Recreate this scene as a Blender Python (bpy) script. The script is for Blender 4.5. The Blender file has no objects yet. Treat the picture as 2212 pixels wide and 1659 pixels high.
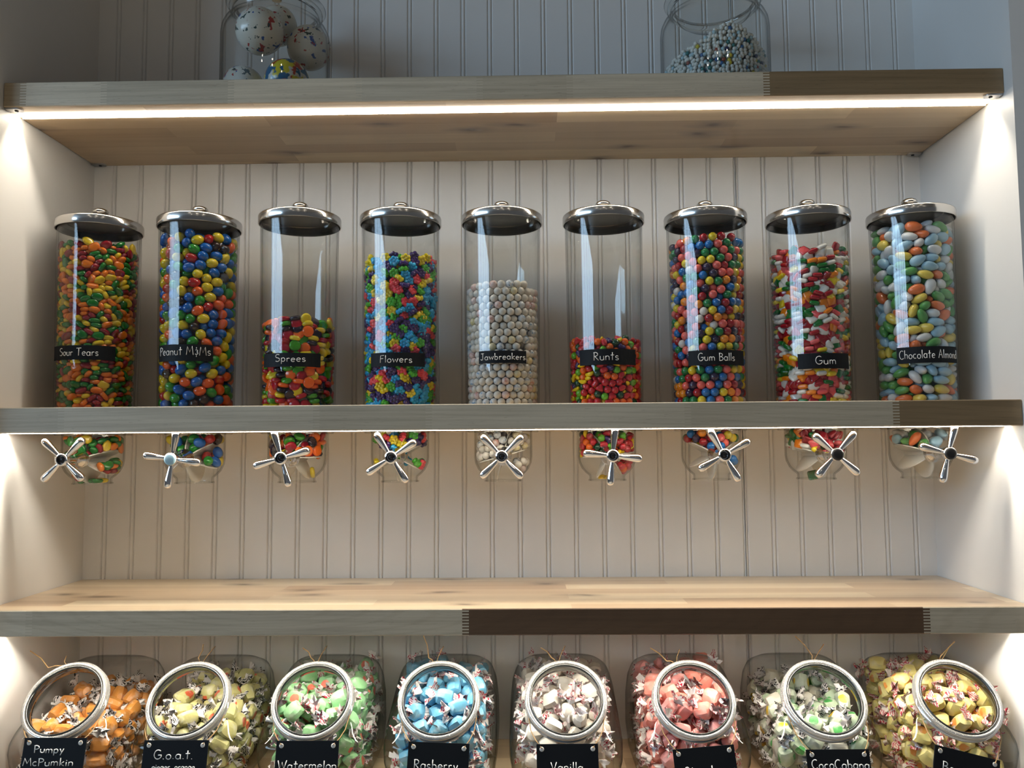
import bpy, bmesh, math, random
from mathutils import Vector, Quaternion, Matrix
PI = math.pi
C = bpy.context.scene.collection
sc = bpy.context.scene
rnd = random.Random(11)

def lin(r, g, b):
    f = lambda c: c / 12.92 if c <= 0.04045 else ((c + 0.055) / 1.055) ** 2.4
    return tuple(f(c / 255) for c in (r, g, b))

# ---------------------------------------------------------------- camera
cam = bpy.data.cameras.new('camera'); co = bpy.data.objects.new('camera', cam); C.objects.link(co)
sc.camera = co
cam.sensor_fit = 'HORIZONTAL'; cam.sensor_width = 36.0; cam.lens = 36.0 * 1744.19 / 2212
cam.clip_start = 0.05; cam.clip_end = 60
co.matrix_world = (Matrix.Translation((0.0360, -1.4357, 0.2351)) @ Matrix.Rotation(0.0163, 4, 'Z')
                   @ Matrix.Rotation(PI / 2 + 0.0728, 4, 'X') @ Matrix.Rotation(-0.0075, 4, 'Z'))
# ---------------------------------------------------------------- world, exposure
sc.view_settings.view_transform = 'Standard'; sc.view_settings.look = 'None'
sc.view_settings.gamma = 1.0; sc.view_settings.use_curve_mapping = False
sc.view_settings.exposure = 0.0
sc.cycles.max_bounces = 14; sc.cycles.transparent_max_bounces = 32; sc.cycles.transmission_bounces = 10
sc.cycles.glossy_bounces = 6; sc.cycles.diffuse_bounces = 5; sc.cycles.caustics_reflective = False
sc.cycles.sample_clamp_indirect = 4.0
w = bpy.data.worlds.new('shop_interior'); sc.world = w; w.use_nodes = True
w.node_tree.nodes['Background'].inputs[0].default_value = (0.72, 0.76, 0.82, 1)
w.node_tree.nodes['Background'].inputs[1].default_value = 0.112
SPOT_POWER = 72.0
LED_POWER, LED_GLOW, LED_TINT = 4.3, 24.0, (1.0, 0.90, 0.75)
WINDOW_GLOW, WINDOW_TINT = 10.0, (0.50, 0.74, 1.0)

# ---------------------------------------------------------------- materials
def new_mat(name):
    m = bpy.data.materials.new(name); m.use_nodes = True
    nt = m.node_tree
    return m, nt, nt.nodes['Principled BSDF']
def N(nt, typ, **kw):
    n = nt.nodes.new(typ)
    for k, v in kw.items(): setattr(n, k, v)
    return n
def plain(name, col, rough=0.4, metal=0.0, coat=0.0, spec=0.5):
    m, nt, p = new_mat(name)
    p.inputs['Base Color'].default_value = (*col, 1); p.inputs['Roughness'].default_value = rough
    p.inputs['Metallic'].default_value = metal; p.inputs['Coat Weight'].default_value = coat
    p.inputs['Specular IOR Level'].default_value = spec
    return m
def ramp(nt, stops, fac, interp='LINEAR'):
    r = N(nt, 'ShaderNodeValToRGB'); r.color_ramp.interpolation = interp
    els = r.color_ramp.elements
    while len(els) > 1: els.remove(els[-1])
    els[0].position = stops[0][0]; els[0].color = (*stops[0][1], 1)
    for pos, c in stops[1:]:
        e = els.new(pos); e.color = (*c, 1)
    nt.links.new(fac, r.inputs[0]); return r.outputs[0]
def math_node(nt, op, a, b=None):
    n = N(nt, 'ShaderNodeMath', operation=op)
    for i, v in enumerate((a, b)):
        if v is None: continue
        if isinstance(v, (int, float)): n.inputs[i].default_value = v
        else: nt.links.new(v, n.inputs[i])
    return n.outputs[0]
def mix_rgb(nt, mode, fac, a, b):
    n = N(nt, 'ShaderNodeMix', data_type='RGBA', blend_type=mode)
    for s, v in ((n.inputs[0], fac), (n.inputs[6], a), (n.inputs[7], b)):
        if isinstance(v, (int, float)): s.default_value = v
        elif isinstance(v, tuple): s.default_value = (*v, 1)
        else: nt.links.new(v, s)
    return n.outputs[2]
def noise(nt, vec, scale, detail=3.0, rough=0.5):
    n = N(nt, 'ShaderNodeTexNoise'); n.inputs['Scale'].default_value = scale
    n.inputs['Detail'].default_value = detail; n.inputs['Roughness'].default_value = rough
    if vec is not None: nt.links.new(vec, n.inputs['Vector'])
    return n.outputs[0]
def mapped(nt, scale, loc=(0, 0, 0)):
    t = N(nt, 'ShaderNodeTexCoord'); mp = N(nt, 'ShaderNodeMapping')
    mp.inputs['Scale'].default_value = scale; mp.inputs['Location'].default_value = loc
    nt.links.new(t.outputs['Object'], mp.inputs[0]); return mp.outputs[0]

def paint_material(name, col, rough=0.42):
    m, nt, p = new_mat(name)
    v = mapped(nt, (1, 1, 1))
    c = mix_rgb(nt, 'MULTIPLY', 0.05, col, noise(nt, v, 9, 4))
    nt.links.new(c, p.inputs['Base Color']); p.inputs['Roughness'].default_value = rough
    b = N(nt, 'ShaderNodeBump'); b.inputs['Strength'].default_value = 0.04; b.inputs['Distance'].default_value = 0.001
    nt.links.new(noise(nt, v, 260, 2), b.inputs['Height']); nt.links.new(b.outputs[0], p.inputs['Normal'])
    return m
def stave_material(name, seed, light, dark, knots):
    """glued-up butcher block: staves running along x, each its own tone, with grain and knots"""
    m, nt, p = new_mat(name)
    v = mapped(nt, (1, 1, 1), (seed * 0.37, seed * 0.011, 0))
    br = N(nt, 'ShaderNodeTexBrick'); br.offset = 0.37; br.offset_frequency = 2; br.squash = 1
    nt.links.new(v, br.inputs['Vector'])
    br.inputs['Scale'].default_value = 1.0; br.inputs['Brick Width'].default_value = 0.46
    br.inputs['Row Height'].default_value = 0.0405; br.inputs['Mortar Size'].default_value = 0.0
    br.inputs['Bias'].default_value = -0.1
    br.inputs['Color1'].default_value = (*light, 1); br.inputs['Color2'].default_value = (*dark, 1)
    g = noise(nt, mapped(nt, (3.0, 70, 70), (seed, 0, 0)), 1.0, 6, 0.62)
    base = mix_rgb(nt, 'MULTIPLY', 0.40, br.outputs[0], ramp(nt, [(0.3, (0.70, 0.65, 0.59)), (0.6, (1, 1, 1))], g))
    big = noise(nt, mapped(nt, (2.2, 16, 16), (seed * 2, 0, 0)), 1.0, 3)
    base = mix_rgb(nt, 'MULTIPLY', 0.35, base, ramp(nt, [(0.35, (0.84, 0.79, 0.73)), (0.62, (1, 1, 1))], big))
    if knots:
        vo = N(nt, 'ShaderNodeTexVoronoi', voronoi_dimensions='2D'); vo.inputs['Scale'].default_value = 1.0
        wv = mapped(nt, (5.2, 15, 15), (seed * 1.7, 3.1, 0))
        wob = N(nt, 'ShaderNodeVectorMath', operation='ADD'); nt.links.new(wv, wob.inputs[0])
        nn = N(nt, 'ShaderNodeTexNoise'); nn.inputs['Scale'].default_value = 2.0; nt.links.new(wv, nn.inputs['Vector'])
        sc_ = N(nt, 'ShaderNodeVectorMath', operation='SCALE'); sc_.inputs['Scale'].default_value = 0.35
        nt.links.new(nn.outputs['Color'], sc_.inputs[0]); nt.links.new(sc_.outputs[0], wob.inputs[1])
        nt.links.new(wob.outputs[0], vo.inputs['Vector'])
        pick = N(nt, 'ShaderNodeSeparateColor'); nt.links.new(vo.outputs['Color'], pick.inputs[0])
        keep = math_node(nt, 'GREATER_THAN', pick.outputs[0], 0.62)
        k = ramp(nt, [(0.03, (1, 1, 1)), (0.10, (0.45, 0.45, 0.45)), (0.26, (0, 0, 0))], vo.outputs['Distance'])
        kk = mix_rgb(nt, 'MULTIPLY', 1.0, k, keep)
        base = mix_rgb(nt, 'MIX', math_node(nt, 'MULTIPLY', kk, 0.85), base, lin(74, 50, 32))
    nt.links.new(base, p.inputs['Base Color']); p.inputs['Roughness'].default_value = 0.30
    p.inputs['Coat Weight'].default_value = 0.35; p.inputs['Coat Roughness'].default_value = 0.07
    return m
def edge_material(name, seed, blocks):
    """front lamella: long blocks of different wood joined by comb-shaped finger joints; blocks = [(x, colour), ...]"""
    m, nt, p = new_mat(name)
    t = N(nt, 'ShaderNodeTexCoord'); s = N(nt, 'ShaderNodeSeparateXYZ'); nt.links.new(t.outputs['Object'], s.inputs[0])
    comb = math_node(nt, 'GREATER_THAN', math_node(nt, 'FRACT', math_node(nt, 'MULTIPLY', s.outputs[2], 235.0)), 0.5)
    x = math_node(nt, 'ADD', s.outputs[0], math_node(nt, 'MULTIPLY', comb, 0.0095))
    fac = math_node(nt, 'MULTIPLY', math_node(nt, 'ADD', x, 0.75), 1 / 1.5)
    col = ramp(nt, [(0 if i == 0 else (bx + 0.75) / 1.5, c) for i, (bx, c) in enumerate(blocks)], fac, 'CONSTANT')
    g = noise(nt, mapped(nt, (5, 60, 150), (seed, 0, 0)), 1.0, 6, 0.6)
    col = mix_rgb(nt, 'MULTIPLY', 0.6, col, ramp(nt, [(0.3, (0.6, 0.57, 0.54)), (0.62, (1, 1, 1))], g))
    arc = N(nt, 'ShaderNodeTexWave', wave_type='RINGS', rings_direction='Y')
    arc.inputs['Scale'].default_value = 1.0; arc.inputs['Distortion'].default_value = 3.0; arc.inputs['Detail'].default_value = 2
    nt.links.new(mapped(nt, (6, 1, 42), (seed * 0.7, 0, 0)), arc.inputs['Vector'])
    col = mix_rgb(nt, 'MULTIPLY', 0.22, col, ramp(nt, [(0.0, (0.7, 0.66, 0.6)), (0.3, (1, 1, 1))], arc.outputs['Fac']))
    pore = noise(nt, mapped(nt, (60, 60, 900), (seed, 4, 0)), 1.0, 2)
    col = mix_rgb(nt, 'MULTIPLY', 0.5, col, ramp(nt, [(0.26, (0.45, 0.42, 0.4)), (0.36, (1, 1, 1))], pore))
    nt.links.new(col, p.inputs['Base Color']); p.inputs['Roughness'].default_value = 0.42
    return m
def thin_clear(name, edge, ior=1.47, rough=0.0, edge_pos=0.55):
    """clear wall of plastic or glass: see-through, darker where the look passes along the wall, mirror-like by Fresnel"""
    m, nt, p = new_mat(name); nt.nodes.remove(p)
    out = nt.nodes['Material Output']
    tr = N(nt, 'ShaderNodeBsdfTransparent'); gl = N(nt, 'ShaderNodeBsdfGlossy'); gl.inputs['Roughness'].default_value = rough
    lw = N(nt, 'ShaderNodeLayerWeight'); lw.inputs['Blend'].default_value = 0.5
    nt.links.new(ramp(nt, [(0, (0.985, 0.99, 0.985)), (edge_pos, (0.96, 0.965, 0.96)), (1, edge)], lw.outputs['Facing']), tr.inputs[0])
    r0 = ((ior - 1) / (ior + 1)) ** 2                  # Schlick reflectance, the same from both sides of the wall
    fr = math_node(nt, 'ADD', math_node(nt, 'MULTIPLY', math_node(nt, 'POWER', lw.outputs['Facing'], 5.0), (1 - r0) * 0.75), r0)
    mx = N(nt, 'ShaderNodeMixShader')
    nt.links.new(fr, mx.inputs[0]); nt.links.new(tr.outputs[0], mx.inputs[1]); nt.links.new(gl.outputs[0], mx.inputs[2])
    nt.links.new(mx.outputs[0], out.inputs[0])
    return m
def glass_solid(name):
    m, nt, p = new_mat(name)
    p.inputs['Base Color'].default_value = (0.97, 0.985, 0.975, 1); p.inputs['Roughness'].default_value = 0.0
    p.inputs['Transmission Weight'].default_value = 1.0; p.inputs['IOR'].default_value = 1.48
    return m
def glow(name, col, strength):
    m, nt, p = new_mat(name); nt.nodes.remove(p)
    e = N(nt, 'ShaderNodeEmission'); e.inputs[0].default_value = (*col, 1); e.inputs[1].default_value = strength
    nt.links.new(e.outputs[0], nt.nodes['Material Output'].inputs[0]); return m
def speckled(name, base, spots, scale, amount, rough=0.3, warp=0.0):
    """hard candy speckled with drops of several colours"""
    m, nt, p = new_mat(name)
    col = base
    rn = None
    oi = N(nt, 'ShaderNodeObjectInfo')
    for i, c in enumerate(spots):
        t = N(nt, 'ShaderNodeTexCoord'); add = N(nt, 'ShaderNodeVectorMath', operation='ADD')
        nt.links.new(t.outputs['Object'], add.inputs[0])
        cmb = N(nt, 'ShaderNodeCombineXYZ'); r = math_node(nt, 'MULTIPLY', oi.outputs['Random'], 7.3 + 3 * i)
        nt.links.new(r, cmb.inputs[0]); cmb.inputs[1].default_value = 1.7 * i; cmb.inputs[2].default_value = 0.6 * i
        nt.links.new(cmb.outputs[0], add.inputs[1])
        n = noise(nt, add.outputs[0], scale * (1 + 0.3 * i), 2.5, 0.55)
        mask = ramp(nt, [(1 - amount[i], (0, 0, 0)), (1 - amount[i] + 0.025, (1, 1, 1))], n)
        col = mix_rgb(nt, 'MIX', mask, col, c)
    if not isinstance(col, tuple): nt.links.new(col, p.inputs['Base Color'])
    p.inputs['Roughness'].default_value = rough
    return m
def printed_paper(name, ink, amount=0.42, body=(0.80, 0.77, 0.76)):
    """white wax paper with curly print"""
    m, nt, p = new_mat(name)
    t = N(nt, 'ShaderNodeTexCoord')
    oi = N(nt, 'ShaderNodeObjectInfo'); add = N(nt, 'ShaderNodeVectorMath', operation='ADD')
    nt.links.new(t.outputs['Object'], add.inputs[0]); nt.links.new(oi.outputs['Random'], add.inputs[1])
    wv = N(nt, 'ShaderNodeTexWave'); wv.inputs['Scale'].default_value = 95; wv.inputs['Distortion'].default_value = 9
    wv.inputs['Detail'].default_value = 2; wv.inputs['Detail Scale'].default_value = 1.6
    nt.links.new(add.outputs[0], wv.inputs['Vector'])
    area = noise(nt, add.outputs[0], 85, 1)
    k = math_node(nt, 'MULTIPLY', math_node(nt, 'GREATER_THAN', wv.outputs['Fac'], 0.62), math_node(nt, 'GREATER_THAN', area, 1 - amount - 0.1))
    nt.links.new(mix_rgb(nt, 'MIX', k, body, ink), p.inputs['Base Color'])
    p.inputs['Roughness'].default_value = 0.55; p.inputs['Specular IOR Level'].default_value = 0.25
    return m
def taffy_material(name, col, spot=None, spot_amt=0.0):
    m, nt, p = new_mat(name)
    t = N(nt, 'ShaderNodeTexCoord')
    s = N(nt, 'ShaderNodeSeparateXYZ'); nt.links.new(t.outputs['Object'], s.inputs[0])
    c = col
    if spot:
        y = math_node(nt, 'ADD', s.outputs[1], -0.006); z = math_node(nt, 'MULTIPLY', s.outputs[2], 1.0)
        d = math_node(nt, 'ADD', math_node(nt, 'MULTIPLY', s.outputs[0], s.outputs[0]), math_node(nt, 'MULTIPLY', z, z))
        nse = math_node(nt, 'MULTIPLY', noise(nt, t.outputs['Object'], 190, 2), 0.00005)
        d = math_node(nt, 'ADD', d, nse)
        c = mix_rgb(nt, 'MIX', ramp(nt, [(0.0, (1, 1, 1)), (0.5, (1, 1, 1)), (0.56, (0, 0, 0))], math_node(nt, 'MULTIPLY', d, 0.5 / (spot_amt ** 2 + 0.000025))), c, spot)
    oi = N(nt, 'ShaderNodeObjectInfo')
    # wax paper: whitish sheen painted into the colour, in patches where it is loose
    sheet = ramp(nt, [(0.52, (0, 0, 0)), (0.70, (1, 1, 1))], noise(nt, t.outputs['Object'], 75, 4))
    c = mix_rgb(nt, 'MIX', math_node(nt, 'MULTIPLY', sheet, 0.35), c, (0.80, 0.78, 0.76))
    nt.links.new(c, p.inputs['Base Color']); p.inputs['Roughness'].default_value = 0.38
    b = N(nt, 'ShaderNodeBump'); b.inputs['Strength'].default_value = 0.5; b.inputs['Distance'].default_value = 0.0012
    nt.links.new(noise(nt, t.outputs['Object'], 160, 4, 0.6), b.inputs['Height']); nt.links.new(b.outputs[0], p.inputs['Normal'])
    return m

WHITE = paint_material('white_cabinet_paint', (0.74, 0.735, 0.72))
SEAM = plain('shadow_gap_caulk', (0.03, 0.03, 0.03), 0.8)
CHROME = plain('polished_chrome', (0.92, 0.92, 0.93), 0.045, 1.0)
LID_SHADE = plain('dark_lid_liner', (0.16, 0.15, 0.135), 0.32, 0.7)  # dark reflection under the lid put into this metal's colour
STEEL = plain('stainless_steel', (0.62, 0.60, 0.57), 0.17, 1.0)
ZINC = plain('zinc_bracket', (0.55, 0.55, 0.55), 0.35, 1.0)
DARK = plain('black_plastic', (0.012, 0.012, 0.013), 0.3)
BLUECAP = plain('pale_blue_cap', lin(150, 185, 200), 0.3)
ACRYLIC = thin_clear('clear_acrylic', (0.55, 0.56, 0.55), 1.48, 0.0, 0.75)
ACRYLIC_THIN = thin_clear('clear_acrylic_cup', (0.50, 0.50, 0.48), 1.42, 0.0, 0.7)
JARGLASS = thin_clear('clear_jar_glass', (0.22, 0.25, 0.24), 1.5, 0.0, 0.62)
RIMGLASS = glass_solid('thick_rim_glass')
MILK = plain('milky_white_plastic', (0.66, 0.63, 0.57), 0.4)
BOARD = plain('chalkboard_black', (0.0050, 0.0070, 0.0100), 0.6, 0, 0, 0.2)
CHALK = plain('chalk_white', (0.75, 0.76, 0.76), 0.8)
TWINE = plain('jute_twine', lin(150, 122, 84), 0.85)
GROMMET = plain('hole_rim_white', (0.55, 0.55, 0.53), 0.5)

def lip_glass(name):
    """moulded lip: thick glass that mirrors inside its bead, with gathered light put in as white colour"""
    m, nt, p = new_mat(name); nt.nodes.remove(p)
    g = N(nt, 'ShaderNodeBsdfGlass'); g.inputs['IOR'].default_value = 1.5; g.inputs['Roughness'].default_value = 0.0
    s = N(nt, 'ShaderNodeBsdfGlossy'); s.inputs['Roughness'].default_value = 0.07; s.inputs[0].default_value = (.95, .96, .95, 1)
    d = N(nt, 'ShaderNodeBsdfDiffuse'); d.inputs[0].default_value = (.85, .86, .85, 1)  # white diffuse stands for light gathered in the glass bead
    m1 = N(nt, 'ShaderNodeMixShader'); m1.inputs[0].default_value = .45; m2 = N(nt, 'ShaderNodeMixShader'); m2.inputs[0].default_value = .22
    nt.links.new(g.outputs[0], m1.inputs[1]); nt.links.new(s.outputs[0], m1.inputs[2])
    nt.links.new(m1.outputs[0], m2.inputs[1]); nt.links.new(d.outputs[0], m2.inputs[2]); nt.links.new(m2.outputs[0], nt.nodes['Material Output'].inputs[0])
    return m
LIPGLASS = lip_glass('moulded_glass_lip')
NECK_DARK = plain('neck_dark_refraction', (0.010, 0.013, 0.014), 0.06, 0.0, 0.5)  # near-black colour stands for the dark refraction seen in the neck
CLEARJAR = thin_clear('clear_round_jar_glass', (0.10, 0.13, 0.14), 1.5, 0.0, 0.70)
# ---------------------------------------------------------------- mesh helpers
def mesh_obj(name, verts, faces, mats, parent=None, smooth=False, idx=None, loc=None):
    me = bpy.data.meshes.new(name); me.from_pydata([tuple(v) for v in verts], [], [tuple(f) for f in faces])
    if not isinstance(mats, (list, tuple)): mats = [mats]
    for m in mats: me.materials.append(m)
    if smooth: me.polygons.foreach_set('use_smooth', [True] * len(me.polygons))
    if idx is not None: me.polygons.foreach_set('material_index', idx)
    me.update()
    o = bpy.data.objects.new(name, me); C.objects.link(o)
    if parent is not None: o.parent = parent
    if loc is not None: o.location = loc
    return o
def tag(o, label, cat, group=None, kind=None):
    o['label'] = label; o['category'] = cat
    if group: o['group'] = group
    if kind: o['kind'] = kind
    return o
def empty(name, loc):
    o = bpy.data.objects.new(name, None); C.objects.link(o); o.location = loc; o.empty_display_size = 0.02; return o
def structure(o, label=None):
    o['kind'] = 'structure'
    if label: o['label'] = label
    return o
def auto_smooth(o, ang=40):
    o.data.polygons.foreach_set('use_smooth', [True] * len(o.data.polygons))
    bm = bmesh.new(); bm.from_mesh(o.data)
    for e in bm.edges:
        if len(e.link_faces) == 2 and e.calc_face_angle(0) > math.radians(ang): e.smooth = False
    bm.normal_update(); bm.to_mesh(o.data); bm.free()
def box_geo(x0, x1, y0, y1, z0, z1):
    v = [(x, y, z) for x in (x0, x1) for y in (y0, y1) for z in (z0, z1)]
    return v, [(0, 1, 3, 2), (4, 6, 7, 5), (0, 4, 5, 1), (2, 3, 7, 6), (0, 2, 6, 4), (1, 5, 7, 3)]
def joined(parts):
    V, F = [], []
    for v, f in parts:
        n = len(V); V += list(v); F += [tuple(i + n for i in q) for q in f]
    return V, F
def lathe(profile, seg=48, closed=False, M=None):
    """spin (r, z) points round z; r = 0 ends are capped to a point"""
    V, F, rows = [], [], []
    for r, z in profile:
        if r < 1e-9: rows.append([len(V)]); V.append((0, 0, z))
        else:
            rows.append(list(range(len(V), len(V) + seg)))
            V += [(r * math.cos(2 * PI * j / seg), r * math.sin(2 * PI * j / seg), z) for j in range(seg)]
    pairs = list(zip(rows, rows[1:])) + ([(rows[-1], rows[0])] if closed else [])
    for a, b in pairs:
        for j in range(seg):
            k = (j + 1) % seg
            if len(a) == 1 and len(b) == 1: continue
            if len(a) == 1: F.append((a[0], b[k], b[j]))
            elif len(b) == 1: F.append((a[j], a[k], b[0]))
            else: F.append((a[j], a[k], b[k], b[j]))
    if M is not None: V = [tuple(M @ Vector(v)) for v in V]
    return V, F
def tube_geo(pts, r, sides=6, closed=False, r_end=None):
    pts = [Vector(p) for p in pts]; n = len(pts); V, F = [], []
    prev = None
    for i, p in enumerate(pts):
        a = pts[(i - 1) % n] if closed or i > 0 else p
        b = pts[(i + 1) % n] if closed or i < n - 1 else p
        d = (b - a); d = d.normalized() if d.length > 1e-12 else Vector((0, 0, 1))
        u = prev if prev is not None else (Vector((0, 0, 1)) if abs(d.z) < 0.9 else Vector((1, 0, 0)))
        u = (u - d * u.dot(d)); u = u.normalized() if u.length > 1e-9 else d.orthogonal().normalized()
        prev = u; v = d.cross(u)
        rr = r if r_end is None else r + (r_end - r) * i / max(1, n - 1)
        for j in range(sides):
            t = 2 * PI * j / sides; V.append(p + (u * math.cos(t) + v * math.sin(t)) * rr)
    for i in range(n if closed else n - 1):
        for j in range(sides):
            k = (j + 1) % sides; q = (i + 1) % n
            F.append((i * sides + j, i * sides + k, q * sides + k, q * sides + j))
    if not closed:
        F.append(tuple(range(sides))[::-1]); F.append(tuple((n - 1) * sides + j for j in range(sides)))
    return [tuple(v) for v in V], F

# ---------------------------------------------------------------- handwriting: single-stroke letters
def A(cx, cy, rx, ry, a0, a1, n=10):
    return [(cx + rx * math.cos(math.radians(a0 + (a1 - a0) * i / n)), cy + ry * math.sin(math.radians(a0 + (a1 - a0) * i / n))) for i in range(n + 1)]
GLYPH = {
    'S': (.60, [A(.30, .76, .24, .24, 40, 265, 9) + A(.28, .26, .26, .26, 88, -140, 10)]),
    'T': (.66, [[(.02, .97), (.64, 1.0)], [(.33, .98), (.31, 0)]]),
    'P': (.56, [[(.08, .95), (.10, 0)], [(.02, .92)] + A(.16, .72, .36, .24, 85, -90, 9)]),
    'M': (.86, [[(.04, 0), (.16, .96), (.42, .30), (.68, .98), (.82, 0)]]),
    'F': (.52, [[(.06, 0), (.10, .98), (.50, 1.0)], [(.09, .55), (.42, .57)]]),
    'J': (.52, [[(.10, .97), (.50, 1.0)], [(.34, .98), (.34, .22)] + A(.18, .22, .16, .22, 0, -160, 7)]),
    'R': (.60, [[(.08, 0), (.10, .97)], [(.02, .93)] + A(.18, .74, .30, .23, 85, -95, 9) + [(.16, .50), (.56, 0)]]),
    'G': (.70, [A(.36, .50, .33, .50, 50, 335, 14) + [(.66, .44), (.38, .44)]]),
    'B': (.58, [[(.08, 0), (.08, .98)], [(.02, .96)] + A(.16, .75, .30, .22, 80, -90, 8) + A(.16, .27, .38, .26, 88, -100, 8)]),
    'C': (.62, [A(.36, .50, .33, .50, 55, 310, 14)]),
    'V': (.62, [[(.03, .98), (.30, 0), (.60, 1.0)]]),
    'W': (.90, [[(.02, .98), (.22, 0), (.44, .78), (.64, 0), (.88, 1.0)]]),
    'A': (.66, [[(.03, 0), (.34, 1.0), (.62, 0)], [(.13, .38), (.53, .38)]]),
    'a': (.52, [A(.24, .25, .21, .25, 40, 330, 11), [(.44, .50), (.43, .08), (.50, 0)]]),
    'b': (.50, [[(.06, 1.0), (.07, 0)], [(.07, .06)] + A(.24, .25, .20, .25, -120, 150, 10)]),
    'c': (.44, [A(.25, .25, .21, .25, 55, 310, 10)]),
    'd': (.52, [A(.23, .25, .20, .25, 50, 320, 10), [(.43, 1.0), (.44, 0)]]),
    'e': (.48, [[(.05, .26), (.42, .28)] + A(.24, .25, .20, .25, 8, 315, 11)]),
    'g': (.50, [A(.24, .25, .20, .25, 50, 330, 10), [(.43, .50), (.42, -.18)] + A(.24, -.18, .18, .17, 0, -150, 6)]),
    'h': (.48, [[(.06, 1.0), (.06, 0)], [(.06, .30)] + A(.24, .30, .18, .20, 170, 0, 7) + [(.42, 0)]]),
    'i': (.20, [[(.09, .50), (.10, 0)], [(.10, .70), (.11, .74)]]),
    'k': (.48, [[(.07, 1.0), (.07, 0)], [(.42, .52), (.09, .24), (.46, 0)]]),
    'l': (.18, [[(.09, 1.0), (.09, 0)]]),
    'm': (.74, [[(.06, .50), (.06, 0)], [(.06, .28)] + A(.20, .30, .14, .20, 170, 0, 6) + [(.34, 0)], [(.34, .28)] + A(.50, .30, .16, .20, 170, 0, 6) + [(.67, 0)]]),
    'n': (.48, [[(.06, .50), (.06, 0)], [(.06, .28)] + A(.24, .30, .18, .20, 170, 0, 7) + [(.42, 0)]]),
    'o': (.50, [A(.25, .25, .21, .25, 90, 450, 13)]),
    'p': (.50, [[(.07, .50), (.06, -.34)], [(.07, .40)] + A(.25, .25, .19, .25, 140, -130, 10)]),
    'r': (.38, [[(.07, .50), (.08, 0)], [(.08, .26)] + A(.24, .30, .16, .20, 170, 50, 6)]),
    's': (.40, [A(.20, .38, .15, .13, 30, 260, 7) + A(.19, .13, .17, .13, 85, -145, 7)]),
    't': (.40, [[(.19, .92), (.19, 0)], [(.02, .58), (.38, .60)]]),
    'u': (.50, [[(.05, .50), (.05, .20)] + A(.24, .20, .19, .20, 180, 350, 7) + [(.43, .50), (.45, 0)]]),
    'w': (.66, [[(.03, .50), (.17, 0), (.33, .42), (.48, 0), (.63, .52)]]),
    'y': (.48, [[(.05, .50), (.24, .06)], [(.44, .52), (.14, -.34)]]),
    '.': (.18, [[(.08, .0), (.09, .05)]]),
    ',': (.18, [[(.09, .06), (.04, -.12)]]),
    '&': (.46, [A(.22, .50, .15, .12, 130, -80, 7) + A(.22, .24, .19, .14, 80, -140, 8), [(.23, .92), (.23, .74)], [(.23, .0), (.23, -.18)]]),
    ' ': (.30, []),
}
def text_strokes(txt, x0, x1, y0, cap, seed=0, slope=0.0):
    """strokes of txt fitted between x0 and x1, baseline y0, capital height cap"""
    rr = random.Random(seed); pen, out = 0.0, []
    for ch in txt:
        wd, ss = GLYPH[ch]
        dy = rr.uniform(-.03, .03)
        for s in ss: out.append([(pen + x, y + dy) for x, y in s])
        pen += wd + .09
    k = (x1 - x0) / (pen - .09)
    return [[(x0 + x * k, y0 + y * cap + slope * x * k) for x, y in s] for s in out]
def lettering_obj(name, strokes, place, r, parent, mat=None):
    return mesh_obj(name, *joined([tube_geo([place(x, y) for x, y in s], r, 5) for s in strokes]), mat or CHALK, parent, True)

# ---------------------------------------------------------------- the setting: cabinet walls
Z_LOW, Z_TOPS = -0.275, 0.7852
def bead_board():
    gx = sorted([-0.7136 + 0.0493 * k for k in range(30)])
    xs = [(-0.75, 0.0)]
    for g in gx:
        if g > 0.74: continue
        for dx, dy in ((-.0056, 0), (-.0048, .0006), (-.0034, .0028), (-.0018, .0004), (-.0008, 0), (.0008, 0), (.0018, .0004), (.0032, .0028), (.0048, .0006), (.0056, 0)):
            xs.append((g + dx, dy))
    for dx, dy in ((-.0009, 0), (-.0008, .006), (.0008, .006), (.0009, 0)): xs.append((0.4195 + dx, dy))
    xs.append((0.75, 0.0)); xs.sort()
    z0, z1 = Z_LOW - 0.04, 1.30
    V, F = [], []
    for x, y in xs: V += [(x, y, z0), (x, y, z1)]
    for i in range(len(xs) - 1): F.append((2 * i, 2 * i + 2, 2 * i + 3, 2 * i + 1))
    n = len(V); V += [(-0.75, .02, z0), (-0.75, .02, z1), (0.75, .02, z0), (0.75, .02, z1)]
    m = 2 * (len(xs) - 1)
    F += [(n, n + 1, n + 3, n + 2), (0, 1, n + 1, n), (m, n + 2, n + 3, m + 1)]
    return V, F
structure(mesh_obj('wall_back', *bead_board(), WHITE), 'white beadboard back wall of the shelving niche with a dark panel seam')
structure(mesh_obj('wall_left', *box_geo(-0.785, -0.75, -0.2825, 0.02, -1.27, 1.75), WHITE), 'white left side panel of the shelving niche')
structure(mesh_obj('wall_right', *box_geo(0.75, 0.785, -0.2825, 0.02, -1.27, 1.75), WHITE), 'white right side panel of the shelving niche')

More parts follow.
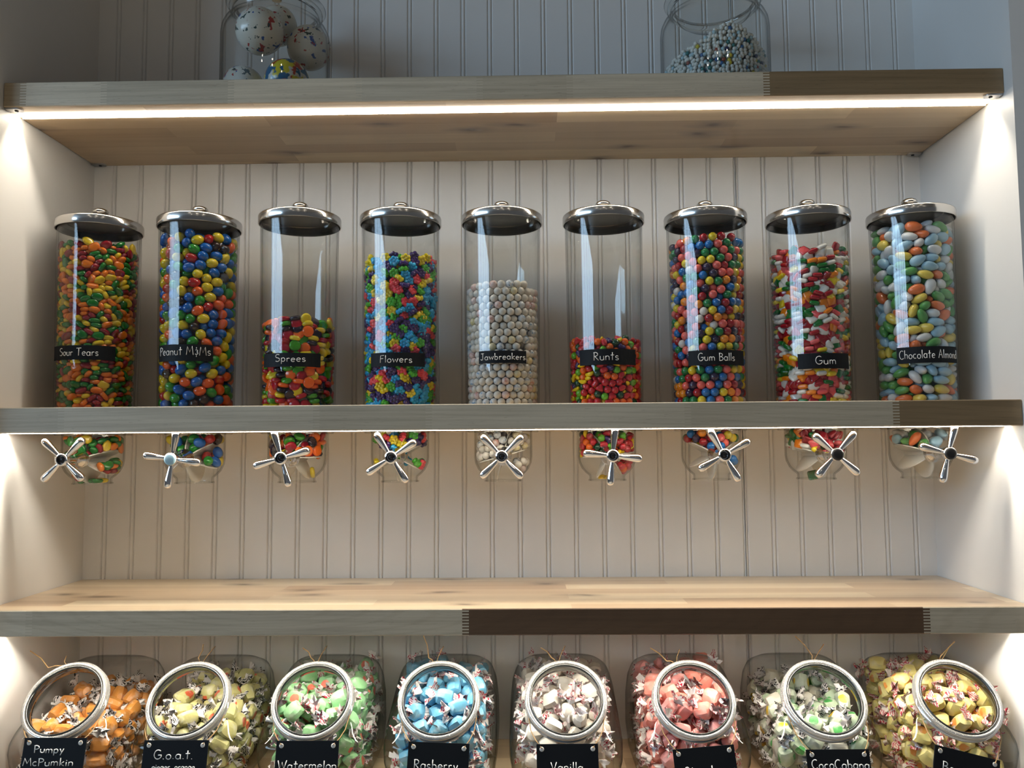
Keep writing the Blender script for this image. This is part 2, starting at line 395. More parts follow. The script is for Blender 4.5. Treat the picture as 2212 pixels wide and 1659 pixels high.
# ---------------------------------------------------------------- shelves
GREY_OAK, MAPLE, BIRCH, BROWN, WALNUT = lin(192, 180, 158), lin(210, 196, 172), lin(202, 190, 168), lin(138, 116, 86), lin(92, 68, 48)
def shelf(depth, z0, z1, name, label, seed, blocks, groove=True, light=lin(236, 212, 174), dark=lin(180, 148, 110), knots=True):
    ch = 0.0012; g0, g1, gd = -0.2336, -0.2214, 0.0088
    prof = [(-0.0005, z0), (-0.0005, z1), (-depth + ch, z1), (-depth, z1 - ch), (-depth, z0 + ch), (-depth + ch, z0)]
    if groove: prof += [(g0, z0), (g0, z0 + gd), (g1, z0 + gd), (g1, z0)]
    n = len(prof); xs = (-0.7485, 0.7485); V = [(x, y, z) for x in xs for y, z in prof]; F, idx = [], []
    for i in range(n):
        k = (i + 1) % n; F.append((i, k, n + k, n + i)); idx.append(1 if i in (2, 3, 4) else 0)
    F += [tuple(range(n))[::-1], tuple(range(n, 2 * n))]; idx += [0, 0]
    o = mesh_obj(name, V, F, [stave_material(name + '_staves', seed, light, dark, knots), edge_material(name + '_front', seed, blocks)], None, False, idx)
    bm = bmesh.new(); bm.from_mesh(o.data); bmesh.ops.triangulate(bm, faces=[f for f in bm.faces if len(f.verts) > 4]); bmesh.ops.recalc_face_normals(bm, faces=bm.faces); bm.to_mesh(o.data); bm.free()
    return tag(o, label, 'shelf', 'butcher block shelves of the niche')
SHELVES = [
    shelf(0.262, 0.7475, 0.7852, 'wooden_shelf', 'butcher block shelf at the top, carrying two glass jars, lit strip under it', 1,
          [(-.75, lin(172, 154, 126)), (-.720, MAPLE), (-.594, GREY_OAK), (-.4007, MAPLE), (-.2097, BIRCH), (-.0288, GREY_OAK), (.1098, BIRCH), (.404, BROWN)]),  # first, darker block stands in for shadow at the left end
    shelf(0.265, 0.2547, 0.2921, 'wooden_shelf', 'butcher block shelf in the middle with nine candy dispensers set through it', 2,
          [(-.75, GREY_OAK), (-.6438, BIRCH), (-.2685, GREY_OAK), (-.1011, BIRCH), (.2741, GREY_OAK), (.5696, BROWN)]),
    shelf(0.268, -0.0372, 0.0, 'wooden_shelf', 'empty butcher block shelf under the dispensers with a long dark brown front block', 3,
          [(-.75, BIRCH), (-.6746, GREY_OAK), (-.0516, WALNUT), (.6025, GREY_OAK)], light=lin(224, 206, 176), dark=lin(182, 154, 124)),
    shelf(0.275, Z_LOW - 0.0375, Z_LOW, 'wooden_shelf', 'lowest butcher block shelf carrying the row of eight slanted taffy jars', 4,
          [(-.75, GREY_OAK), (-.2, BIRCH), (.3, GREY_OAK)], groove=False),
    shelf(0.262, 1.235, 1.2725, 'wooden_shelf', 'unseen butcher block shelf above the two big glass jars, added for shade', 5, [(-.75, GREY_OAK), (.1, BIRCH)], groove=False)]  # out of view, added to shade the compartment below
LEDMAT = glow('led_diodes', LED_TINT, 30.0); LEDMILK = glow('scatter_glow_channel', LED_TINT, LED_GLOW)  # channel glow added for diode light scattered out of the groove
for z, lip, wh in ((0.7475, .0026, 'under the front of the top shelf'), (0.2547, .0005, 'under the middle shelf behind the dispenser handles'), (-0.0372, -.0022, 'under the empty shelf above the taffy jars')):
    t = empty('led_strip', (0, -0.2275, z)); tag(t, 'glowing warm white light strip ' + wh, 'light', 'light strips let into the shelf undersides')
    hw, h, x = 0.0060, 0.0086, 0.744
    V, F = joined([box_geo(-x, x, -hw, -hw + .0010, -lip, h), box_geo(-x, x, hw - .0010, hw, -lip, h), box_geo(-x, x, -hw, hw, h - .0001, h)])  # lip depth chosen to spill glow on the underside and back wall
    mesh_obj('channel', V, F, LEDMILK, t)
    mesh_obj('diode_row', *joined([box_geo(-x + .004 + k * .0124, -x + .008 + k * .0124, -.0015, .0015, h - .0013, h - .0003) for k in range(119)]), LEDMAT, t)
    L = bpy.data.lights.new('led_strip_light', 'AREA'); L.shape = 'RECTANGLE'; L.size = 1.48; L.size_y = 0.003
    L.energy = LED_POWER * (.72 if z > .7 else 1); L.color = LED_TINT
    lo = bpy.data.objects.new('led_light', L); C.objects.link(lo); lo.parent = t; lo.location = (0, 0, h - .0018)
def clip(x, y, label):
    s = 1 if x < 0 else -1
    pts = [(0, -.007), (.017, -.007)] + [(.017 + .007 * math.cos(a), .007 * math.sin(a)) for a in [(-90 + 18 * k) * PI / 180 for k in range(1, 10)]] + [(.017, .007), (0, .007)]
    n = len(pts); V = [(s * px, py, z) for z in (-.0025, 0) for px, py in pts]
    F = [tuple(range(n)), tuple(range(n, 2 * n))] + [(i, (i + 1) % n, n + (i + 1) % n, n + i) for i in range(n)]
    o = mesh_obj('shelf_bracket', V, F, ZINC, None, False, None, (x, y, 0.7474))
    bm = bmesh.new(); bm.from_mesh(o.data); bmesh.ops.recalc_face_normals(bm, faces=bm.faces); bm.to_mesh(o.data); bm.free()
    v, f = lathe([(0, -.0042), (.0022, -.0040), (.0030, -.0026), (0, -.0025)], 12)
    mesh_obj('screw', v, f, DARK, o, True, None, (s * .014, 0, 0))
    tag(o, label, 'bracket', 'metal clips in the corners under the top shelf')
clip(-.7485, -.2525, 'small metal clip under the top shelf, front left corner beside the light strip')
clip(.7485, -.2525, 'small metal clip under the top shelf, front right corner beside the light strip')
clip(-.7485, -.009, 'small metal clip under the top shelf, left corner against the beadboard')
clip(.7485, -.009, 'small metal clip under the top shelf, right corner against the beadboard')

# ---------------------------------------------------------------- the shop around: window wall, floor, ceiling with lamps
structure(mesh_obj('floor', *box_geo(-3.6, 3.2, -5.4, 0.02, -1.32, -1.27), plain('pale_oak_floor', (0.55, 0.48, 0.38), 0.5)), 'pale oak shop floor')
structure(mesh_obj('ceiling', *box_geo(-3.6, 3.2, -5.4, 0.02, 1.75, 1.80), plain('ceiling_paint', (0.35, 0.35, 0.35), 0.7)), 'shop ceiling')
WY = [-4.55 + 0.70 * k for k in range(6)]; WZ0, WZ1 = 0.66, 1.66
wall_v, wall_f = joined([box_geo(-3.6, -3.5, -5.4, 0.02, -1.27, WZ0), box_geo(-3.6, -3.5, -5.4, 0.02, WZ1, 1.75), box_geo(-3.6, -3.5, -5.4, WY[0], WZ0, WZ1), box_geo(-3.6, -3.5, WY[-1], 0.02, WZ0, WZ1)])
structure(mesh_obj('wall_street', wall_v, wall_f, plain('street_wall_paint', (0.25, 0.25, 0.25), 0.6)), 'street side wall of the shop')
win = structure(empty('window_1', (-3.55, 0, WZ0)), 'shop window letting in blue daylight')
mesh_obj('window_frame', *joined([box_geo(-.02, .03, y - .03, y + .03, 0, WZ1 - WZ0) for y in WY] + [box_geo(-.02, .03, WY[0], WY[-1], -.03, .03), box_geo(-.02, .03, WY[0], WY[-1], WZ1 - WZ0 - .03, WZ1 - WZ0 + .03)]), plain('dark_window_frame', (0.03, 0.03, 0.035), 0.4), win)
mesh_obj('window_pane', *joined([([(0, a + .03, .03), (0, b - .03, .03), (0, b - .03, WZ1 - WZ0 - .03), (0, a + .03, WZ1 - WZ0 - .03)], [(0, 1, 2, 3)]) for a, b in zip(WY, WY[1:])]), glow('daylight_sky', WINDOW_TINT, WINDOW_GLOW), win)
for k, (x, y) in enumerate([(-.75, -2.25), (.05, -2.35), (.8, -2.25), (-.5, -3.4), (.35, -3.6), (1.3, -3.3)]):
    l = empty('ceiling_light', (x, y, 1.75)); tag(l, 'round recessed ceiling spot lamp of the shop', 'light', 'ceiling spots of the shop')
    sp = bpy.data.lights.new('ceiling_spot', 'SPOT'); sp.energy = SPOT_POWER; sp.color = (1, .91, .78); sp.spot_size = math.radians(84); sp.spot_blend = .5; sp.shadow_soft_size = .04
    so = bpy.data.objects.new('spot_beam', sp); C.objects.link(so); so.parent = l; so.location = (0, 0, -.012)  # beam added so the floor bounces light up under the shelves
    mesh_obj('trim_ring', *lathe([(.045, -.001), (.060, -.001), (.060, -.010), (.045, -.010)], 24, True), STEEL, l)
    mesh_obj('lens', *lathe([(0, -.006), (.044, -.006)], 24), glow('lamp_lens', (1, .9, .76), 40.0), l)

# ---------------------------------------------------------------- candy dispensers
DX = [round(-0.664 + 0.166 * i, 4) for i in range(9)]; DY = -0.135; ZS, ZU, ZH = 0.2921, 0.2547, 0.2147
LIDZ = [.590, .5915, .596, .594, .5935, .5925, .590, .590, .590]
# text, label centre angle, label width (degrees), height, text start and end angle
LABELS = [('Sour Tears', 3.4, 102, .381, .0225, -28, 31), ('Peanut M&Ms', 0, 89.4, .379, .026, -39.9, 41.2), ('Sprees', 2.6, 93.5, .3665, .0215, -19.5, 25.9),
          ('Flowers', 3.9, 87.4, .3655, .0215, -22.5, 26.2), ('Jawbreakers', 1.4, 74.7, .368, .0195, -32.5, 37.0), ('Runts', -.9, 91.2, .3665, .0245, -23.3, 14.0),
          ('Gum Balls', 2.5, 91.2, .364, .0232, -27.7, 27.4), ('Gum', .7, 81, .3573, .0238, -15.1, 14.8), ('Chocolate Almond', -5.3, 93.7, .3655, .0252, -48.1, 39.5)]
HAND = [46, 82, 106, 33, 44, 84, 29, 48, 75]
CAPKIND = ['open', 'blue', 'open', 'open', 'open', 'open', 'open', 'black', 'black']
WHEEL = [20, 35, 0, 28, 15, 5, 30, 45, 40]
CONTENT = ['teardrop candies', 'egg-shaped chocolate candies', 'round flat candies, half full', 'flower-shaped candies', 'white speckled balls', 'fruit-shaped candies, a third full',
           'gumballs', 'square gum pillows', 'pastel almond candies']
def outer(z): return 0.0590 + (z - ZS) * 0.0128
TUBE_PROF = [(outer(ZS), ZS + .0002), (outer(.40), .40), (outer(.50), .50), (outer(.598), .598), (outer(.598) - .0022, .598), (outer(.50) - .0022, .50), (outer(.40) - .0022, .40), (outer(ZS) - .0022, ZS + .0002)]
CUP_OUT = [(.0465, ZU - .0006), (.0465, .2125), (.0452, .2035), (.0405, .1935), (.0345, .1868), (.0298, .1832), (.0284, .1815), (.0282, .1745)]
CUP_PROF = CUP_OUT + [(r - .0017, z + (.0008 if .18 < z < .21 else 0)) for r, z in CUP_OUT[::-1]]
LID_PROF = [(0, .0120), (.0250, .0118), (.0500, .0108), (.0600, .0094), (.0645, .0080), (.0658, .0068), (.0664, .0050), (.0664, -.0060), (.0660, -.0068), (.0648, -.0068), (.0646, -.0055), (.0646, .0052), (0, .0053)]
LID_SHADE_PROF = [(0, .0050), (.0480, .0049), (.0490, .0036), (.0600, .0034), (.0640, .0036), (.0642, -.0050), (.0645, -.0050), (.0645, .0051), (0, .0052)]
KNOB_PROF = [(0, .0335), (.0060, .0330), (.0105, .0310), (.0127, .0280), (.0120, .0250), (.0070, .0232), (.0048, .0215), (.0052, .0121), (0, .0121)]
HUB_PROF = [(0, .0375), (.0130, .0375), (.0150, .0395), (.0140, .0430), (.0095, .0500), (.0078, .0620), (.0080, .0740), (.0092, .0780), (.0098, .0810), (.0098, .0900), (.0090, .0925), (.0072, .0930), (.0064, .0915), (.0060, .0860), (0, .0855)]
SPOKE_PROF = [(0, .0070), (.0036, .0072), (.0033, .0100), (.0036, .0130), (.0048, .0220), (.0060, .0320), (.0064, .0370), (.0060, .0405), (.0045, .0432), (.0024, .0444), (0, .0447)]
TOFRONT = Matrix.Rotation(PI / 2, 4, 'X')            # +z of a lathe turned to -y (towards the customer)
def curved_label(R, az0, az1, zc, h):
    n = 20; V, F = [], []
    for i in range(n + 1):
        a = math.radians(az0 + (az1 - az0) * i / n); s, c = math.sin(a), -math.cos(a)
        V += [(R * s, R * c, zc - h / 2), (R * s, R * c, zc + h / 2), ((R - .0005) * s, (R - .0005) * c, zc - h / 2), ((R - .0005) * s, (R - .0005) * c, zc + h / 2)]
    for i in range(n):
        p, q = 4 * i, 4 * i + 4
        F += [(p, q, q + 1, p + 1), (p + 2, p + 3, q + 3, q + 2), (p + 1, q + 1, q + 3, p + 3), (p, p + 2, q + 2, q)]
    F += [(0, 1, 3, 2), (4 * n, 4 * n + 2, 4 * n + 3, 4 * n + 1)]
    return V, F
def vane(ang, hub=.0075, R=.0395):
    """one half-round paddle blade standing out of the axle (the axle runs along y)"""
    a = math.radians(ang); d = Vector((math.cos(a), 0, math.sin(a))); n = Vector((-math.sin(a), 0, math.cos(a))) * .0009
    pts = [Vector((0, -.0385, 0)) + d * hub * .6] + [d * (R * math.cos(t)) + Vector((0, R * math.sin(t), 0)) for t in [(-72 + 12 * k) * PI / 180 for k in range(13)]] + [Vector((0, .0385, 0)) + d * hub * .6]
    m = len(pts); V = [p - n for p in pts] + [p + n for p in pts]
    F = [tuple(range(m)), tuple(range(m, 2 * m))[::-1]] + [(i, m + i, m + (i + 1) % m, (i + 1) % m) for i in range(m)]
    return V, F
DISPENSERS = []
for i in range(9):
    d = empty('candy_dispenser', (DX[i], DY, 0)); DISPENSERS.append(d)
    pos = ['leftmost', 'second from left', 'third from left', 'fourth from left', 'middle', 'fourth from right', 'third from right', 'second from right', 'rightmost'][i]
    tag(d, 'clear tube dispenser with steel lid, holding %s, %s' % (CONTENT[i], pos), 'candy dispenser', 'candy dispensers set through the middle shelf')
    mesh_obj('tube', *lathe(TUBE_PROF, 72, True), ACRYLIC, d, True); auto_smooth(d.children[-1])
    lid = mesh_obj('lid', *lathe(LID_PROF, 72), STEEL, d, True, None, (0, 0, LIDZ[i] + .0035)); auto_smooth(lid, 50)
    mesh_obj('lid_liner', *lathe(LID_SHADE_PROF, 72), LID_SHADE, lid, True); auto_smooth(lid.children[-1], 50)
    mesh_obj('lid_knob', *lathe(KNOB_PROF, 32), STEEL, lid, True)
    cup = mesh_obj('hopper', *lathe(CUP_PROF, 64, True), ACRYLIC_THIN, d, True); auto_smooth(cup, 50)
    mesh_obj('flange', *lathe([(.0467, ZU - .0024), (.0560, ZU - .0024), (.0570, ZU - .0012), (.0570, ZU - .0004), (.0467, ZU - .0004)], 64, True), ACRYLIC_THIN, cup, True)
    mesh_obj('outlet_ring', *lathe([(.0285, .1762), (.0302, .1762), (.0302, .1742), (.0265, .1742), (.0265, .1750), (.0285, .1752)], 48, True), ACRYLIC, cup, True)
    wheel = mesh_obj('paddle_wheel', *lathe([(0, -.0400), (.0075, -.0400), (.0075, .0400), (0, .0400)], 24, False, TOFRONT), MILK, d, True, None, (0, 0, ZH))
    auto_smooth(wheel)
    for k in range(6): mesh_obj('paddle', *vane(WHEEL[i] + 60 * k), MILK, wheel)
    h = mesh_obj('handle', *lathe(HUB_PROF, 32, False, TOFRONT), CHROME, d, True, None, (0, 0, ZH)); auto_smooth(h, 60)
    for k in range(4):
        M = Matrix.Translation((0, -.0855, 0)) @ Matrix.Rotation(-math.radians(HAND[i] + 90 * k), 4, 'Y') @ Matrix.Rotation(PI / 2, 4, 'Y')
        mesh_obj('spoke', *lathe(SPOKE_PROF, 24, False, M), CHROME, h, True)
    if CAPKIND[i] == 'open':
        mesh_obj('screw', *lathe([(0, .0895), (.0022, .0895), (.0030, .0888), (.0048, .0888), (.0050, .0858), (0, .0857)], 20, False, TOFRONT), DARK, h, True)
    else:
        c = mesh_obj('hub_cap', *lathe([(0, .0948), (.0060, .0947), (.0088, .0940), (.0094, .0926), (.0072, .0920), (0, .0920)], 28, False, TOFRONT), BLUECAP if CAPKIND[i] == 'blue' else DARK, h, True)
        c['label'] = 'pale blue hub cap' if CAPKIND[i] == 'blue' else 'black hub cap'
    txt, az, wd, zc, hh, f0, f1 = LABELS[i]
    R = outer(zc) + .0009
    lab = mesh_obj('name_label', *curved_label(R, az - wd / 2, az + wd / 2, zc, hh), BOARD, d)
    W = math.radians(wd) * R
    def place(x, y, R=R, a0=math.radians(az - wd / 2), zc=zc, hh=hh):
        a = a0 + x / R; return ((R + .0002) * math.sin(a), -(R + .0002) * math.cos(a), zc - hh / 2 + y)
    base = hh * (.36 if any(c in 'py&' for c in txt) else .28)
    lettering_obj('lettering', text_strokes(txt, R * math.radians(f0 - az + wd / 2), R * math.radians(f1 - az + wd / 2), base, hh * .52, i), place, .00056, lab)

# ---------------------------------------------------------------- glass jars with a slanted round mouth
EL = math.radians(42); NRM = Vector((0, -math.cos(EL), math.sin(EL))); TAN = Vector((0, math.sin(EL), math.cos(EL)))
MOUTH = Vector((0, -0.208, 0.129))                     # mouth centre above the jar's base, in jar coordinates
def jar_body():
    c0 = MOUTH - NRM * .012; bk, fr = c0 + TAN * .0555, c0 - TAN * .0555
    back = [(0, -.046, .0), (.05, -.030, .004), (.12, -.0215, .016), (.30, -.0190, .055), (.50, -.0215, .105), (.62, -.0265, .134), (.70, -.0355, .149), (.77, -.0520, .1575), (.84, -.080, .1605), (.92, -.120, .1612), (1.0, bk.y, bk.z)]
    front = [(0, -.196, .0), (.05, -.212, .004), (.12, -.2225, .014), (.30, -.2330, .036), (.50, -.2385, .054), (.62, -.2405, .063), (.70, -.2410, .068), (.77, -.2408, .072), (.84, -.2402, .0755), (.92, -.2385, .0785), (1.0, fr.y, fr.z)]
    half = [(0, .062), (.05, .0755), (.12, .0815), (.30, .0855), (.50, .0850), (.62, .0825), (.70, .0785), (.77, .0735), (.84, .0680), (.92, .0615), (1.0, .0555)]
    squ = [(0, 5.0), (.5, 5.5), (.7, 5.0), (.84, 3.4), (.92, 2.5), (1.0, 2.0)]
    def at(tab, t):
        for a, b in zip(tab, tab[1:]):
            if t <= b[0]: k = (t - a[0]) / (b[0] - a[0]); return [p + (q - p) * k for p, q in zip(a[1:], b[1:])]
        return tab[-1][1:]
    ts = [0, .02, .05, .085, .12, .17, .23, .30, .37, .44, .50, .56, .62, .66, .70, .735, .77, .805, .84, .88, .92, .96, 1.0]
    seg = 72; V, F = [], []
    for t in ts:
        b, f = Vector((0, *at(back, t))), Vector((0, *at(front, t))); w = at(half, t)[0]; e = 2 / at(squ, t)[0]
        mid, hv = (b + f) / 2, (b - f) / 2
        for j in range(seg):
            a = 2 * PI * j / seg
            ca, sa = math.cos(a), math.sin(a)
            V.append(mid + hv * math.copysign(abs(sa) ** e, sa) + Vector((w * math.copysign(abs(ca) ** e, ca), 0, 0)))
    for i in range(len(ts) - 1):
        for j in range(seg):
            k = (j + 1) % seg; F.append((i * seg + j, i * seg + k, (i + 1) * seg + k, (i + 1) * seg + j))
    F.append(tuple(range(seg))[::-1])
    return [tuple(v) for v in V], F
RIM_PROF = [(.0535, -.0125), (.0556, -.0088), (.0566, -.0074), (.0598, -.0068), (.0614, -.0052), (.0610, -.0034), (.0584, -.0024), (.0578, -.0014), (.0590, -.0002), (.0606, .0018), (.0608, .0042), (.0592, .0064), (.0572, .0072), (.0554, .0068), (.0545, .0056), (.0542, .0030)]
NECK_PROF = [(.0541, .0060), (.0528, .0066), (.0514, .0058), (.0506, .0036), (.0504, -.0040), (.0512, -.0110), (.0534, -.0118)]
TOMOUTH = Matrix.Translation(MOUTH) @ Matrix.Rotation(PI / 2 - EL, 4, 'X')
JARMESH = None
def jar(x, z, label, group):
    global JARMESH
    t = empty('candy_jar', (x, 0, z)); tag(t, label, 'glass jar', group)
    if JARMESH is None:
        b = mesh_obj('jar_body', *jar_body(), JARGLASS, t, True)
        bm = bmesh.new(); bm.from_mesh(b.data); bmesh.ops.recalc_face_normals(bm, faces=bm.faces); bm.to_mesh(b.data); bm.free()
        nb = mesh_obj('neck_band', *lathe(NECK_PROF, 96, True, TOMOUTH), NECK_DARK, t, True)
        r = mesh_obj('mouth_rim', *lathe(RIM_PROF, 96, True, TOMOUTH), LIPGLASS, t, True)
        bm = bmesh.new(); bm.from_mesh(r.data); bmesh.ops.recalc_face_normals(bm, faces=bm.faces); bm.to_mesh(r.data); bm.free()
        JARMESH = (b.data, r.data, nb.data)
    else:
        for n, me in zip(('jar_body', 'mouth_rim', 'neck_band'), JARMESH):
            o = bpy.data.objects.new(n, me); C.objects.link(o); o.parent = t
    return t
JX = [-.655, -.470, -.284, -.096, .0925, .281, .472, .667]
TAGTXT = [['Pumpy', 'McPumkin', 'Face'], ['G.o.a.t.', 'ginger, orange,'], ['Watermelon'], ['Rasberry'], ['Vanilla'], ['Strawberry'], ['CocoCabana'], ['Banana']]
JARWORD = ['orange taffy with black-printed twists, only part full', 'pale yellow-green orange-spotted taffy, only part full', 'green taffy with coral spots', 'sky blue taffy', 'plain white taffy', 'pink taffy',
           'white and green taffy with black-printed twists, part full', 'yellow taffy']
for i, x in enumerate(JX):
    jar(x, Z_LOW + .0005, 'slanted glass jar of ' + JARWORD[i], 'slanted glass jars on the lowest shelf')
RJ = .0890                                             # upright round jars with a ground glass stopper lid
RJ_OUT = [(0, .0), (.070, .0), (.083, .003), (.0880, .010), (RJ, .022), (RJ, .128), (.0875, .140), (.0830, .150), (.0760, .157), (.0715, .161), (.0700, .168), (.0715, .172)]
RJ_IN = [(.0680, .172), (.0665, .166), (.0680, .160), (.0730, .153), (.0800, .146), (.0845, .137), (.0858, .126), (.0858, .022), (.0845, .012), (.079, .008), (0, .0075)]
def round_jar(x, y, label):
    t = empty('round_glass_jar', (x, y, Z_TOPS + .0004)); tag(t, label, 'glass jar', 'big round jars on the top shelf')
    o = mesh_obj('jar_body', *lathe(RJ_OUT + RJ_IN, 80), CLEARJAR, t, True); auto_smooth(o, 60)
    r = mesh_obj('neck_ring', *lathe([(.0690, .1725), (.0740, .1730), (.0765, .1755), (.0765, .1785), (.0740, .1810), (.0690, .1815)], 80, True), RIMGLASS, t, True)
    l = mesh_obj('stopper_lid', *lathe([(0, .150), (.030, .1505), (.052, .1540), (.0600, .1600), (.0630, .1700), (.0650, .1822), (.0800, .1826), (.0815, .1850), (.0790, .1880), (.040, .196), (.012, .199), (.0, .199)], 80), CLEARJAR, t, True)
    mesh_obj('lid_knob', *lathe([(0, .1992), (.008, .1995), (.009, .205), (.018, .214), (.020, .222), (.014, .231), (0, .234)], 40), RIMGLASS, l, True)
round_jar(-.379, -.126, 'big round glass jar on the top shelf holding a few giant speckled jawbreakers')
round_jar(.357, -.126, 'big round glass jar on the top shelf holding hundreds of tiny white candy balls')

# ---------------------------------------------------------------- chalkboard tags hanging from the jar necks on twine
TW = [(-.083, -.082, -.052, -.103), (.003, -.073, -.003, -.089), (-.028, -.079, -.014, -.089), (-.029, -.060, -.020, -.090), (-.036, -.080, -.020, -.090), (-.056, -.081, -.032, -.096), (-.025, -.064, -.001, -.089), (.022, -.073, -.002, -.090)]
TAGX = [(-.6395, .089, .0), (-.4655, .092, .0), (-.2775, .089, .0), (-.0905, .0865, -2.2), (.091, .087, .4), (.2825, .0865, 4.6), (.4705, .088, .3), (.6520, .092, -14.0)]
TAGWORD = [' reading Pumpy McPumkin Face, hanging from the jar of orange taffy', ' reading G.o.a.t. with ginger and orange below, hanging on twine', ' reading Watermelon, hanging from the jar of green taffy', ' reading Rasberry, hanging from the jar of blue taffy',
           ' reading Vanilla, hanging from the jar of white taffy', ' reading Strawberry, tilted, hanging from the jar of pink taffy', ' reading CocoCabana, hanging from the part full jar', ' with a big B, strongly tilted, on the jar of yellow taffy']
for i, x in enumerate(JX):
    cx, wd, rot = TAGX[i]; ht = .066
    top = Vector((cx, -.2575, [-.1810, -.1845, -.1855, -.1885, -.1905, -.1950, -.1985, -.2030][i]))
    t = empty('chalkboard_tag', top); t.rotation_euler = (math.radians(-13), math.radians(-rot), 0)
    tag(t, 'black chalkboard tag' + TAGWORD[i], 'sign', 'chalkboard tags on the taffy jars')
    mesh_obj('board', *box_geo(-wd / 2, wd / 2, -.001, .001, -ht, 0), BOARD, t)
    b = t.children[-1]
    for s in (-1, 1):
        mesh_obj('hole_rim', *lathe([(0, .0010), (.0030, .0010), (.0032, .0016), (.0020, .0018), (0, .0015)], 18, False, Matrix.Translation((s * (wd / 2 - .0075), 0, -.0065)) @ TOFRONT), GROMMET, b, True)
    lines = TAGTXT[i]; strokes = []
    spec = {0: [(-.0287, .0147, -.0195, .0098), (-.0418, .0305, -.0365, .0102), (-.026, .002, -.0520, .0110)], 1: [(-.030, .026, -.0245, .0118), (-.031, .0325, -.0388, .0088)], 2: [(-.0405, .043, -.0368, .0112)], 3: [(-.034, .0285, -.0350, .0128)],
            4: [(-.024, .0215, -.0350, .0118)], 5: [(-.030, .040, -.0370, .0130)], 6: [(-.038, .042, -.0248, .0115)], 7: [(-.034, .020, -.0310, .0125)]}[i]
    for (a, e, y0, cap), txt in zip(spec, lines): strokes += text_strokes(txt, a, e, y0, cap, 40 + i)
    lettering_obj('lettering', strokes, lambda u, v: (u, -.0012, v), .00066, b)
    # twine: from each hole up beside the rim and round the neck, loose ends over the top
    bpy.context.view_layer.update(); Mi = t.matrix_basis.inverted()
    geo = []
    jc = Vector((x, 0, Z_LOW + .0005)); nk = jc + MOUTH - NRM * .0085
    for s in (-1, 1):
        hole = t.matrix_basis @ Vector((s * (wd / 2 - .0075), -.0018, -.0065))
        side = nk + Vector((s * .0592, 0, 0)) + TAN * -.004; up = nk + TAN * .050 + Vector((s * .026, 0, 0))
        mid = hole.lerp(side, .5) + Vector((s * .004, -.006, -.004))
        arc = [nk + (Vector((s, 0, 0)) * math.cos(a) + TAN * math.sin(a)) * .0592 for a in [k * PI / 2 / 8 for k in range(0, 9)]]
        geo.append(tube_geo([Mi @ p for p in [hole + Vector((0, .002, .001)), hole + Vector((0, -.0008, .0016)), hole.lerp(mid, .5) + Vector((s * .001, 0, 0)), mid] + arc], .00075, 5))
    a, b_, c, dd = TW[i]
    tip, base = Vector((x + a, -.165, b_)), Vector((x + c, -.168, dd - .004))
    kn = nk + TAN * .0592 + Vector((c * .5, 0, .001))
    geo.append(tube_geo([Mi @ p for p in [kn, kn.lerp(base, .6) + Vector((0, 0, .002)), base, base.lerp(tip, .5) + Vector((.002, .002, .001)), tip]], .00085, 5))
    q = Vector((x + c + .018, -.160, dd + .008))
    geo.append(tube_geo([Mi @ p for p in [kn, kn.lerp(q, .6), q + Vector((.004, .003, .003))]], .00075, 5))
    mesh_obj('twine', *joined(geo), TWINE, t, True)

# ---------------------------------------------------------------- candy shapes (vertices, faces), real size in metres
def sgnpow(v, e): return math.copysign(abs(v) ** e, v)
def quadric(rx, ry, rz, seg=16, rings=9, e1=1.0, e2=1.0, warp=None):
    """closed super-ellipsoid; e<1 squares it off"""
    vs, fs = [(0, 0, -rz)], []
    for i in range(1, rings):
        a = -PI / 2 + PI * i / rings
        for j in range(seg):
            b = 2 * PI * j / seg
            c = sgnpow(math.cos(a), e1)
            vs.append((rx * c * sgnpow(math.cos(b), e2), ry * c * sgnpow(math.sin(b), e2), rz * sgnpow(math.sin(a), e1)))
    vs.append((0, 0, rz)); top = len(vs) - 1
    for j in range(seg):
        k = (j + 1) % seg
        fs.append((0, 1 + k, 1 + j))
        for i in range(rings - 2):
            p, q = 1 + i * seg, 1 + (i + 1) * seg
            fs.append((p + j, p + k, q + k, q + j))
        p = 1 + (rings - 2) * seg
        fs.append((p + j, p + k, top))
    if warp: vs = [warp(*v) for v in vs]
    return vs, fs
def polar(outline, height, seg=24, rings=5, flat=0.0):
    """closed pillow over a polar outline r(a); height(u, a) is the half thickness at u = r/outline"""
    vs, fs = [(0, 0, height(0, 0))], []
    for s in (1, -1):
        for i in range(1, rings + (1 if s > 0 else 0)):
            u = i / rings
            for j in range(seg):
                a = 2 * PI * j / seg
                r = outline(a) * u
                vs.append((r * math.cos(a), r * math.sin(a), s * height(u, a)))
    vs.append((0, 0, -height(0, 0))); bot = len(vs) - 1
    up = lambda i, j: 1 + (i - 1) * seg + j % seg
    dn = lambda i, j: up(rings, j) if i == rings else 1 + rings * seg + (i - 1) * seg + j % seg
    for j in range(seg):
        fs.append((0, up(1, j), up(1, j + 1))); fs.append((bot, dn(1, j + 1), dn(1, j)))
        for i in range(1, rings):
            fs.append((up(i, j), up(i + 1, j), up(i + 1, j + 1), up(i, j + 1)))
            fs.append((dn(i, j + 1), dn(i + 1, j + 1), dn(i + 1, j), dn(i, j)))
    return vs, fs
def teardrop(q=1):
    def out(a): return 0.0062 * (1 + 0.62 * max(0, math.cos(a)) ** 3.2) * (1 + 0.10 * math.cos(a))
    v, f = polar(out, lambda u, a: 0.0035 * (1 - u ** 3.4) ** 0.5, 22 if q else 12, 6 if q else 3)
    return [(x - 0.0015, y, z) for x, y, z in v], f
def peanut(q=1):
    return quadric(0.0099, 0.0079, 0.0079, 18 if q else 10, 11 if q else 6, warp=lambda x, y, z: (x, y * (1 + 5 * x), z * (1 + 5 * x) * 0.97))
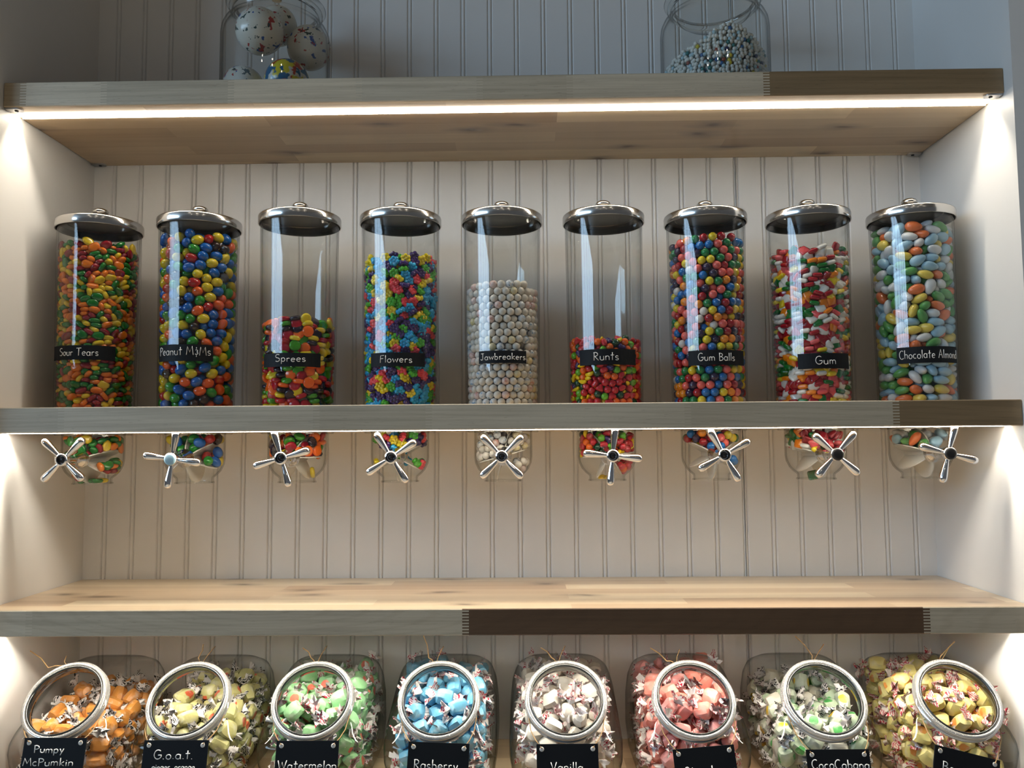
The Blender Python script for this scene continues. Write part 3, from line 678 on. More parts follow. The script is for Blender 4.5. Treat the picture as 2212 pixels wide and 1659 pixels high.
def disc(q=1):
    R, h = 0.0092, 0.0040
    def ht(u, a): return h * (1 - 0.35 * u * u) if u < 0.93 else h * 0.32
    return polar(lambda a: R * (1.0), lambda u, a: h * (1 - 0.30 * u ** 2) * (1 - u ** 14) ** 0.5, 26 if q else 14, 7 if q else 4)
def flower(q=1):
    R = 0.0090; c, rp, rc = 0.615 * R, 0.372 * R, 0.30 * R
    def dl(a): return (a + PI / 6) % (PI / 3) - PI / 6
    def out(a): return c * math.cos(dl(a)) + math.sqrt(rp * rp - (c * math.sin(dl(a))) ** 2)
    def ht(u, a):
        r = out(a) * u; d = dl(a)
        pd = (r * math.cos(d) - c) ** 2 + (r * math.sin(d)) ** 2
        p = math.sqrt(max(0, 1 - pd / rp ** 2)); k = math.sqrt(max(0, 1 - (r / rc) ** 2))
        return 0.0042 * max(p, 1.02 * k, 0.30 if u < 0.75 else 0)
    return polar(out, ht, 42 if q else 18, 9 if q else 4)
def ball(r, q=1): return quadric(r, r, r, 18 if q else 10, 10 if q else 6)
def gum_pillow(q=1): return quadric(0.0080, 0.0077, 0.0041, 24 if q else 12, 9 if q else 6, e1=0.72, e2=0.36)
def almond(q=1):
    return quadric(0.0128, 0.0083, 0.0068, 20 if q else 12, 11 if q else 7, warp=lambda x, y, z: (x, y * (1 + 14 * x), z * (1 + 10 * x)))
def banana(q=1):
    n, s = (12, 8) if q else (7, 6)
    vs, fs = [], []
    for i in range(n + 1):
        t = i / n; a = -0.85 + 1.7 * t; r = 0.0036 * math.sin(PI * (0.04 + 0.92 * t)) ** 0.55
        for j in range(s):
            b = 2 * PI * j / s; R = 0.0105 + r * math.cos(b)
            vs.append((R * math.sin(a), R * math.cos(a) - 0.0085, r * math.sin(b)))
    for i in range(n):
        for j in range(s):
            fs.append((i * s + j, i * s + (j + 1) % s, (i + 1) * s + (j + 1) % s, (i + 1) * s + j))
    fs.append(tuple(range(s))[::-1]); fs.append(tuple(n * s + j for j in range(s)))
    return vs, fs
def heart(q=1):
    def out(a): return 0.0062 * (1 + 0.17 * math.cos(3 * a) - 0.05 * math.cos(a)) * (1 - 0.20 * max(0, math.cos(a - PI)) ** 8)
    return polar(out, lambda u, a: 0.0044 * (1 - u ** 2.6) ** 0.5, 24 if q else 12, 6 if q else 3)
def lime(q=1): return quadric(0.0061, 0.0061, 0.0057, 16 if q else 9, 10 if q else 6, warp=lambda x, y, z: (x * (1 - 22 * z), y * (1 - 22 * z), z))
def taffy_body(q=1):
    """a cut piece of taffy: short cylinder with soft rims and a pinch at both ends, along x"""
    prof = [(-0.0135, 0.0022), (-0.0128, 0.0070), (-0.0112, 0.0100), (-0.0070, 0.0114), (0, 0.0118), (0.0070, 0.0114), (0.0112, 0.0100), (0.0128, 0.0070), (0.0135, 0.0022)]
    s = 11
    vs, fs = [], []
    for i, (x, r) in enumerate(prof):
        for j in range(s):
            b = 2 * PI * j / s
            k = 1 + 0.08 * math.cos(3 * b + i * 0.6) + 0.06 * math.cos(5 * b - i) + 0.07 * math.cos(2 * b + .4)
            vs.append((x + 0.0008 * math.cos(2 * b + i), r * k * math.cos(b), r * k * math.sin(b)))
    n = len(prof)
    for i in range(n - 1):
        for j in range(s): fs.append((i * s + j, (i + 1) * s + j, (i + 1) * s + (j + 1) % s, i * s + (j + 1) % s))
    fs.append(tuple(range(s))); fs.append(tuple((n - 1) * s + j for j in range(s))[::-1])
    return vs, fs
def taffy_twist(side, seed):
    """crumpled fan of wax paper at one end"""
    rnd = random.Random(seed)
    s, rows = 22, 6
    ph = [rnd.uniform(0, 6.28) for _ in range(4)]
    vs, fs = [], []
    bend = rnd.uniform(-0.5, 0.5); bend2 = rnd.uniform(-0.5, 0.5)
    for i in range(rows):
        t = i / (rows - 1)
        for j in range(s):
            b = 2 * PI * j / s
            r = 0.0030 - 0.0012 * math.sin(PI * min(1, t * 2)) + 0.0070 * t ** 1.3 * (1 + 0.22 * math.cos(2 * b + ph[0]))
            r *= 1 + t * (0.34 * math.cos(5 * b + ph[1] + t) + 0.22 * math.cos(8 * b + ph[2]))
            x = 0.0115 + 0.0135 * t * (1 + 0.22 * math.cos(3 * b + ph[3]) + 0.12 * math.cos(7 * b))
            vs.append((side * x, 0.62 * r * math.cos(b) + bend * 0.008 * t * t, r * math.sin(b) + bend2 * 0.008 * t * t))
    for i in range(rows - 1):
        for j in range(s): fs.append((i * s + j, (i + 1) * s + j, (i + 1) * s + (j + 1) % s, i * s + (j + 1) % s))
    return vs, fs

PLACED = {
    't1': [
37,-106,513,-13,-8,-3,57,-91,168,16,-10,15,41,-102,335,-7,21,-19,52,-97,356,2,-17,-20,57,-93,233,5,-19,-18,67,-82,78,-15,-4,6,66,-88,524,-10,-6,0,13,-108,235,-5,-17,-19,19,-110,460,-16,-1,2,77,-76,421,-9,-4,7,-6,-107,132,-17,0,-1,-7,-106,309,17,-7,20,94,-56,440,-12,-4,7,55,-93,412,9,-9,-25,52,-92,
206,-7,-5,2,-5,-104,77,-3,-14,-23,50,-91,61,-7,0,4,44,-97,314,0,-9,-24,96,-57,464,6,-17,-14,23,-107,531,-11,14,-23,94,-52,377,-4,-9,-15,26,-101,139,-3,10,-26,38,-101,392,-3,9,-24,41,-99,450,-9,2,24,20,-105,348,5,-12,-26,13,-103,62,3,9,-26,-34,-100,233,-7,11,25,103,-36,242,14,-13,-18,31,-100,171,8,
-3,3,-24,-103,294,5,-16,-26,71,-79,268,-4,-6,6,-7,-105,207,6,5,-4,94,-50,305,-3,-9,-15,-48,-96,159,-11,11,6,-19,-101,39,-6,-3,-5,88,-57,240,-1,-10,-3,-26,-105,408,-8,-13,-27,33,-102,414,-1,18,17,1,-101,29,6,-2,13,91,-49,77,-5,-3,10,-38,-102,496,-4,10,26,-3,-101,111,10,-3,-27,86,-56,182,1,-9,-8,66,
-81,247,-5,4,8,104,-30,274,-14,-13,8,90,-52,126,-2,-8,6,89,-61,402,15,-5,-20,90,-55,276,3,-7,-24,-12,-106,465,-5,2,12,-37,-97,122,-7,-5,-6,-54,-96,464,-13,-6,-16,-7,-106,370,-4,-3,0,39,-93,34,0,-7,3,47,-95,373,-5,-1,3,72,-79,470,-6,5,20,106,-35,451,-14,-7,11,91,-51,222,-4,-3,13,-8,-108,525,6,-6,26,
76,-75,506,-1,1,5,73,-71,113,-1,4,-23,110,-20,509,4,-15,-5,0,-107,490,-3,-3,-2,100,-34,340,-9,4,21,0,-107,432,7,1,-5,-3,-104,286,-4,5,20,-6,-103,150,0,-4,-30,37,-100,493,1,-4,3,83,-68,342,-11,4,-23,82,-62,60,9,-3,-21,-5,-108,448,6,0,-1,-40,-97,98,-12,2,-6,44,-94,281,-1,0,-25,81,-66,257,5,-3,9,54,
-89,506,-7,2,-3,-23,-102,180,3,7,29,59,-89,455,14,3,-23,46,-92,148,5,-1,12,99,-34,180,6,-6,-17,-11,-105,225,5,1,-2,49,-92,266,-3,1,-26,17,-101,186,-2,4,20,4,-104,267,-9,0,-29,72,-73,228,-3,0,5,68,-75,45,-1,9,6,29,-96,111,-9,-3,24,-13,-106,500,-1,-5,-4,27,-103,372,-2,14,8,79,-70,453,0,-2,-19,94,-49,
481,-5,-6,-1,95,-48,355,10,0,-25,38,-94,218,5,-3,-23,105,-21,351,-10,1,13,67,-77,127,1,0,7,55,-87,301,-10,-6,27,66,-78,141,-1,1,-23,112,-4,528,2,-15,-2,94,-54,531,0,-7,8,-41,-96,267,2,5,30,55,-85,323,-11,-1,-12,51,-93,470,1,-5,9,31,-99,244,-7,0,-26,72,-72,170,-4,-1,18,75,-70,97,7,-2,21,62,-86,434,1,
-11,19,14,-104,331,1,1,-28,60,-82,194,3,-6,2,-57,-89,49,-15,6,-4,84,-55,45,-8,0,30,5,-102,173,-2,6,-2,92,-40,21,-1,-2,9,20,-101,273,6,1,24,26,-98,201,-1,0,11,63,-81,285,2,8,24,6,-97,99,10,-5,-19,70,-72,17,9,2,23,94,-41,144,-7,9,29,64,-82,490,7,3,-13,-69,-87,425,-15,2,-9,30,-102,475,0,7,17,-26,-101,
255,-8,-1,29,-39,-97,195,5,-8,-2,-11,-101,164,-3,1,11,51,-87,115,-2,0,19,94,-51,514,2,-2,-19,73,-72,212,-5,-1,20,109,-7,292,-10,-13,10,10,-104,412,4,6,14,72,-75,311,-3,4,21,22,-93,93,0,0,-17,42,-94,253,6,2,26,72,-77,331,7,1,20,47,-90,133,5,-1,21,24,-96,42,-1,-1,15,51,-85,22,0,2,17,7,-106,476,-4,2,
18,-71,-82,210,5,19,16,19,-98,23,20,20,12,44,-87,87,0,0,-5,68,-70,184,-1,-4,-5,-39,-101,434,-5,7,-2,39,-93,189,-2,0,20,18,-98,79,1,1,16,71,-75,295,1,6,25,58,-80,36,5,7,17,102,-29,399,5,0,-17,7,-101,357,1,-10,-18,99,-38,411,8,3,-23,86,-53,163,2,2,27,-53,-94,408,-5,3,-6,22,-103,428,-3,-9,15,-7,-104,
340,-2,4,15,-28,-95,22,1,0,14,83,-60,296,4,11,19,101,-19,148,2,-7,-7,-23,-104,481,5,1,6,35,-96,298,5,6,16,13,-100,317,1,0,-7,19,-98,120,-7,-5,20,98,-19,66,-5,-2,-25,-62,-85,342,-17,-2,5,12,-105,513,0,-2,11,67,-80,365,10,9,20,74,-74,388,3,1,16,13,-102,215,1,-4,24,-28,-99,451,2,-4,-25,20,-101,289,1,0,
21,16,-100,156,1,0,20,82,-58,26,8,20,10,47,-94,484,-3,-6,22,82,-58,320,5,-8,-8,96,-31,100,-3,2,29,43,-90,101,0,0,21,-33,-103,526,-3,5,8,-14,-104,420,-2,6,-4,-30,-100,389,-1,1,11,-20,-101,274,1,6,14,78,-68,374,2,-1,22,95,-34,115,-5,3,25,0,-104,401,6,6,18,-31,-96,50,-5,2,13,103,-13,112,-12,-1,-17,-82,
-77,526,-16,3,-10,-28,-100,361,0,-1,14,80,-69,484,7,9,24,89,-57,496,-6,-7,22,13,-97,303,1,0,-15,81,-61,199,-4,-5,25,71,-66,404,1,-2,-14,-31,-98,215,-2,-2,30,32,-90,71,5,-5,-8,87,-52,420,-3,-3,-1,-8,-104,389,6,5,13,66,-76,155,1,0,23,60,-78,345,7,0,-18,13,-103,386,-1,-4,14,-75,-80,306,8,18,20,40,-92,
432,4,-2,-8,-22,-101,330,6,2,16,-15,-100,60,3,8,16,81,-59,362,3,2,-12,87,-49,94,3,1,27,96,-32,210,-2,-3,26,103,-7,239,-5,6,12,-56,-87,116,-17,-2,-26,94,-39,315,-8,0,3,94,-33,49,-3,2,31,102,9,40,2,-5,-13,-30,-97,160,6,-19,-1,-73,-85,500,-17,-8,-19,-25,-98,78,-13,-4,9,103,-31,469,-5,2,13,-61,-89,444,
2,7,25,-1,-100,10,-4,0,8,76,-72,438,2,5,24,54,-84,383,-3,8,24,-56,-88,324,-3,4,28,105,8,218,1,9,-10,87,-37,34,-1,-1,-2,-56,-92,389,6,-4,-6,98,-33,428,-1,-4,2,97,-33,522,19,-8,1,-20,-99,115,-3,-6,7,81,-49,109,0,1,-4,74,-55,150,-1,0,-5,-3,-102,255,5,4,19,97,-20,33,6,19,-21,-28,-100,375,-1,1,11,-42,
-94,336,6,4,11,77,-58,136,1,-3,-9,108,16,440,5,-10,-8,-49,-93,355,2,6,13,-47,-90,370,-5,-3,-25,104,-16,413,-3,10,21,102,-14,169,-7,1,-30,102,-29,384,3,1,-21,-51,-91,311,-2,-3,-7,-21,-103,511,-5,-2,14,56,-75,99,13,-6,-9,-27,-98,141,-3,3,7,92,-43,196,4,6,22,-12,-102,242,3,3,11,98,-39,502,-1,-8,24,93,
-45,260,-3,8,-30,105,7,334,-5,-3,-15,87,-46,334,-7,2,-5,98,-28,369,2,-1,7,99,-21,199,-1,-4,26,108,8,409,6,-4,-13,104,10,155,-1,-7,13,101,-3,86,-3,-10,26,104,10,105,-3,-7,14,-27,-97,346,2,-2,-12,-64,-79,96,2,-4,-9,99,-28,296,4,7,30,96,5,138,-5,1,-4,103,-25,491,3,4,25,103,5,249,-9,-8,-14,-42,-90,34,
-1,-3,14,3,-93,47,0,0,-14,15,-95,444,-4,-2,21,-37,-90,62,0,-5,-25,94,-25,85,2,-2,3,-50,-90,233,-10,9,25,-66,-81,242,9,-2,3,-44,-91,78,-4,4,9,107,-11,479,1,-6,12,-46,-94,297,-4,-3,-7,-44,-93,281,-3,2,9,-30,-96,466,6,-5,-22,-67,-80,362,-7,-4,-17,17,-95,500,1,-2,-12,77,-65,519,0,0,-9,52,-76,395,-5,-2,
-6,106,1,319,1,9,16,-76,-81,461,-15,2,-11,-25,-101,314,4,3,6,100,-4,26,-8,-9,-27,-59,-82,71,10,-4,27,100,5,55,4,-3,-29,-43,-97,513,1,7,7,-47,-87,179,-5,3,-26,20,-83,55,-1,0,-12,91,-31,164,-1,3,-3,102,13,122,9,5,-27,26,-89,227,-5,-2,16,107,-5,365,-4,-5,15,98,-24,230,2,6,-5,-49,-90,253,4,0,15,102,-22,
322,-7,0,29,104,11,173,0,-8,13,-75,-72,262,2,3,-9,102,22,88,10,8,15,106,0,468,3,-5,12,-48,-87,17,1,-2,11,104,19,261,-5,-13,-8,-70,-79,401,4,-3,8,107,28,361,12,-11,-9,106,-1,274,-1,7,-11,101,-11,218,-1,-13,24,-68,-77,16,-2,9,-4,-61,-78,31,5,4,10,-4,-92,189,3,-5,-11,-79,-66,140,1,-4,-8,100,3,72,-3,-8,
29,34,-85,166,10,4,-19,88,-39,284,-3,-6,-4,106,28,318,16,-9,-12,105,-11,436,3,1,-27,106,0,423,-1,-3,15,107,11,508,-5,2,17,-61,-89,485,8,20,4,29,-95,8,-1,2,27,101,-11,185,-2,0,-29,-18,-94,197,7,-1,-19,-14,-93,94,-2,3,-17,102,-13,307,3,-4,-9,101,2,198,0,0,29,-65,-78,192,1,-2,2,100,-17,257,4,-3,-11,
-20,-94,436,-2,-3,-16,28,-79,20,1,0,27,104,13,392,5,3,-30,-57,-90,508,-11,-19,3,-73,-70,108,3,-3,1,83,-36,61,-4,-2,23,-50,-85,207,10,11,3,101,0,495,-1,-4,0,103,-4,379,4,-4,-8,-29,-94,8,0,0,-6,60,-69,62,0,-2,-4,105,13,348,-6,0,-14,-57,-87,527,-28,-5,-2,-79,-71,324,-7,0,-11,-63,-81,169,-4,1,2,41,-73,
50,2,3,-19,105,21,489,0,6,-11,52,-83,8,0,0,26,-83,-69,372,-1,11,17,-63,-81,286,0,2,9,105,-12,452,0,-5,-26,100,25,68,6,-3,-17,104,21,379,-2,-4,19,100,26,242,3,6,-10,100,20,21,2,5,17,-47,-87,420,-6,4,-14,-61,-82,272,0,2,7,-81,-62,184,0,0,25,-58,-72,136,-9,8,-18,32,-79,127,1,4,-10,-83,-71,437,-19,0,
-23,-93,-56,261,0,18,9,106,15,459,6,-1,-12,-78,-64,155,-2,-1,7,17,-85,255,0,4,2,-82,-68,415,2,5,16,-69,-72,62,1,4,1,-78,-64,36,5,-5,22,-81,-66,279,-3,1,-10,-81,-64,395,-2,11,-11,-88,-57,233,-11,-2,24,-72,-71,124,4,-3,13,103,28,420,-2,-9,5,73,-37,83,-3,1,-12,91,-5,126,-3,6,25,-73,-69,49,6,-1,26,100,
25,286,-3,5,-4,-85,-63,353,-2,2,-10,-77,-72,482,4,4,8,-74,-67,82,11,2,9,103,29,477,-5,6,-22,-75,-65,228,8,-6,-18,82,-55,8,0,-1,22,66,-59,284,5,1,-7,103,22,301,5,4,21,95,29,169,12,-2,8,-61,-79,153,1,0,12,41,-74,69,-18,2,-7,95,-29,8,1,1,-26,52,-75,212,-3,-7,-8,100,23,209,5,0,15,-40,-86,476,-1,-7,-17,
97,-8,392,6,2,-28,101,33,508,10,-19,21,73,-42,212,-2,4,-7,-44,-85,130,-5,4,14,-86,-54,127,2,8,-11,56,-66,453,6,3,14,-84,-54,332,-11,20,-21,-96,-55,391,-7,14,2,-80,-62,198,0,-1,5,-79,-63,170,0,1,11,-82,-52,92,0,-7,-19,69,-48,69,-5,-4,16,-81,-68,503,-13,-4,2,8,-89,129,-8,-3,21,98,28,227,-3,8,-27,89,
-14,48,4,-14,-24,-94,-51,462,-17,-12,7,96,31,126,-3,22,-20,-93,-56,485,-5,7,14,4,-85,206,5,0,-10,100,32,397,-1,-20,-20,52,-69,412,-3,-2,-8,87,-28,126,3,-5,-25,-87,-52,76,0,5,23,47,-68,274,3,-2,16,-10,-89,352,-10,5,-15,61,-25,530,-13,3,-11,-94,-45,409,-9,1,6,2,-87,527,-14,-15,-1,71,-53,504,4,7,-18,
41,-85,419,3,-5,6,14,-87,483,-2,-2,-9,103,15,521,1,-7,-24,100,27,145,10,-2,22,47,-69,256,10,-6,-12,-2,-86,23,-2,8,-23,73,-56,467,4,-7,-30,69,-56,238,0,-9,-2,101,33,453,12,-13,17,11,-82,398,-2,-1,-8,61,-53,392,2,10,-12,96,28,338,7,0,7,100,-1,8,1,0,-13,-81,-61,469,-5,0,-23,-78,-63,292,-1,2,1,-84,-53,
60,-5,0,3,28,-80,279,-2,11,-6,-87,-42,9,0,-3,-21,60,-63,320,-3,-3,-14,-91,-52,312,6,5,-13,-93,-48,363,-11,3,6,-74,-60,248,-5,8,-22,-90,-58,521,9,-7,21,75,-37,357,-1,20,10,91,8,181,2,-5,7,-93,-51,428,2,-4,12,-91,-48,285,16,4,-1,-86,-51,106,-5,-2,5,-86,-46,145,-4,-5,-25,-7,-84,322,-3,-1,-4,67,-55,350,
15,6,20,90,26,50,-6,0,5,-84,-58,212,2,-1,-1,27,-86,325,1,0,-8,0,-89,427,5,-4,19,-3,-85,508,0,-2,0,-90,-46,161,-2,2,2,15,-85,240,2,5,13,81,-23,408,2,-9,-29,-5,-88,295,-1,3,6,-89,-45,33,4,2,6,27,-87,356,10,-4,-2,-2,-83,77,-5,-1,-18,-94,-32,20,-5,0,1,61,-53,95,1,6,-11,-96,-47,444,4,1,-13,-17,-84,404,5,
5,12,4,-81,362,0,-2,-6,77,-39,232,4,12,-27,86,-9,97,-13,3,-3,-93,-39,116,-4,1,1,28,-82,375,-3,4,26,80,-46,384,-11,6,21,49,-65,504,4,1,-5,78,-33,180,-3,-5,-10,95,31,265,-14,-8,-2,79,-13,11,-1,-4,1,-101,-35,300,2,9,19,-60,-73,375,-3,-1,-22,-91,-42,200,-5,-2,29,-2,-84,142,6,-2,7,40,-76,451,13,14,21,31,
-78,493,2,1,4,78,-31,153,0,1,15,80,-7,74,-1,13,16,-101,-31,352,-9,8,19,-61,-69,432,1,0,-8,53,-73,516,1,-5,29,26,-81,148,3,-10,27,63,-63,424,-4,-2,-14,-51,-64,47,0,8,-14,56,-61,11,-2,6,-4,65,-48,52,-2,3,-17,47,-79,361,2,-14,19,49,-67,470,6,-2,-10,-92,-42,175,1,2,4,88,-44,455,14,6,13,-27,-80,419,4,-6,
-16,33,-87,520,5,-1,16,-94,-41,239,-7,-4,-3,-39,-79,379,-5,-1,-20,-21,-83,495,-10,-10,9,17,-83,418,-1,-17,16,-27,-81,103,-3,-4,3,14,-80,192,1,5,24,15,-79,168,-9,5,-14,88,-29,484,-7,-1,-24,52,-62,136,3,4,-21,-100,-35,270,3,5,20,-99,-30,328,8,0,6,-28,-80,188,5,10,-10,-59,-67,389,0,3,3,31,-74,404,0,2,
-12,55,-61,529,-2,-6,-28,61,-57,251,6,-8,-16,78,-28,391,2,0,3,78,-24,138,-2,0,11,87,26,104,-10,-6,1,84,22,33,-5,-3,6,-18,-85,231,7,9,-7,-5,-82,414,3,5,1,34,-77,476,6,-1,19,-6,-81,168,-5,-7,-20,43,-72,332,-6,0,12,36,-72,194,-1,11,24,45,-68,148,3,-5,17,50,-63,489,7,0,-3,84,-25,265,-7,-7,5,75,-37,249,
0,-2,-3,88,-13,333,-1,6,-26,-79,22,76,-3,-14,23
    ],
    'h1': [
20,-78,151,-7,20,-22,7,-81,120,-10,-13,-14,66,-45,128,-4,-13,-4,67,-31,69,1,12,-15,-8,-80,142,-14,-6,-7,-33,-74,143,-14,-14,-18,-19,-73,122,8,13,1,36,-67,117,1,12,23,48,-57,121,-9,-6,-13,50,-47,63,-1,-20,13,75,-22,150,-6,-3,13,55,-55,144,23,11,8,34,-68,139,4,-7,18,-25,-48,36,3,11,25,75,-21,128,-8,
-6,14,-43,-62,83,6,27,0,23,-17,19,27,15,0,78,21,125,-1,14,1,75,3,76,-2,4,16,-52,-55,94,7,26,-1,67,-2,49,-2,-1,16,15,-65,105,-3,-3,16,-64,-42,104,-7,-8,27,58,-27,53,-10,1,-30,26,11,19,0,0,-2,75,-1,135,5,-8,-29,74,0,153,7,26,-11,52,38,81,3,-7,-23,67,-11,64,1,-1,7,-9,-64,154,7,-12,16,72,24,147,-2,-8,
-12,-62,-44,153,1,5,23,2,-1,19,19,25,0,-26,-31,30,-6,-23,-20,-45,-57,139,-9,2,-25,67,16,63,-5,5,-22,-27,-17,24,-14,-17,-11,-61,-42,77,30,5,5,65,34,71,-9,6,21,27,38,153,5,-1,-1,23,-18,144,26,-7,9,45,-22,69,0,-4,-26,-38,-42,151,-6,5,-23,26,-53,132,4,-5,25,-63,-6,87,-3,28,-5,-4,-53,138,1,11,-10,27,-39,
145,-4,5,-1,59,27,51,6,5,17,41,-7,144,4,-9,-3,18,-44,119,-17,20,-1,-7,-5,153,-5,-11,-24,-26,-59,144,8,9,-9,4,31,19,-31,0,0,52,25,118,-2,-3,5,-5,-56,111,-12,-10,14,-67,-30,90,2,27,4,50,-30,141,-3,-7,9,42,-41,122,-11,-4,-6,19,-35,106,1,-3,-3,-43,-21,83,2,-3,-9,36,-19,113,2,-3,-6,58,-26,129,1,-8,-3,52,
0,118,0,-3,3,63,43,134,5,0,-13,-26,-1,24,-17,-14,-8,-75,11,87,-2,-5,1,64,43,153,3,4,22,-78,-10,98,-5,-6,18,-68,-18,75,6,27,-2,-69,36,93,4,-7,-22,25,62,154,-3,-2,15
    ],
    't2': [
46,-87,56,8,-23,-18,11,-103,447,0,21,-19,26,-99,399,-8,26,-11,9,-100,182,2,6,0,52,-87,285,-7,-4,5,37,-95,310,-12,-8,0,-10,-99,123,-4,-7,0,58,-81,130,-4,-6,5,34,-100,535,13,0,6,24,-97,211,16,-5,5,-15,-96,60,-16,-2,8,17,-102,477,27,10,-3,56,-87,513,11,4,1,16,-97,41,3,13,27,36,-91,84,6,-5,0,25,-101,
506,0,5,8,21,-96,110,2,26,15,68,-76,355,-18,-7,6,-8,-98,156,16,-19,11,66,-74,81,-11,28,5,-28,-96,480,-10,19,-15,43,-92,456,-14,19,-14,74,-64,111,-8,-6,-2,72,-75,465,2,-3,-24,81,-63,491,5,4,4,42,-88,158,-20,-10,13,78,-62,154,14,1,12,86,-54,334,20,9,0,57,-79,29,-16,25,3,61,-81,386,0,-3,-20,-31,-94,96,
1,17,21,85,-62,551,-5,3,10,83,-62,406,26,14,2,81,-54,187,13,5,-3,8,-100,319,5,-8,12,-12,-100,372,-12,0,-17,61,-79,207,3,8,10,-6,-98,263,0,-5,-19,-25,-96,238,-13,9,12,73,-64,52,-2,4,11,77,-67,435,10,-18,-9,2,-97,84,26,-8,-4,5,-97,235,16,12,8,85,-57,377,17,8,7,-41,-92,304,2,-9,4,84,-56,217,-2,-2,10,
49,-89,485,-16,17,-13,41,-90,341,18,-13,1,-28,-94,33,2,4,25,46,-87,234,-17,14,-15,93,-37,274,11,-6,7,34,-93,371,24,-9,0,90,-40,63,10,16,0,-17,-100,340,-10,-25,0,-28,-95,182,-7,-1,-6,-10,-97,209,15,18,2,40,-89,188,11,28,-3,-35,-94,272,12,-4,10,11,-97,352,-19,17,-6,76,-65,300,12,-14,-12,75,-66,271,3,
3,15,34,-94,428,14,10,15,63,-77,325,14,9,16,27,-94,258,7,15,15,-12,-98,296,-10,15,-9,90,-39,243,2,2,0,-24,-100,451,1,-9,22,-37,-96,394,-1,-16,21,15,-96,284,9,-8,-9,19,-93,139,6,-4,-14,70,-69,242,4,3,18,88,-42,30,-15,-17,7,-26,-98,510,-7,7,-12,-46,-86,69,16,4,-3,-32,-98,423,11,22,16,-6,-96,403,6,-11,
-12,94,-37,519,2,-31,4,-84,-64,549,-16,-2,22,86,-41,96,-1,-19,-24,95,-38,426,20,9,-6,-23,-99,545,-5,3,-14,10,-100,555,12,-10,-9,-48,-91,529,-9,-6,-19,102,-13,378,9,-6,14,97,-35,487,12,10,-23,1,-101,527,15,23,5,57,-79,415,6,13,18,60,-71,176,-11,-22,16,90,-47,456,1,14,-26,-55,-89,495,-15,-3,-13,99,
-32,553,-21,3,11,92,-37,125,-9,13,-13,-43,-90,208,8,-4,-7,61,-80,541,9,-6,-9,78,-64,521,-2,3,24,95,-26,205,17,8,-7,-40,-91,364,17,-10,-16,98,-8,31,20,-15,18,-45,-87,335,-11,20,-12,-37,-89,153,21,-22,-7,90,-37,307,-14,3,0,-62,-77,111,9,2,-8,-83,-63,467,-8,1,-10,100,-8,345,6,-9,26,-60,-79,172,-14,3,
-9,-2,-92,15,20,-13,-5,91,-32,166,-21,-4,-4,-55,-84,235,-10,-22,10,-63,-76,141,-9,-18,12,-63,-81,415,-8,6,-3,100,-11,233,19,-5,15,-67,-78,384,26,-10,-1,-84,-63,501,-4,-12,-7,-71,-71,198,7,15,21,29,-89,15,-12,6,-9,95,-11,147,11,-1,-6,-69,-69,15,9,20,16,-54,-86,444,16,21,5,47,-70,262,0,6,-12,100,-8,
314,7,-23,-6,101,-8,281,-16,-8,-23,-59,-78,266,9,-10,-23,-55,-76,42,-12,-8,10,99,13,407,16,-4,-4,98,-11,107,12,-15,-17,98,-7,64,11,-15,-9,-3,-82,431,-9,25,-3,102,-15,444,-10,-2,-14,-65,-75,355,-2,11,-26,87,-33,357,7,22,18,102,-7,474,-25,4,-12,105,-8,531,-1,-15,5,-75,-63,89,-6,-14,10,99,-5,180,-14,
10,21,-64,-75,296,18,11,2,-67,-70,325,-9,17,-17,-78,-59,227,22,0,-1,-2,-88,496,-5,0,17,-89,-43,66,-18,-22,12,101,20,435,5,-6,-13,98,19,136,-16,-22,0,-34,-79,124,15,-19,-10,-81,-64,437,-18,-26,5,99,13,258,6,7,22,62,-50,15,-10,-24,10,-86,-52,156,-8,1,21,49,-62,444,-16,-14,-6,27,-69,120,-1,15,25,103,
18,495,-4,-7,17,-80,-58,257,-20,-3,10,17,-74,165,3,3,-24,-77,-54,41,-11,13,-18,-83,-53,124,-1,-6,-4,-85,-58,402,-2,9,15,102,22,553,7,1,23,5,-71,377,-15,18,-5,100,21,379,15,12,14,98,19,199,-9,-1,19,98,23,348,20,4,12,93,20,105,7,-3,9,98,20,229,4,-2,23,84,-30,394,-14,-5,-7,40,-61,93,18,-13,0,94,22,167,
-1,17,-21,97,22,465,1,29,-6,-97,-29,291,-8,8,-5,93,20,46,17,9,8,67,-36,143,2,3,-24,-33,-68,16,-28,7,1,-85,-54,306,2,-4,14,-95,-29,354,18,-1,5,8,-67,81,17,-2,4,-86,-54,369,19,14,13,-48,-70,470,4,22,16,-3,-82,465,-15,-13,11,-90,-42,201,0,23,4,28,-73,548,-19,0,3,86,18,75,0,-3,-26,-15,-77,321,1,-9,30,
-98,-34,546,15,-6,0,96,22,317,-16,-6,3,93,21,17,19,4,-4,25,-64,283,2,-4,17,29,-67,42,0,-4,-27,-92,-35,98,2,11,-2,43,-65,307,-8,-18,-19,-8,-74,106,7,-3,-3,73,-19,17,-6,-6,-27,-90,-37,18,19,7,-11,39,-55,152,9,-1,-5,-97,-29,323,-19,-6,14,94,22,287,14,1,2,35,-63,376,7,22,14,32,-65,209,-22,14,-8,55,-47,
216,10,-4,17,59,-45,73,21,0,9,56,-40,43,-1,0,8,78,-14,256,-10,22,-14,-74,-40,528,6,20,-9,-94,-31,260,1,28,2,-94,-36,450,0,-10,27,-99,-28,398,-17,-17,-2,-96,-14,189,5,24,-18,-40,-63,93,9,-1,-22,70,-22,286,9,-3,-30,-97,-36,481,1,11,18,46,-28,520,5,-22,15,-26,-66,50,-8,-5,16,92,18,524,12,0,-15,-95,-26,
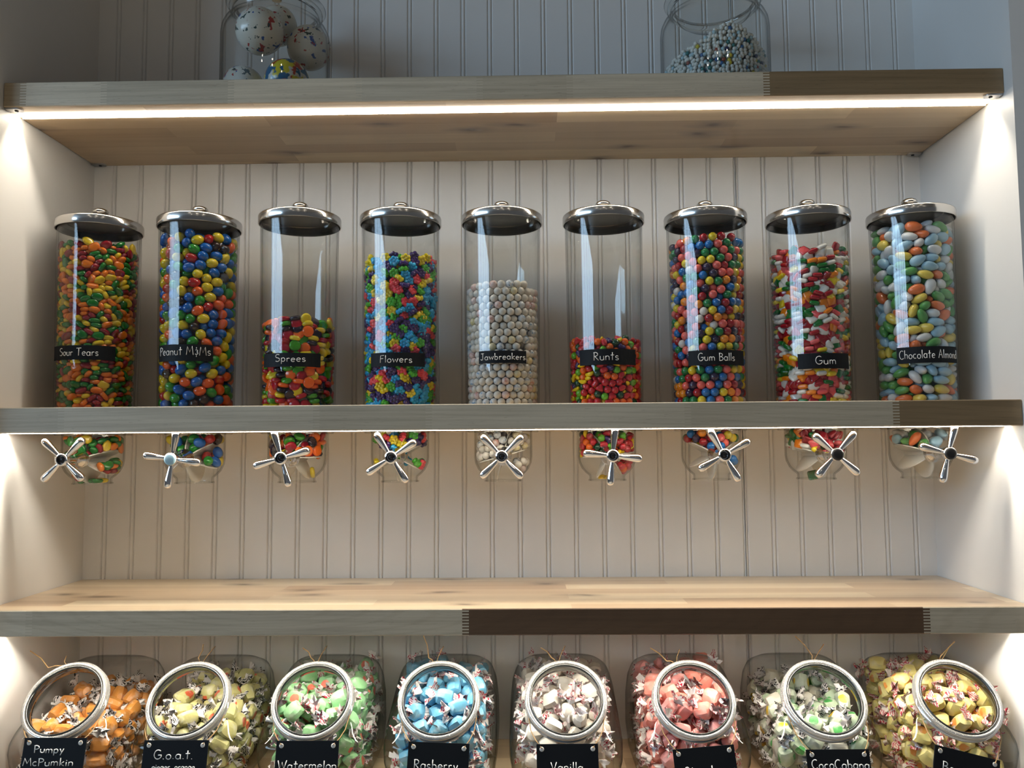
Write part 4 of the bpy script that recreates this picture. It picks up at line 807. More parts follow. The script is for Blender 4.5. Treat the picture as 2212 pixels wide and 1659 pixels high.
132,9,-17,14,71,-24,330,18,22,0,76,-15,83,4,-5,13,-6,-71,278,12,-26,4,52,-55,477,-6,-16,-19,77,-11,541,19,-15,1,87,-12,503,22,9,0,-103,-11,430,16,-12,-10,34,-58,238,24,9,4,81,-12,419,6,-17,-20,-56,-41,16,3,2,26,14,-72,409,-1,11,21,-93,-32,230,-6,1,28,6,-72,196,-14,-18,-20,40,-58,340,14,11,-4,-25,
-58,523,-8,17,-16,24,-71,486,21,-1,11,56,-50,396,29,7,-1,-37,-56,147,-2,13,-27,-67,-21,558,7,1,4,-105,-5,535,9,-12,11,-55,-63,536,24,7,5,-25,-67,447,-5,29,-3,-29,-66,493,-19,19,-13,75,-20,467,-6,12,0,22,-71,452,-13,-16,0,-9,-69,138,-15,5,13,57,-41,254,-20,2,-18,-65,-43,482,1,-2,-9,-68,-45,282,-19,
-7,5,63,-43,539,7,-26,-13,-58,-56,66,22,-9,0,-5,-70,541,-20,23,1,59,-48,363,-21,-6,21,-11,-70,226,24,-1,-9,72,-10,51,-9,9,-18,-23,-67,350,-29,10,-2,42,-61,520,14,10,4,66,-34,439,-12,-16,10,17,-45,535,13,14,12,-101,-29,510,14,15,13,37,-32,553,10,17,11,69,-26,190,9,-18,23,70,10,334,-12,7,-4,-70,8,77,
7,12,11,-26,-71,408,-8,-3,-4,-27,-70,255,-26,-7,1,-13,-70,172,15,-20,-18,73,5,195,1,-7,-11,-73,-42,335,-23,-5,14,-65,-26,247,9,-6,-7,-76,14,487,14,-1,-10,69,-2,166,8,8,19
    ],
    'h2': [
39,-62,138,-12,25,-12,-31,-66,143,3,-15,16,72,3,107,14,6,-11,62,-39,150,3,0,14,58,-39,80,14,22,13,73,-4,149,17,-5,-22,69,-7,76,5,-24,-2,12,-46,151,-21,-14,-2,17,-46,122,-7,11,26,-19,-52,117,22,-22,-3,-66,-23,147,-7,4,4,41,-10,92,-18,0,-13,-22,-26,146,14,-14,-8,-45,-41,129,10,8,9,69,23,79,-11,-8,-15,
65,26,150,-5,1,-29,12,25,149,25,11,14,38,-24,138,8,3,7,37,61,91,8,5,0,12,-10,149,17,-18,-9,-22,9,150,2,11,15,60,40,103,-11,-4,18,14,-11,120,10,9,14,33,10,134,15,-17,3
    ],
    't3': [
58,-88,79,-16,3,12,55,-92,241,4,-19,-18,17,-101,195,-3,-25,-14,-16,-99,165,20,16,-9,-15,-99,186,-6,1,1,-15,-99,205,-6,-1,-2,47,-89,281,26,-14,7,-6,-97,229,-5,-5,11,-5,-97,126,2,-4,18,105,-13,275,-22,-5,15,87,-44,178,12,23,-12,46,-86,172,-14,-26,-5,57,-79,148,29,-9,5,-60,-77,223,-13,9,25,-25,-92,57,
3,-2,25,51,-85,264,22,17,1,31,-91,131,0,-1,-10,16,-95,161,-30,7,-5,56,-78,116,-1,0,10,62,-74,132,10,29,-3,2,-95,41,19,-24,-4,40,-85,212,8,-9,-1,-46,-88,267,-2,3,9,27,-93,147,-4,0,29,-29,-91,24,2,0,0,-14,-97,264,1,-2,-11,20,-96,266,22,21,2,62,-75,204,0,2,20,24,-93,115,-1,0,-21,35,-89,38,3,-2,-5,-19,
-96,279,-22,22,-2,16,-94,69,-17,-26,0,-9,-96,143,2,0,-8,-9,-95,88,-8,30,0,22,-93,53,-4,-31,-1,16,-96,219,-22,-21,1,25,-94,250,-31,7,0,3,-96,104,5,4,18,-30,-90,42,1,4,-15,15,-97,281,2,-1,-20,-13,-97,248,0,-2,7,26,-92,84,10,-29,-1,-19,-94,72,-31,3,2,36,-89,99,0,0,22,54,-79,54,1,1,10,88,-37,70,26,-15,
3,69,-65,23,-1,-31,-3,-45,-87,248,-2,0,23,66,-72,220,0,2,21,-28,-92,103,-21,23,1,63,-71,38,1,-1,3,26,-94,233,29,-11,-3,86,-43,94,0,4,26,44,-87,189,2,1,-14,5,-86,24,2,1,-26,-35,-90,119,-1,2,-22,-57,-77,103,-5,-3,10,36,-77,24,3,0,-22,-44,-86,88,-27,-14,-1,79,-53,54,28,14,0,-38,-89,135,1,1,-4,82,-53,
248,6,30,-2,69,-68,187,0,-2,17,70,-66,171,-29,-1,-3,-41,-88,152,25,-19,-4,87,-45,264,1,-1,-11,66,-70,101,0,-2,-1,84,-49,201,0,2,20,81,-52,143,-23,19,1,83,-48,127,-8,30,2,-58,-76,42,3,2,-2,-50,-82,73,-27,-10,1,79,-56,158,0,-2,23,-45,-86,187,-3,0,28,-38,-90,219,0,2,18,-47,-85,203,0,0,-27,74,-65,234,
-9,-30,3,84,-44,38,-5,31,1,87,-44,217,-1,-1,-22,92,-22,49,-4,1,0,-55,-78,58,0,4,-24,74,-61,84,25,-16,-1,-59,-74,25,0,4,-24,13,-87,176,-4,0,30,66,-57,276,20,24,0,95,-14,112,30,6,0,92,-34,234,-4,30,2,87,-36,23,-22,-22,0,-42,-82,171,30,3,1,-63,-73,128,1,-1,14,-73,-62,109,0,-5,-11,94,-5,31,0,12,-28,-69,
-70,256,20,-23,1,-65,-72,144,1,0,6,15,-94,9,31,3,1,105,23,238,11,12,15,-87,-42,99,13,1,10,93,-27,157,1,-3,31,95,-23,251,-1,-1,5,-70,-67,177,12,29,1,-68,-68,160,0,1,-17,96,8,147,-27,6,0,76,-42,111,-1,0,-5,-70,-67,193,1,0,-30,94,-13,79,-3,-1,-9,-76,-62,271,30,7,0,95,-16,128,2,1,-27,96,-18,204,-2,-1,
-27,-73,-65,240,28,-12,-2,-75,-59,74,-8,-27,-2,97,-13,219,8,-30,2,-78,-58,208,0,0,1,47,-82,9,16,26,1,-30,-79,233,-1,1,-27,95,-12,95,27,-12,1,96,5,164,-22,-15,-6,-20,-85,9,1,-1,15,97,13,187,-23,-17,-8,63,-59,69,1,0,18,61,-64,254,-8,-8,26,-77,-56,58,-8,-28,-3,-78,-53,42,4,-4,25,-80,-51,26,-14,-25,-3,
95,-4,58,3,29,-8,-56,-71,9,1,-1,25,95,-23,188,0,2,0,-86,-44,122,9,-29,-5,-84,-48,138,-1,3,-28,-87,-44,193,4,8,-11,-87,-44,155,3,-30,-4,-78,-59,224,0,1,17,37,-68,163,4,1,-2,74,-52,9,16,-27,0,76,-21,279,-24,20,0,-89,-42,254,-3,-30,6,39,-70,73,6,-7,-10,-88,-39,174,-15,-24,-3,-97,-32,228,8,-6,-11,96,17,
207,-6,28,0,94,19,117,-1,-1,26,93,-17,9,-25,-19,-1,-81,-48,9,1,0,13,94,19,133,-18,24,3,94,22,47,8,7,-19,-1,-74,124,10,11,-14,80,-20,142,2,3,-22,97,20,267,25,-13,-4,-62,-56,89,4,-1,13,-8,-66,52,-2,-31,-2,94,18,85,1,0,-9,93,18,25,1,1,-27,94,18,68,-25,-19,-2,-93,-32,267,0,-6,-29,94,18,101,25,19,1,97,
20,284,2,2,18,93,29,168,-9,-14,-10,89,-2,241,8,3,0,-19,-63,81,3,1,22,-94,-18,71,27,-14,-2,5,-70,252,-6,-13,7,-92,-25,39,0,-1,9,-94,-15,54,28,13,0,-92,-22,23,2,3,-31,-6,-74,213,1,-1,-2,81,-14,174,-1,0,-23,-80,16,284,17,-19,1,-13,-63,96,-29,11,4,38,-55,103,-1,-2,11,-31,-60,36,4,1,-20,32,-57,50,-15,
-26,-3,-96,-14,152,-29,1,-2,35,-57,134,2,-3,-13,-94,-23,200,-8,22,19,-94,-16,116,-7,-30,-3,-97,-11,254,-10,28,8,-10,-75,156,2,-26,14,-98,-7,230,13,3,-7,-44,-49,121,-21,20,-6,-39,-62,277,0,1,-16,84,-9,263,19,24,-1,-95,-16,134,23,-20,3,-96,-12,170,3,0,0,93,18,9,0,0,18,29,-51,250,2,0,14,-7,-52,271,0,0,
-20,68,1,121,-28,-12,-1,-16,-66,180,-6,-30,-3,44,-59,227,2,18,-9,-23,-65,257,0,0,-3,26,-46,267,0,3,-29,-49,-46,246,-2,-2,-5,61,-32,188,-2,4,30
    ],
    'h3': [
49,-61,109,-18,15,20,61,-51,138,-19,1,12,0,-74,123,7,-13,-26,72,-35,110,11,-16,-16,22,-69,107,18,12,7,-55,-58,109,17,5,-17,-72,-13,152,-12,1,19,48,5,40,-28,-6,1,25,-67,155,-21,15,-9,-6,-70,140,-5,27,-11,63,-32,153,22,4,1,-70,-38,133,-21,-10,-21,80,1,155,-8,13,-8,-26,-65,100,30,-4,0,-43,-21,130,-1,4,
23,-16,-37,155,24,12,-2,39,-43,123,5,11,-2,-51,-29,115,-3,1,16,72,13,133,-7,1,-22,13,-43,132,10,-7,-17,70,8,113,27,11,-1,-78,-15,108,-1,-15,5,64,-19,128,10,25,-1,-64,20,143,-2,0,0,-63,50,147,-2,17,-12,16,-21,155,-18,-22,-2,-6,-50,146,-1,-8,-22,-21,-34,106,14,2,27,65,-6,100,0,1,30,45,-34,99,0,0,-19,
60,35,99,0,0,21,-68,2,130,0,-2,-9,21,7,147,-13,-2,26,21,-35,106,10,-6,-18,-45,-33,100,-3,31,-1,27,-4,100,1,-1,20,19,78,148,15,-5,1,-4,-44,117,-23,-8,14,58,40,145,3,1,14,16,42,151,-18,-24,-5
    ],
    't4': [
9,-106,368,-9,-9,-10,-20,-104,166,4,-18,18,-4,-108,458,-13,-14,-10,53,-91,108,-16,1,9,-33,-104,381,13,11,-16,-13,-106,329,-8,17,12,29,-100,199,-14,-13,-6,-50,-88,89,9,-18,-24,-13,-99,63,-5,-22,-6,85,-61,33,-18,2,17,50,-92,443,21,13,-9,29,-101,384,-2,-6,-27,73,-74,203,1,13,-12,-3,-103,247,4,-9,-21,
40,-93,228,27,-8,7,45,-89,44,8,27,-6,-68,-86,404,0,-18,14,73,-70,106,3,-15,18,90,-57,187,9,-16,-17,-12,-102,302,9,2,9,-2,-100,23,4,-2,10,14,-99,70,-5,25,5,39,-92,63,18,-22,6,-24,-94,32,0,17,-6,7,-100,322,-20,5,-8,77,-72,467,17,-10,3,55,-84,214,-17,12,-3,-46,-89,30,4,8,-15,44,-92,354,-2,1,2,-4,-104,
421,2,-5,-10,28,-96,94,7,2,-16,14,-98,50,4,4,-28,20,-98,110,-4,26,4,-77,-71,64,17,-2,-10,-36,-97,295,7,6,27,33,-96,258,-5,5,-5,25,-101,433,-29,12,-2,56,-84,248,29,2,5,24,-102,451,-1,0,12,76,-66,144,21,11,-11,11,-100,270,17,19,4,-86,-68,379,-9,-16,18,75,-72,426,17,-11,1,-67,-78,361,16,-18,-18,56,-88,
421,2,-7,-6,-3,-101,199,27,-14,-3,42,-93,312,-29,-4,-8,42,-91,127,-4,26,-3,-14,-97,101,-7,-25,-1,58,-87,461,9,-27,5,14,-100,230,-5,2,-17,3,-101,215,1,3,10,-33,-99,470,-1,6,-16,-9,-98,118,4,3,14,-26,-95,88,0,7,-12,-28,-97,270,-10,-2,17,13,-101,346,0,-4,4,56,-81,24,-28,-8,0,-14,-102,435,-7,0,21,31,
-98,467,28,12,-2,2,-101,181,1,0,0,-51,-85,65,-30,-7,-1,-2,-103,394,1,-24,1,40,-94,398,-1,5,23,51,-89,370,7,-28,3,53,-88,332,18,-18,-4,34,-93,161,3,-1,-30,-74,-71,222,-12,3,9,30,-98,417,0,-3,7,-36,-94,247,-25,-9,6,86,-53,125,-2,26,15,-49,-89,333,0,10,-6,-31,-95,199,-1,5,-11,68,-78,347,-23,17,6,-2,
-100,282,-1,-5,4,-34,-93,128,17,-20,-2,37,-92,144,1,-4,-13,74,-71,329,-17,22,8,1,-98,85,-6,25,1,20,-95,34,-18,-25,-4,22,-97,244,-4,5,-4,30,-97,330,-9,2,-23,-12,-99,138,5,3,19,12,-102,404,-6,-24,4,7,-99,164,0,-2,30,64,-81,405,7,-3,-21,15,-97,128,-9,28,2,-70,-75,333,26,-3,-2,-34,-98,423,7,3,17,-12,
-101,375,22,6,17,16,-100,302,0,-5,5,-40,-92,111,0,6,7,30,-94,178,-2,-1,29,78,-65,277,-28,-12,5,67,-71,45,6,-5,-9,104,-29,302,2,16,-2,53,-86,266,5,-4,-22,-58,-83,140,5,4,-26,78,-67,394,25,14,5,-24,-100,356,3,8,9,52,-88,299,8,1,-25,74,-73,370,-17,17,-7,89,-51,307,-5,-2,-21,-25,-97,215,-3,4,-20,63,-78,
289,-14,20,-1,-71,-72,193,-27,-3,5,-29,-99,446,-16,23,-8,-43,-94,402,-28,6,-8,-38,-92,151,22,-14,-8,-47,-89,270,11,-8,-26,11,-98,147,0,2,-14,-61,-80,164,5,6,5,78,-62,69,-7,15,7,-85,-58,294,3,-7,21,90,-51,376,14,-25,4,55,-83,478,1,-30,4,61,-78,86,25,-11,-10,-15,-98,259,10,21,-1,-44,-89,233,-28,-3,6,
-67,-78,464,14,-23,-12,-35,-95,342,3,-23,-3,-55,-88,421,-6,7,-15,-39,-92,184,-27,4,9,77,-66,241,13,-26,-1,84,-55,99,9,-7,10,-56,-87,442,1,0,5,52,-86,191,-30,6,-1,-55,-86,314,-29,9,5,58,-80,158,-16,-25,-2,57,-83,175,-9,29,2,74,-68,225,-2,0,-11,-52,-87,218,-19,-19,2,87,-50,165,-1,-1,21,98,-35,200,14,
5,9,75,-69,260,11,-25,-2,87,-59,441,-13,25,-5,64,-76,127,0,-5,-8,62,-76,61,-26,9,-6,26,-90,290,-11,23,-2,92,-43,223,-3,-1,21,-33,-92,52,25,15,6,-81,-57,104,28,-1,0,-56,-83,285,-14,22,-10,36,-92,14,24,-7,-16,-72,-74,264,3,-5,-7,-58,-81,203,0,6,-13,-62,-82,248,3,-5,-5,91,-50,422,-29,0,-5,89,-50,339,6,
1,-7,-48,-90,364,15,-27,-2,37,-84,277,-8,-1,28,-45,-92,459,0,5,-10,81,-60,293,3,-28,3,-85,-55,126,-2,-13,-5,-72,-65,32,-12,-19,-4,90,-55,477,4,5,-1,-77,-63,172,-10,26,-14,-81,-65,352,-9,-6,-11,97,-29,71,16,8,2,-74,-66,150,-4,-3,-2,-65,-76,87,13,9,1,35,-84,83,1,-8,18,-58,-75,47,1,-3,-24,86,-48,59,16,
-1,-9,-67,-75,301,4,-2,30,93,-47,405,-15,24,-1,56,-78,383,-3,3,0,-16,-88,231,-30,5,6,-69,-63,127,6,16,1,84,-56,356,-2,-4,25,95,-30,46,-7,-3,-7,-90,-53,476,-7,-22,-2,-78,-68,438,-3,-2,-16,-9,-84,478,-22,1,-9,90,-42,90,-20,8,3,94,-41,279,-7,1,-30,-56,-81,17,6,8,-10,90,-46,262,1,4,5,-55,-85,382,-30,7,
2,101,-24,461,11,29,3,91,-41,240,-2,3,28,-96,-30,193,0,-28,-1,92,-40,325,3,-7,16,-32,-92,9,1,0,-12,89,-46,147,-1,29,-2,102,-26,422,7,12,-12,-88,-52,272,-8,3,-15,98,-22,146,8,12,-25,75,-64,13,-20,-19,2,-82,-58,315,5,29,1,99,-25,178,18,-22,-7,-82,-63,455,-3,-4,-25,96,-33,391,-27,6,-2,-81,-61,246,-1,5,
-7,65,-61,174,-12,-13,-19,-30,-90,316,-12,-11,15,-76,-69,421,8,-29,4,103,-16,336,0,10,-14,-80,-61,84,12,-23,10,18,-84,15,-5,-20,1,97,-33,354,-20,-19,9,93,-37,119,5,-14,22,102,-15,237,10,7,5,-3,-83,44,3,8,-3,100,-25,370,-6,-25,7,101,3,91,-2,-5,-4,98,-18,113,14,4,3,-85,-49,49,10,26,0,91,-34,26,27,15,
-3,-86,-50,211,0,2,-6,23,-83,365,7,1,-13,109,-1,360,20,3,20,98,-22,258,-12,21,7,-91,-44,146,13,-26,2,63,-68,444,13,23,-2,102,-6,214,8,-2,-7,97,-32,442,-19,-25,-4,-87,-52,331,-2,-1,27,-43,-74,172,4,-24,-5,104,-9,403,-8,-28,-1,-96,-37,251,-7,6,-3,99,-29,477,2,-3,19,58,-65,308,-6,-2,-10,-84,-48,25,-20,
-22,1,-104,-29,276,10,-12,-7,85,-48,456,-27,14,-6,101,-2,167,-18,19,1,-97,-37,355,-26,0,8,105,-6,442,-20,-14,-14,104,-2,382,-29,-8,-7,-102,-25,399,12,4,19,-96,-26,83,9,-11,27,49,-67,139,22,6,3,-96,-38,304,15,-13,10,-17,-83,407,5,2,31,16,-78,473,27,-1,-4,-26,-79,74,-17,21,13,-80,-62,401,-3,-3,-16,
-92,-45,430,-2,3,26,-90,-43,164,9,-28,0,-54,-69,106,8,-24,1,-3,-81,356,-5,1,-21,-95,-40,446,19,22,-4,-98,-35,462,4,30,-7,101,-3,136,-9,-25,0,-85,-53,230,-28,-7,6,-100,-28,340,-22,-11,3,-18,-82,157,-2,-26,1,103,3,259,16,1,9,98,-5,27,3,1,-26,-99,-21,177,6,-1,27,100,-14,279,-4,4,20,-90,-45,412,-4,1,8,
1,-86,441,20,19,-12,-98,-28,230,3,4,9,42,-69,75,-16,-23,-10,-96,-27,36,-4,-27,3,-4,-81,12,-1,5,-26,100,-3,48,4,-3,-5,100,-1,191,-21,-1,-3,-100,-6,71,4,-4,-15,17,-81,314,-4,8,12,100,-3,66,-18,20,-1,-98,-24,211,4,0,26,-95,-37,376,-24,-8,5,-102,-22,426,-5,-11,-11,-72,-65,10,8,-30,-2,-102,-5,328,4,2,-3,
47,-66,9,-22,23,1,-96,-24,129,-28,12,-6,-92,-34,113,9,28,1,105,-2,478,-3,5,-25,-23,-82,391,-27,-13,6,88,-39,9,0,1,28,-48,-70,124,15,-19,-2,103,6,333,14,10,-15,50,-62,230,17,15,3,-18,-81,181,-19,-8,-22,2,-74,110,16,3,-24,102,-1,292,26,8,-1,102,-2,310,-3,0,4,66,-51,323,-14,26,8,-89,-41,9,1,0,20,104,
-1,421,23,-20,-4,17,-77,219,9,-1,6,-104,-22,155,7,-15,-3,-14,-82,288,-13,-1,12,17,-81,195,2,4,12,36,-75,429,-25,15,5,105,20,210,-20,-7,20,96,-10,9,-27,16,-1,45,-74,109,-12,-15,-8,99,14,106,-2,-4,-3,37,-64,206,-4,-9,4,-104,-13,367,7,-24,6,74,-47,207,1,10,17,43,-61,37,26,-13,-4,7,-79,66,-12,-12,-9,42,
-66,343,25,8,11,-105,-10,448,-28,5,8,75,-41,186,-25,15,6,-102,-17,306,15,21,2,-97,-12,108,2,-26,-13,-91,-21,52,4,5,22,65,-53,406,-4,2,20,-80,-37,281,27,8,-11,97,24,126,30,5,-7,70,-44,38,-9,26,0,-101,-3,134,13,15,-5,-11,-83,335,-6,-10,27,-64,-52,470,28,-3,9,106,27,430,16,12,17,-96,-13,13,12,-25,7,58,
-58,197,0,1,4,97,23,145,-4,0,-27,102,27,454,8,28,10,8,-72,159,-8,-4,26,98,22,188,23,-19,-3,98,25,167,-11,5,-5,-86,-37,91,7,8,-7,5,-78,254,-7,-6,6,62,-50,91,6,7,13,-31,-66,139,-9,-4,6,9,-79,457,10,-25,3,29,-72,243,-9,-24,-12,97,25,251,26,7,-2,-52,-54,180,17,-16,11,-53,-64,239,-26,-3,-4,58,-58,364,
-15,-9,3,102,26,474,-2,-7,25,-103,-1,223,24,-3,12,-30,-71,44,-4,23,17,-17,-72,122,-27,-8,-1,98,23,232,-1,-2,-4,106,26,381,-17,-9,20,-102,2,399,26,3,4,-10,-77,315,9,25,12,102,22,403,-29,4,-6,-97,-1,25,0,-29,9,72,-33,365,-17,19,3,9,-58,441,-1,5,20,9,-75,411,16,24,-4,101,24,275,8,-21,-1,33,-68,296,-10,
-11,-16,105,25,300,-11,-13,14,24,-72,48,-4,-6,15,67,-36,76,-7,-28,-11,39,-68,413,1,4,-15,100,26,328,-19,-6,-8,-25,-68,246,2,3,7,94,23,43,1,2,-18,12,-80,389,3,9,5,-28,-73,354,6,1,20,-100,-1,95,5,-12,24,36,-70,466,-9,-13,18,15,-74,338,3,3,7,83,-24,295,4,-7,-17,95,24,78,-9,-28,-4,95,23,60,-28,10,2,-54,
-64,342,8,-26,4,-45,-69,437,9,-9,3,-51,-65,399,-30,-2,7,-101,7,244,-8,1,-6,-61,-57,64,-5,-6,14,-64,-59,382,1,-6,-6,22,-71,128,-21,20,-1,69,-42,256,8,-23,-4,36,-68,323,-19,-23,5,-56,-56,455,3,25,0,85,-10,322,9,8,-25,90,21,26,1,-1,14,-61,-41,328,-1,7,-2,74,-13,185,0,5,0,-19,-79,459,2,1,6,-40,-70,298,
6,-24,11,-51,-62,366,5,16,13,101,24,354,9,-3,-11,-3,-73,178,-9,12,-1,38,-64,184,1,3,14,83,-23,162,-23,-10,-10,71,-31,310,27,-11,11,71,-24,15,10,-9,-27,81,16,265,-1,-6,18,-36,-46,475,-9,7,24,-28,-79,374,-7,1,-25,-105,0,425,-8,-14,-9,-84,-42,389,1,9,-12,-19,-75,427,-28,10,1,-60,-57,283,0,27,-6,-28,
-70,212,-25,-17,3,22,-71,149,-19,18,-5,23,-69,106,-3,13,-4,95,3,459,-13,22,-8,59,-50,422,26,6,2,78,-28,407,-10,-6,3,82,-9,222,-3,24,7
    ],
    'h4': [
51,-61,156,-11,17,-21,59,-36,70,6,-16,7,17,-71,151,22,14,16,-8,-74,142,5,17,9,17,-72,129,0,-2,-18,41,-63,134,-2,9,-6,-48,-55,156,-12,-12,2,15,-72,109,23,16,5,-31,-68,148,26,-4,-9,-10,-73,112,8,15,8,-25,-67,123,-11,-11,12,-75,-2,67,-23,-6,16,-46,-59,130,6,2,25,72,-17,63,-11,-7,13,59,-43,138,-2,6,-5,
-13,-51,157,5,24,-1,74,-9,149,23,-10,-3,-66,-32,142,-30,1,3,65,-36,153,10,-23,-1,41,-37,123,7,25,2,71,15,135,-4,1,-30,39,-43,156,-1,6,-4,10,77,73,4,17,-24,17,-41,151,28,-8,-8,-70,18,156,-10,29,0,59,-14,133,25,13,7,-75,-2,140,6,1,25,70,18,153,1,-29,-2,16,-42,110,-20,20,-5,-13,-7,156,26,-5,8,-39,-30,
144,-5,6,-20,67,9,65,11,-2,5,64,29,67,10,3,-6,-9,-46,132,19,5,19,-61,-10,156,16,-10,-12,17,-42,132,8,-26,-1,-57,45,155,-3,2,-15,-29,-35,125,-1,-6,-7,15,55,151,-17,-11,15,47,-16,151,-3,10,19,-36,64,150,-7,17,-8
    ],
    't5': [
11,-100,35,-14,-100,78,-14,-100,35,-6,-103,230,30,-99,253,-15,-101,165,-27,-97,56,15,-103,318,-28,-98,143,22,-99,144,35,-95,78,2,-104,339,-9,-104,274,10,-102,165,-18,-101,208,-1,-101,57,-27,-98,100,35,-95,122,-23,-102,338,-36,-98,360,-22,-102,295,7,-103,209,18,-101,231,10,-101,122,-2,-101,100,11,
-101,78,23,-98,57,-39,-93,78,0,-105,382,17,-102,274,-20,-101,251,-4,-102,186,-2,-102,143,31,-98,207,-29,-98,186,-15,-101,122,23,-98,100,-11,-105,360,14,-104,361,26,-102,383,-25,-102,382,3,-104,296,27,-101,340,28,-100,296,-33,-98,273,39,-96,319,-10,-104,317,34,-96,165,46,-91,144,38,-97,362,-34,-98,
316,-31,-98,229,-42,-94,208,45,-92,187,47,-90,57,-47,-94,337,42,-94,232,51,-91,297,-39,-94,121,57,-82,35,47,-90,100,49,-93,384,-38,-93,35,-50,-88,100,50,-92,341,-44,-93,251,63,-83,276,-52,-88,185,57,-83,78,-48,-94,381,-45,-93,294,53,-89,254,57,-85,166,54,-88,211,65,-80,232,5,-95,251,57,-84,122,-51,
-89,143,-60,-81,35,82,-61,189,-56,-87,272,-62,-81,164,-38,-90,164,60,-86,363,-57,-87,315,-54,-88,229,-61,-81,78,33,-88,35,20,-91,186,61,-84,319,-70,-73,56,-64,-81,206,-73,-72,144,-58,-87,359,67,-75,57,67,-77,144,-67,-80,293,-65,-80,250,67,-76,100,94,-43,234,70,-79,385,73,-72,210,71,-77,342,72,-75,
298,73,-74,255,-69,-79,380,-78,-70,316,-68,-80,337,-73,-72,185,-47,-83,57,76,-69,166,-70,-73,100,-79,-64,121,24,-97,13,-74,-72,228,76,-67,122,-59,-78,121,76,-66,79,37,-87,274,76,-66,35,79,-69,364,80,-67,321,-2,-100,13,-75,-71,271,-26,-97,13,-77,-71,358,81,-65,277,-78,-63,35,47,-89,13,-79,-64,78,84,
-57,101,84,-58,144,84,-56,57,-94,-40,165,-49,-87,13,88,-54,256,100,-18,147,87,-58,343,89,-52,211,-83,-62,249,-86,-60,337,-88,-52,186,88,-56,299,-86,-61,380,-84,-62,293,-89,-51,227,67,-74,13,90,-48,168,-86,-53,100,-88,-52,144,90,-47,123,-86,-53,56,90,-46,79,90,-45,35,93,-48,365,-90,-51,271,-93,-49,
359,-92,-49,315,94,-46,322,-69,-72,13,94,-44,278,94,-40,191,-92,-42,121,-91,-42,35,-92,-42,78,95,-34,101,98,-36,344,-95,-40,249,-102,-17,223,95,-33,57,-96,-40,292,99,-31,258,83,-55,13,98,-33,300,-97,-37,337,-101,-17,198,99,-30,214,-89,-38,206,-100,-17,148,-75,-59,206,-101,-28,371,-85,-53,13,-96,-31,
56,-74,-57,164,-97,-30,100,99,-25,171,102,-25,366,-100,-28,271,99,-23,123,99,-22,79,64,-50,201,-103,-17,324,98,-21,36,102,-22,323,102,-19,279,101,-19,236,102,-15,194,-103,-16,349,95,-33,13,-101,-17,173,-103,-16,298,-102,-16,248,-100,-18,121,-99,-18,35,101,-10,102,-99,-18,78,104,-11,345,101,-9,57,
-96,-30,13,72,-33,183,32,-76,219,103,5,258,74,-35,249,102,4,160,-102,4,136,-15,-77,202,102,4,135,104,2,319,-104,5,286,105,5,372,12,-79,281,100,-9,13,103,5,208,70,-42,224,47,-68,195,14,-77,163,3,-72,369,103,5,233,-102,5,186,57,-60,285,100,3,35,23,-77,304,-104,5,311,-103,5,236,-101,-2,58,14,-81,348,
-13,-80,325,-102,5,161,-13,-81,283,-103,5,261,26,-75,141,-101,4,111,-19,-69,381,-11,-82,350,-25,-77,250,101,5,82,-105,6,361,-101,5,86,-31,-74,223,27,-66,364,35,-74,329,-104,6,336,-100,-6,13,-27,-74,181,60,-55,244,104,5,283,7,-78,214,47,-66,153,47,-68,350,16,-77,238,-47,-62,99,83,-6,248,101,27,296,
57,-56,133,47,-66,263,53,-61,221,-52,-60,334,-52,-64,263,-50,-63,181,98,26,70,-36,-74,320,-55,-62,307,57,-61,328,-52,-62,219,-99,4,211,99,24,120,-101,6,35,101,27,361,100,27,271,47,-54,371,-49,-64,139,-52,-61,381,-68,-43,344,-49,-52,358,-38,-74,364,97,26,45,-80,-26,136
    ],
    'h5': [
1,-75,139,27,-71,135,-30,-69,96,48,-50,62,42,-63,154,-6,-75,113,-16,-68,156,19,-73,109,41,-64,116,-45,-60,114,-21,-67,131,-59,-48,157,54,-53,134,-52,-55,91,-37,-57,147,64,-34,72,66,-36,148,67,-34,122,-72,-25,126,-63,-42,110,60,-21,50,-67,-35,87,-71,-27,151,2,-4,154,42,-24,68,74,-15,137,-74,-13,93,
72,-10,69,-68,-4,140,75,6,124,-75,-2,116,32,44,152,-28,70,97,-75,11,84,63,39,74,74,16,147,34,67,159,-20,-43,158,25,-25,126,41,27,70,30,-46,138,-44,61,113,-7,-51,118,-70,30,131,-2,-51,142,61,4,49,21,-48,110,-40,-30,150,-43,-32,93,-43,28,153,43,-39,116,45,-14,117,-4,-4,130,-24,-41,134,46,-25,140,-58,
48,157,-7,-26,117,-1,-26,142,-20,-18,160,-73,21,107,-18,28,158
    ],
    't6': [
-12,-102,71,3,-3,17,21,-35,-96,35,5,10,12,-17,-5,-102,49,3,-8,-5,29,-14,-101,27,5,7,-15,0,8,-103,28,4,-11,-18,-12,10,-101,67,5,-22,9,-3,-16,-102,173,3,13,14,2,-28,-101,53,4,-17,9,6,23,-101,168,0,28,-7,0,-5,-102,92,0,2,-3,3,35,-95,32,5,3,15,11,4,-104,181,0,-2,1,0,17,-101,89,0,-18,2,-16,-33,-98,198,0,
12,7,10,-35,-96,99,5,26,12,-3,-60,-84,139,5,12,-12,15,22,-101,195,5,-2,3,25,18,-101,46,3,0,27,-5,-49,-94,185,4,-12,12,24,-41,-95,67,4,21,-14,13,-59,-83,115,3,-11,-26,-9,66,-79,53,3,0,8,1,64,-81,86,3,-5,26,-9,-74,-70,41,3,26,-5,11,-21,-106,146,2,-14,6,3,25,-100,110,3,-3,5,-31,31,-97,72,3,-4,-7,3,61,
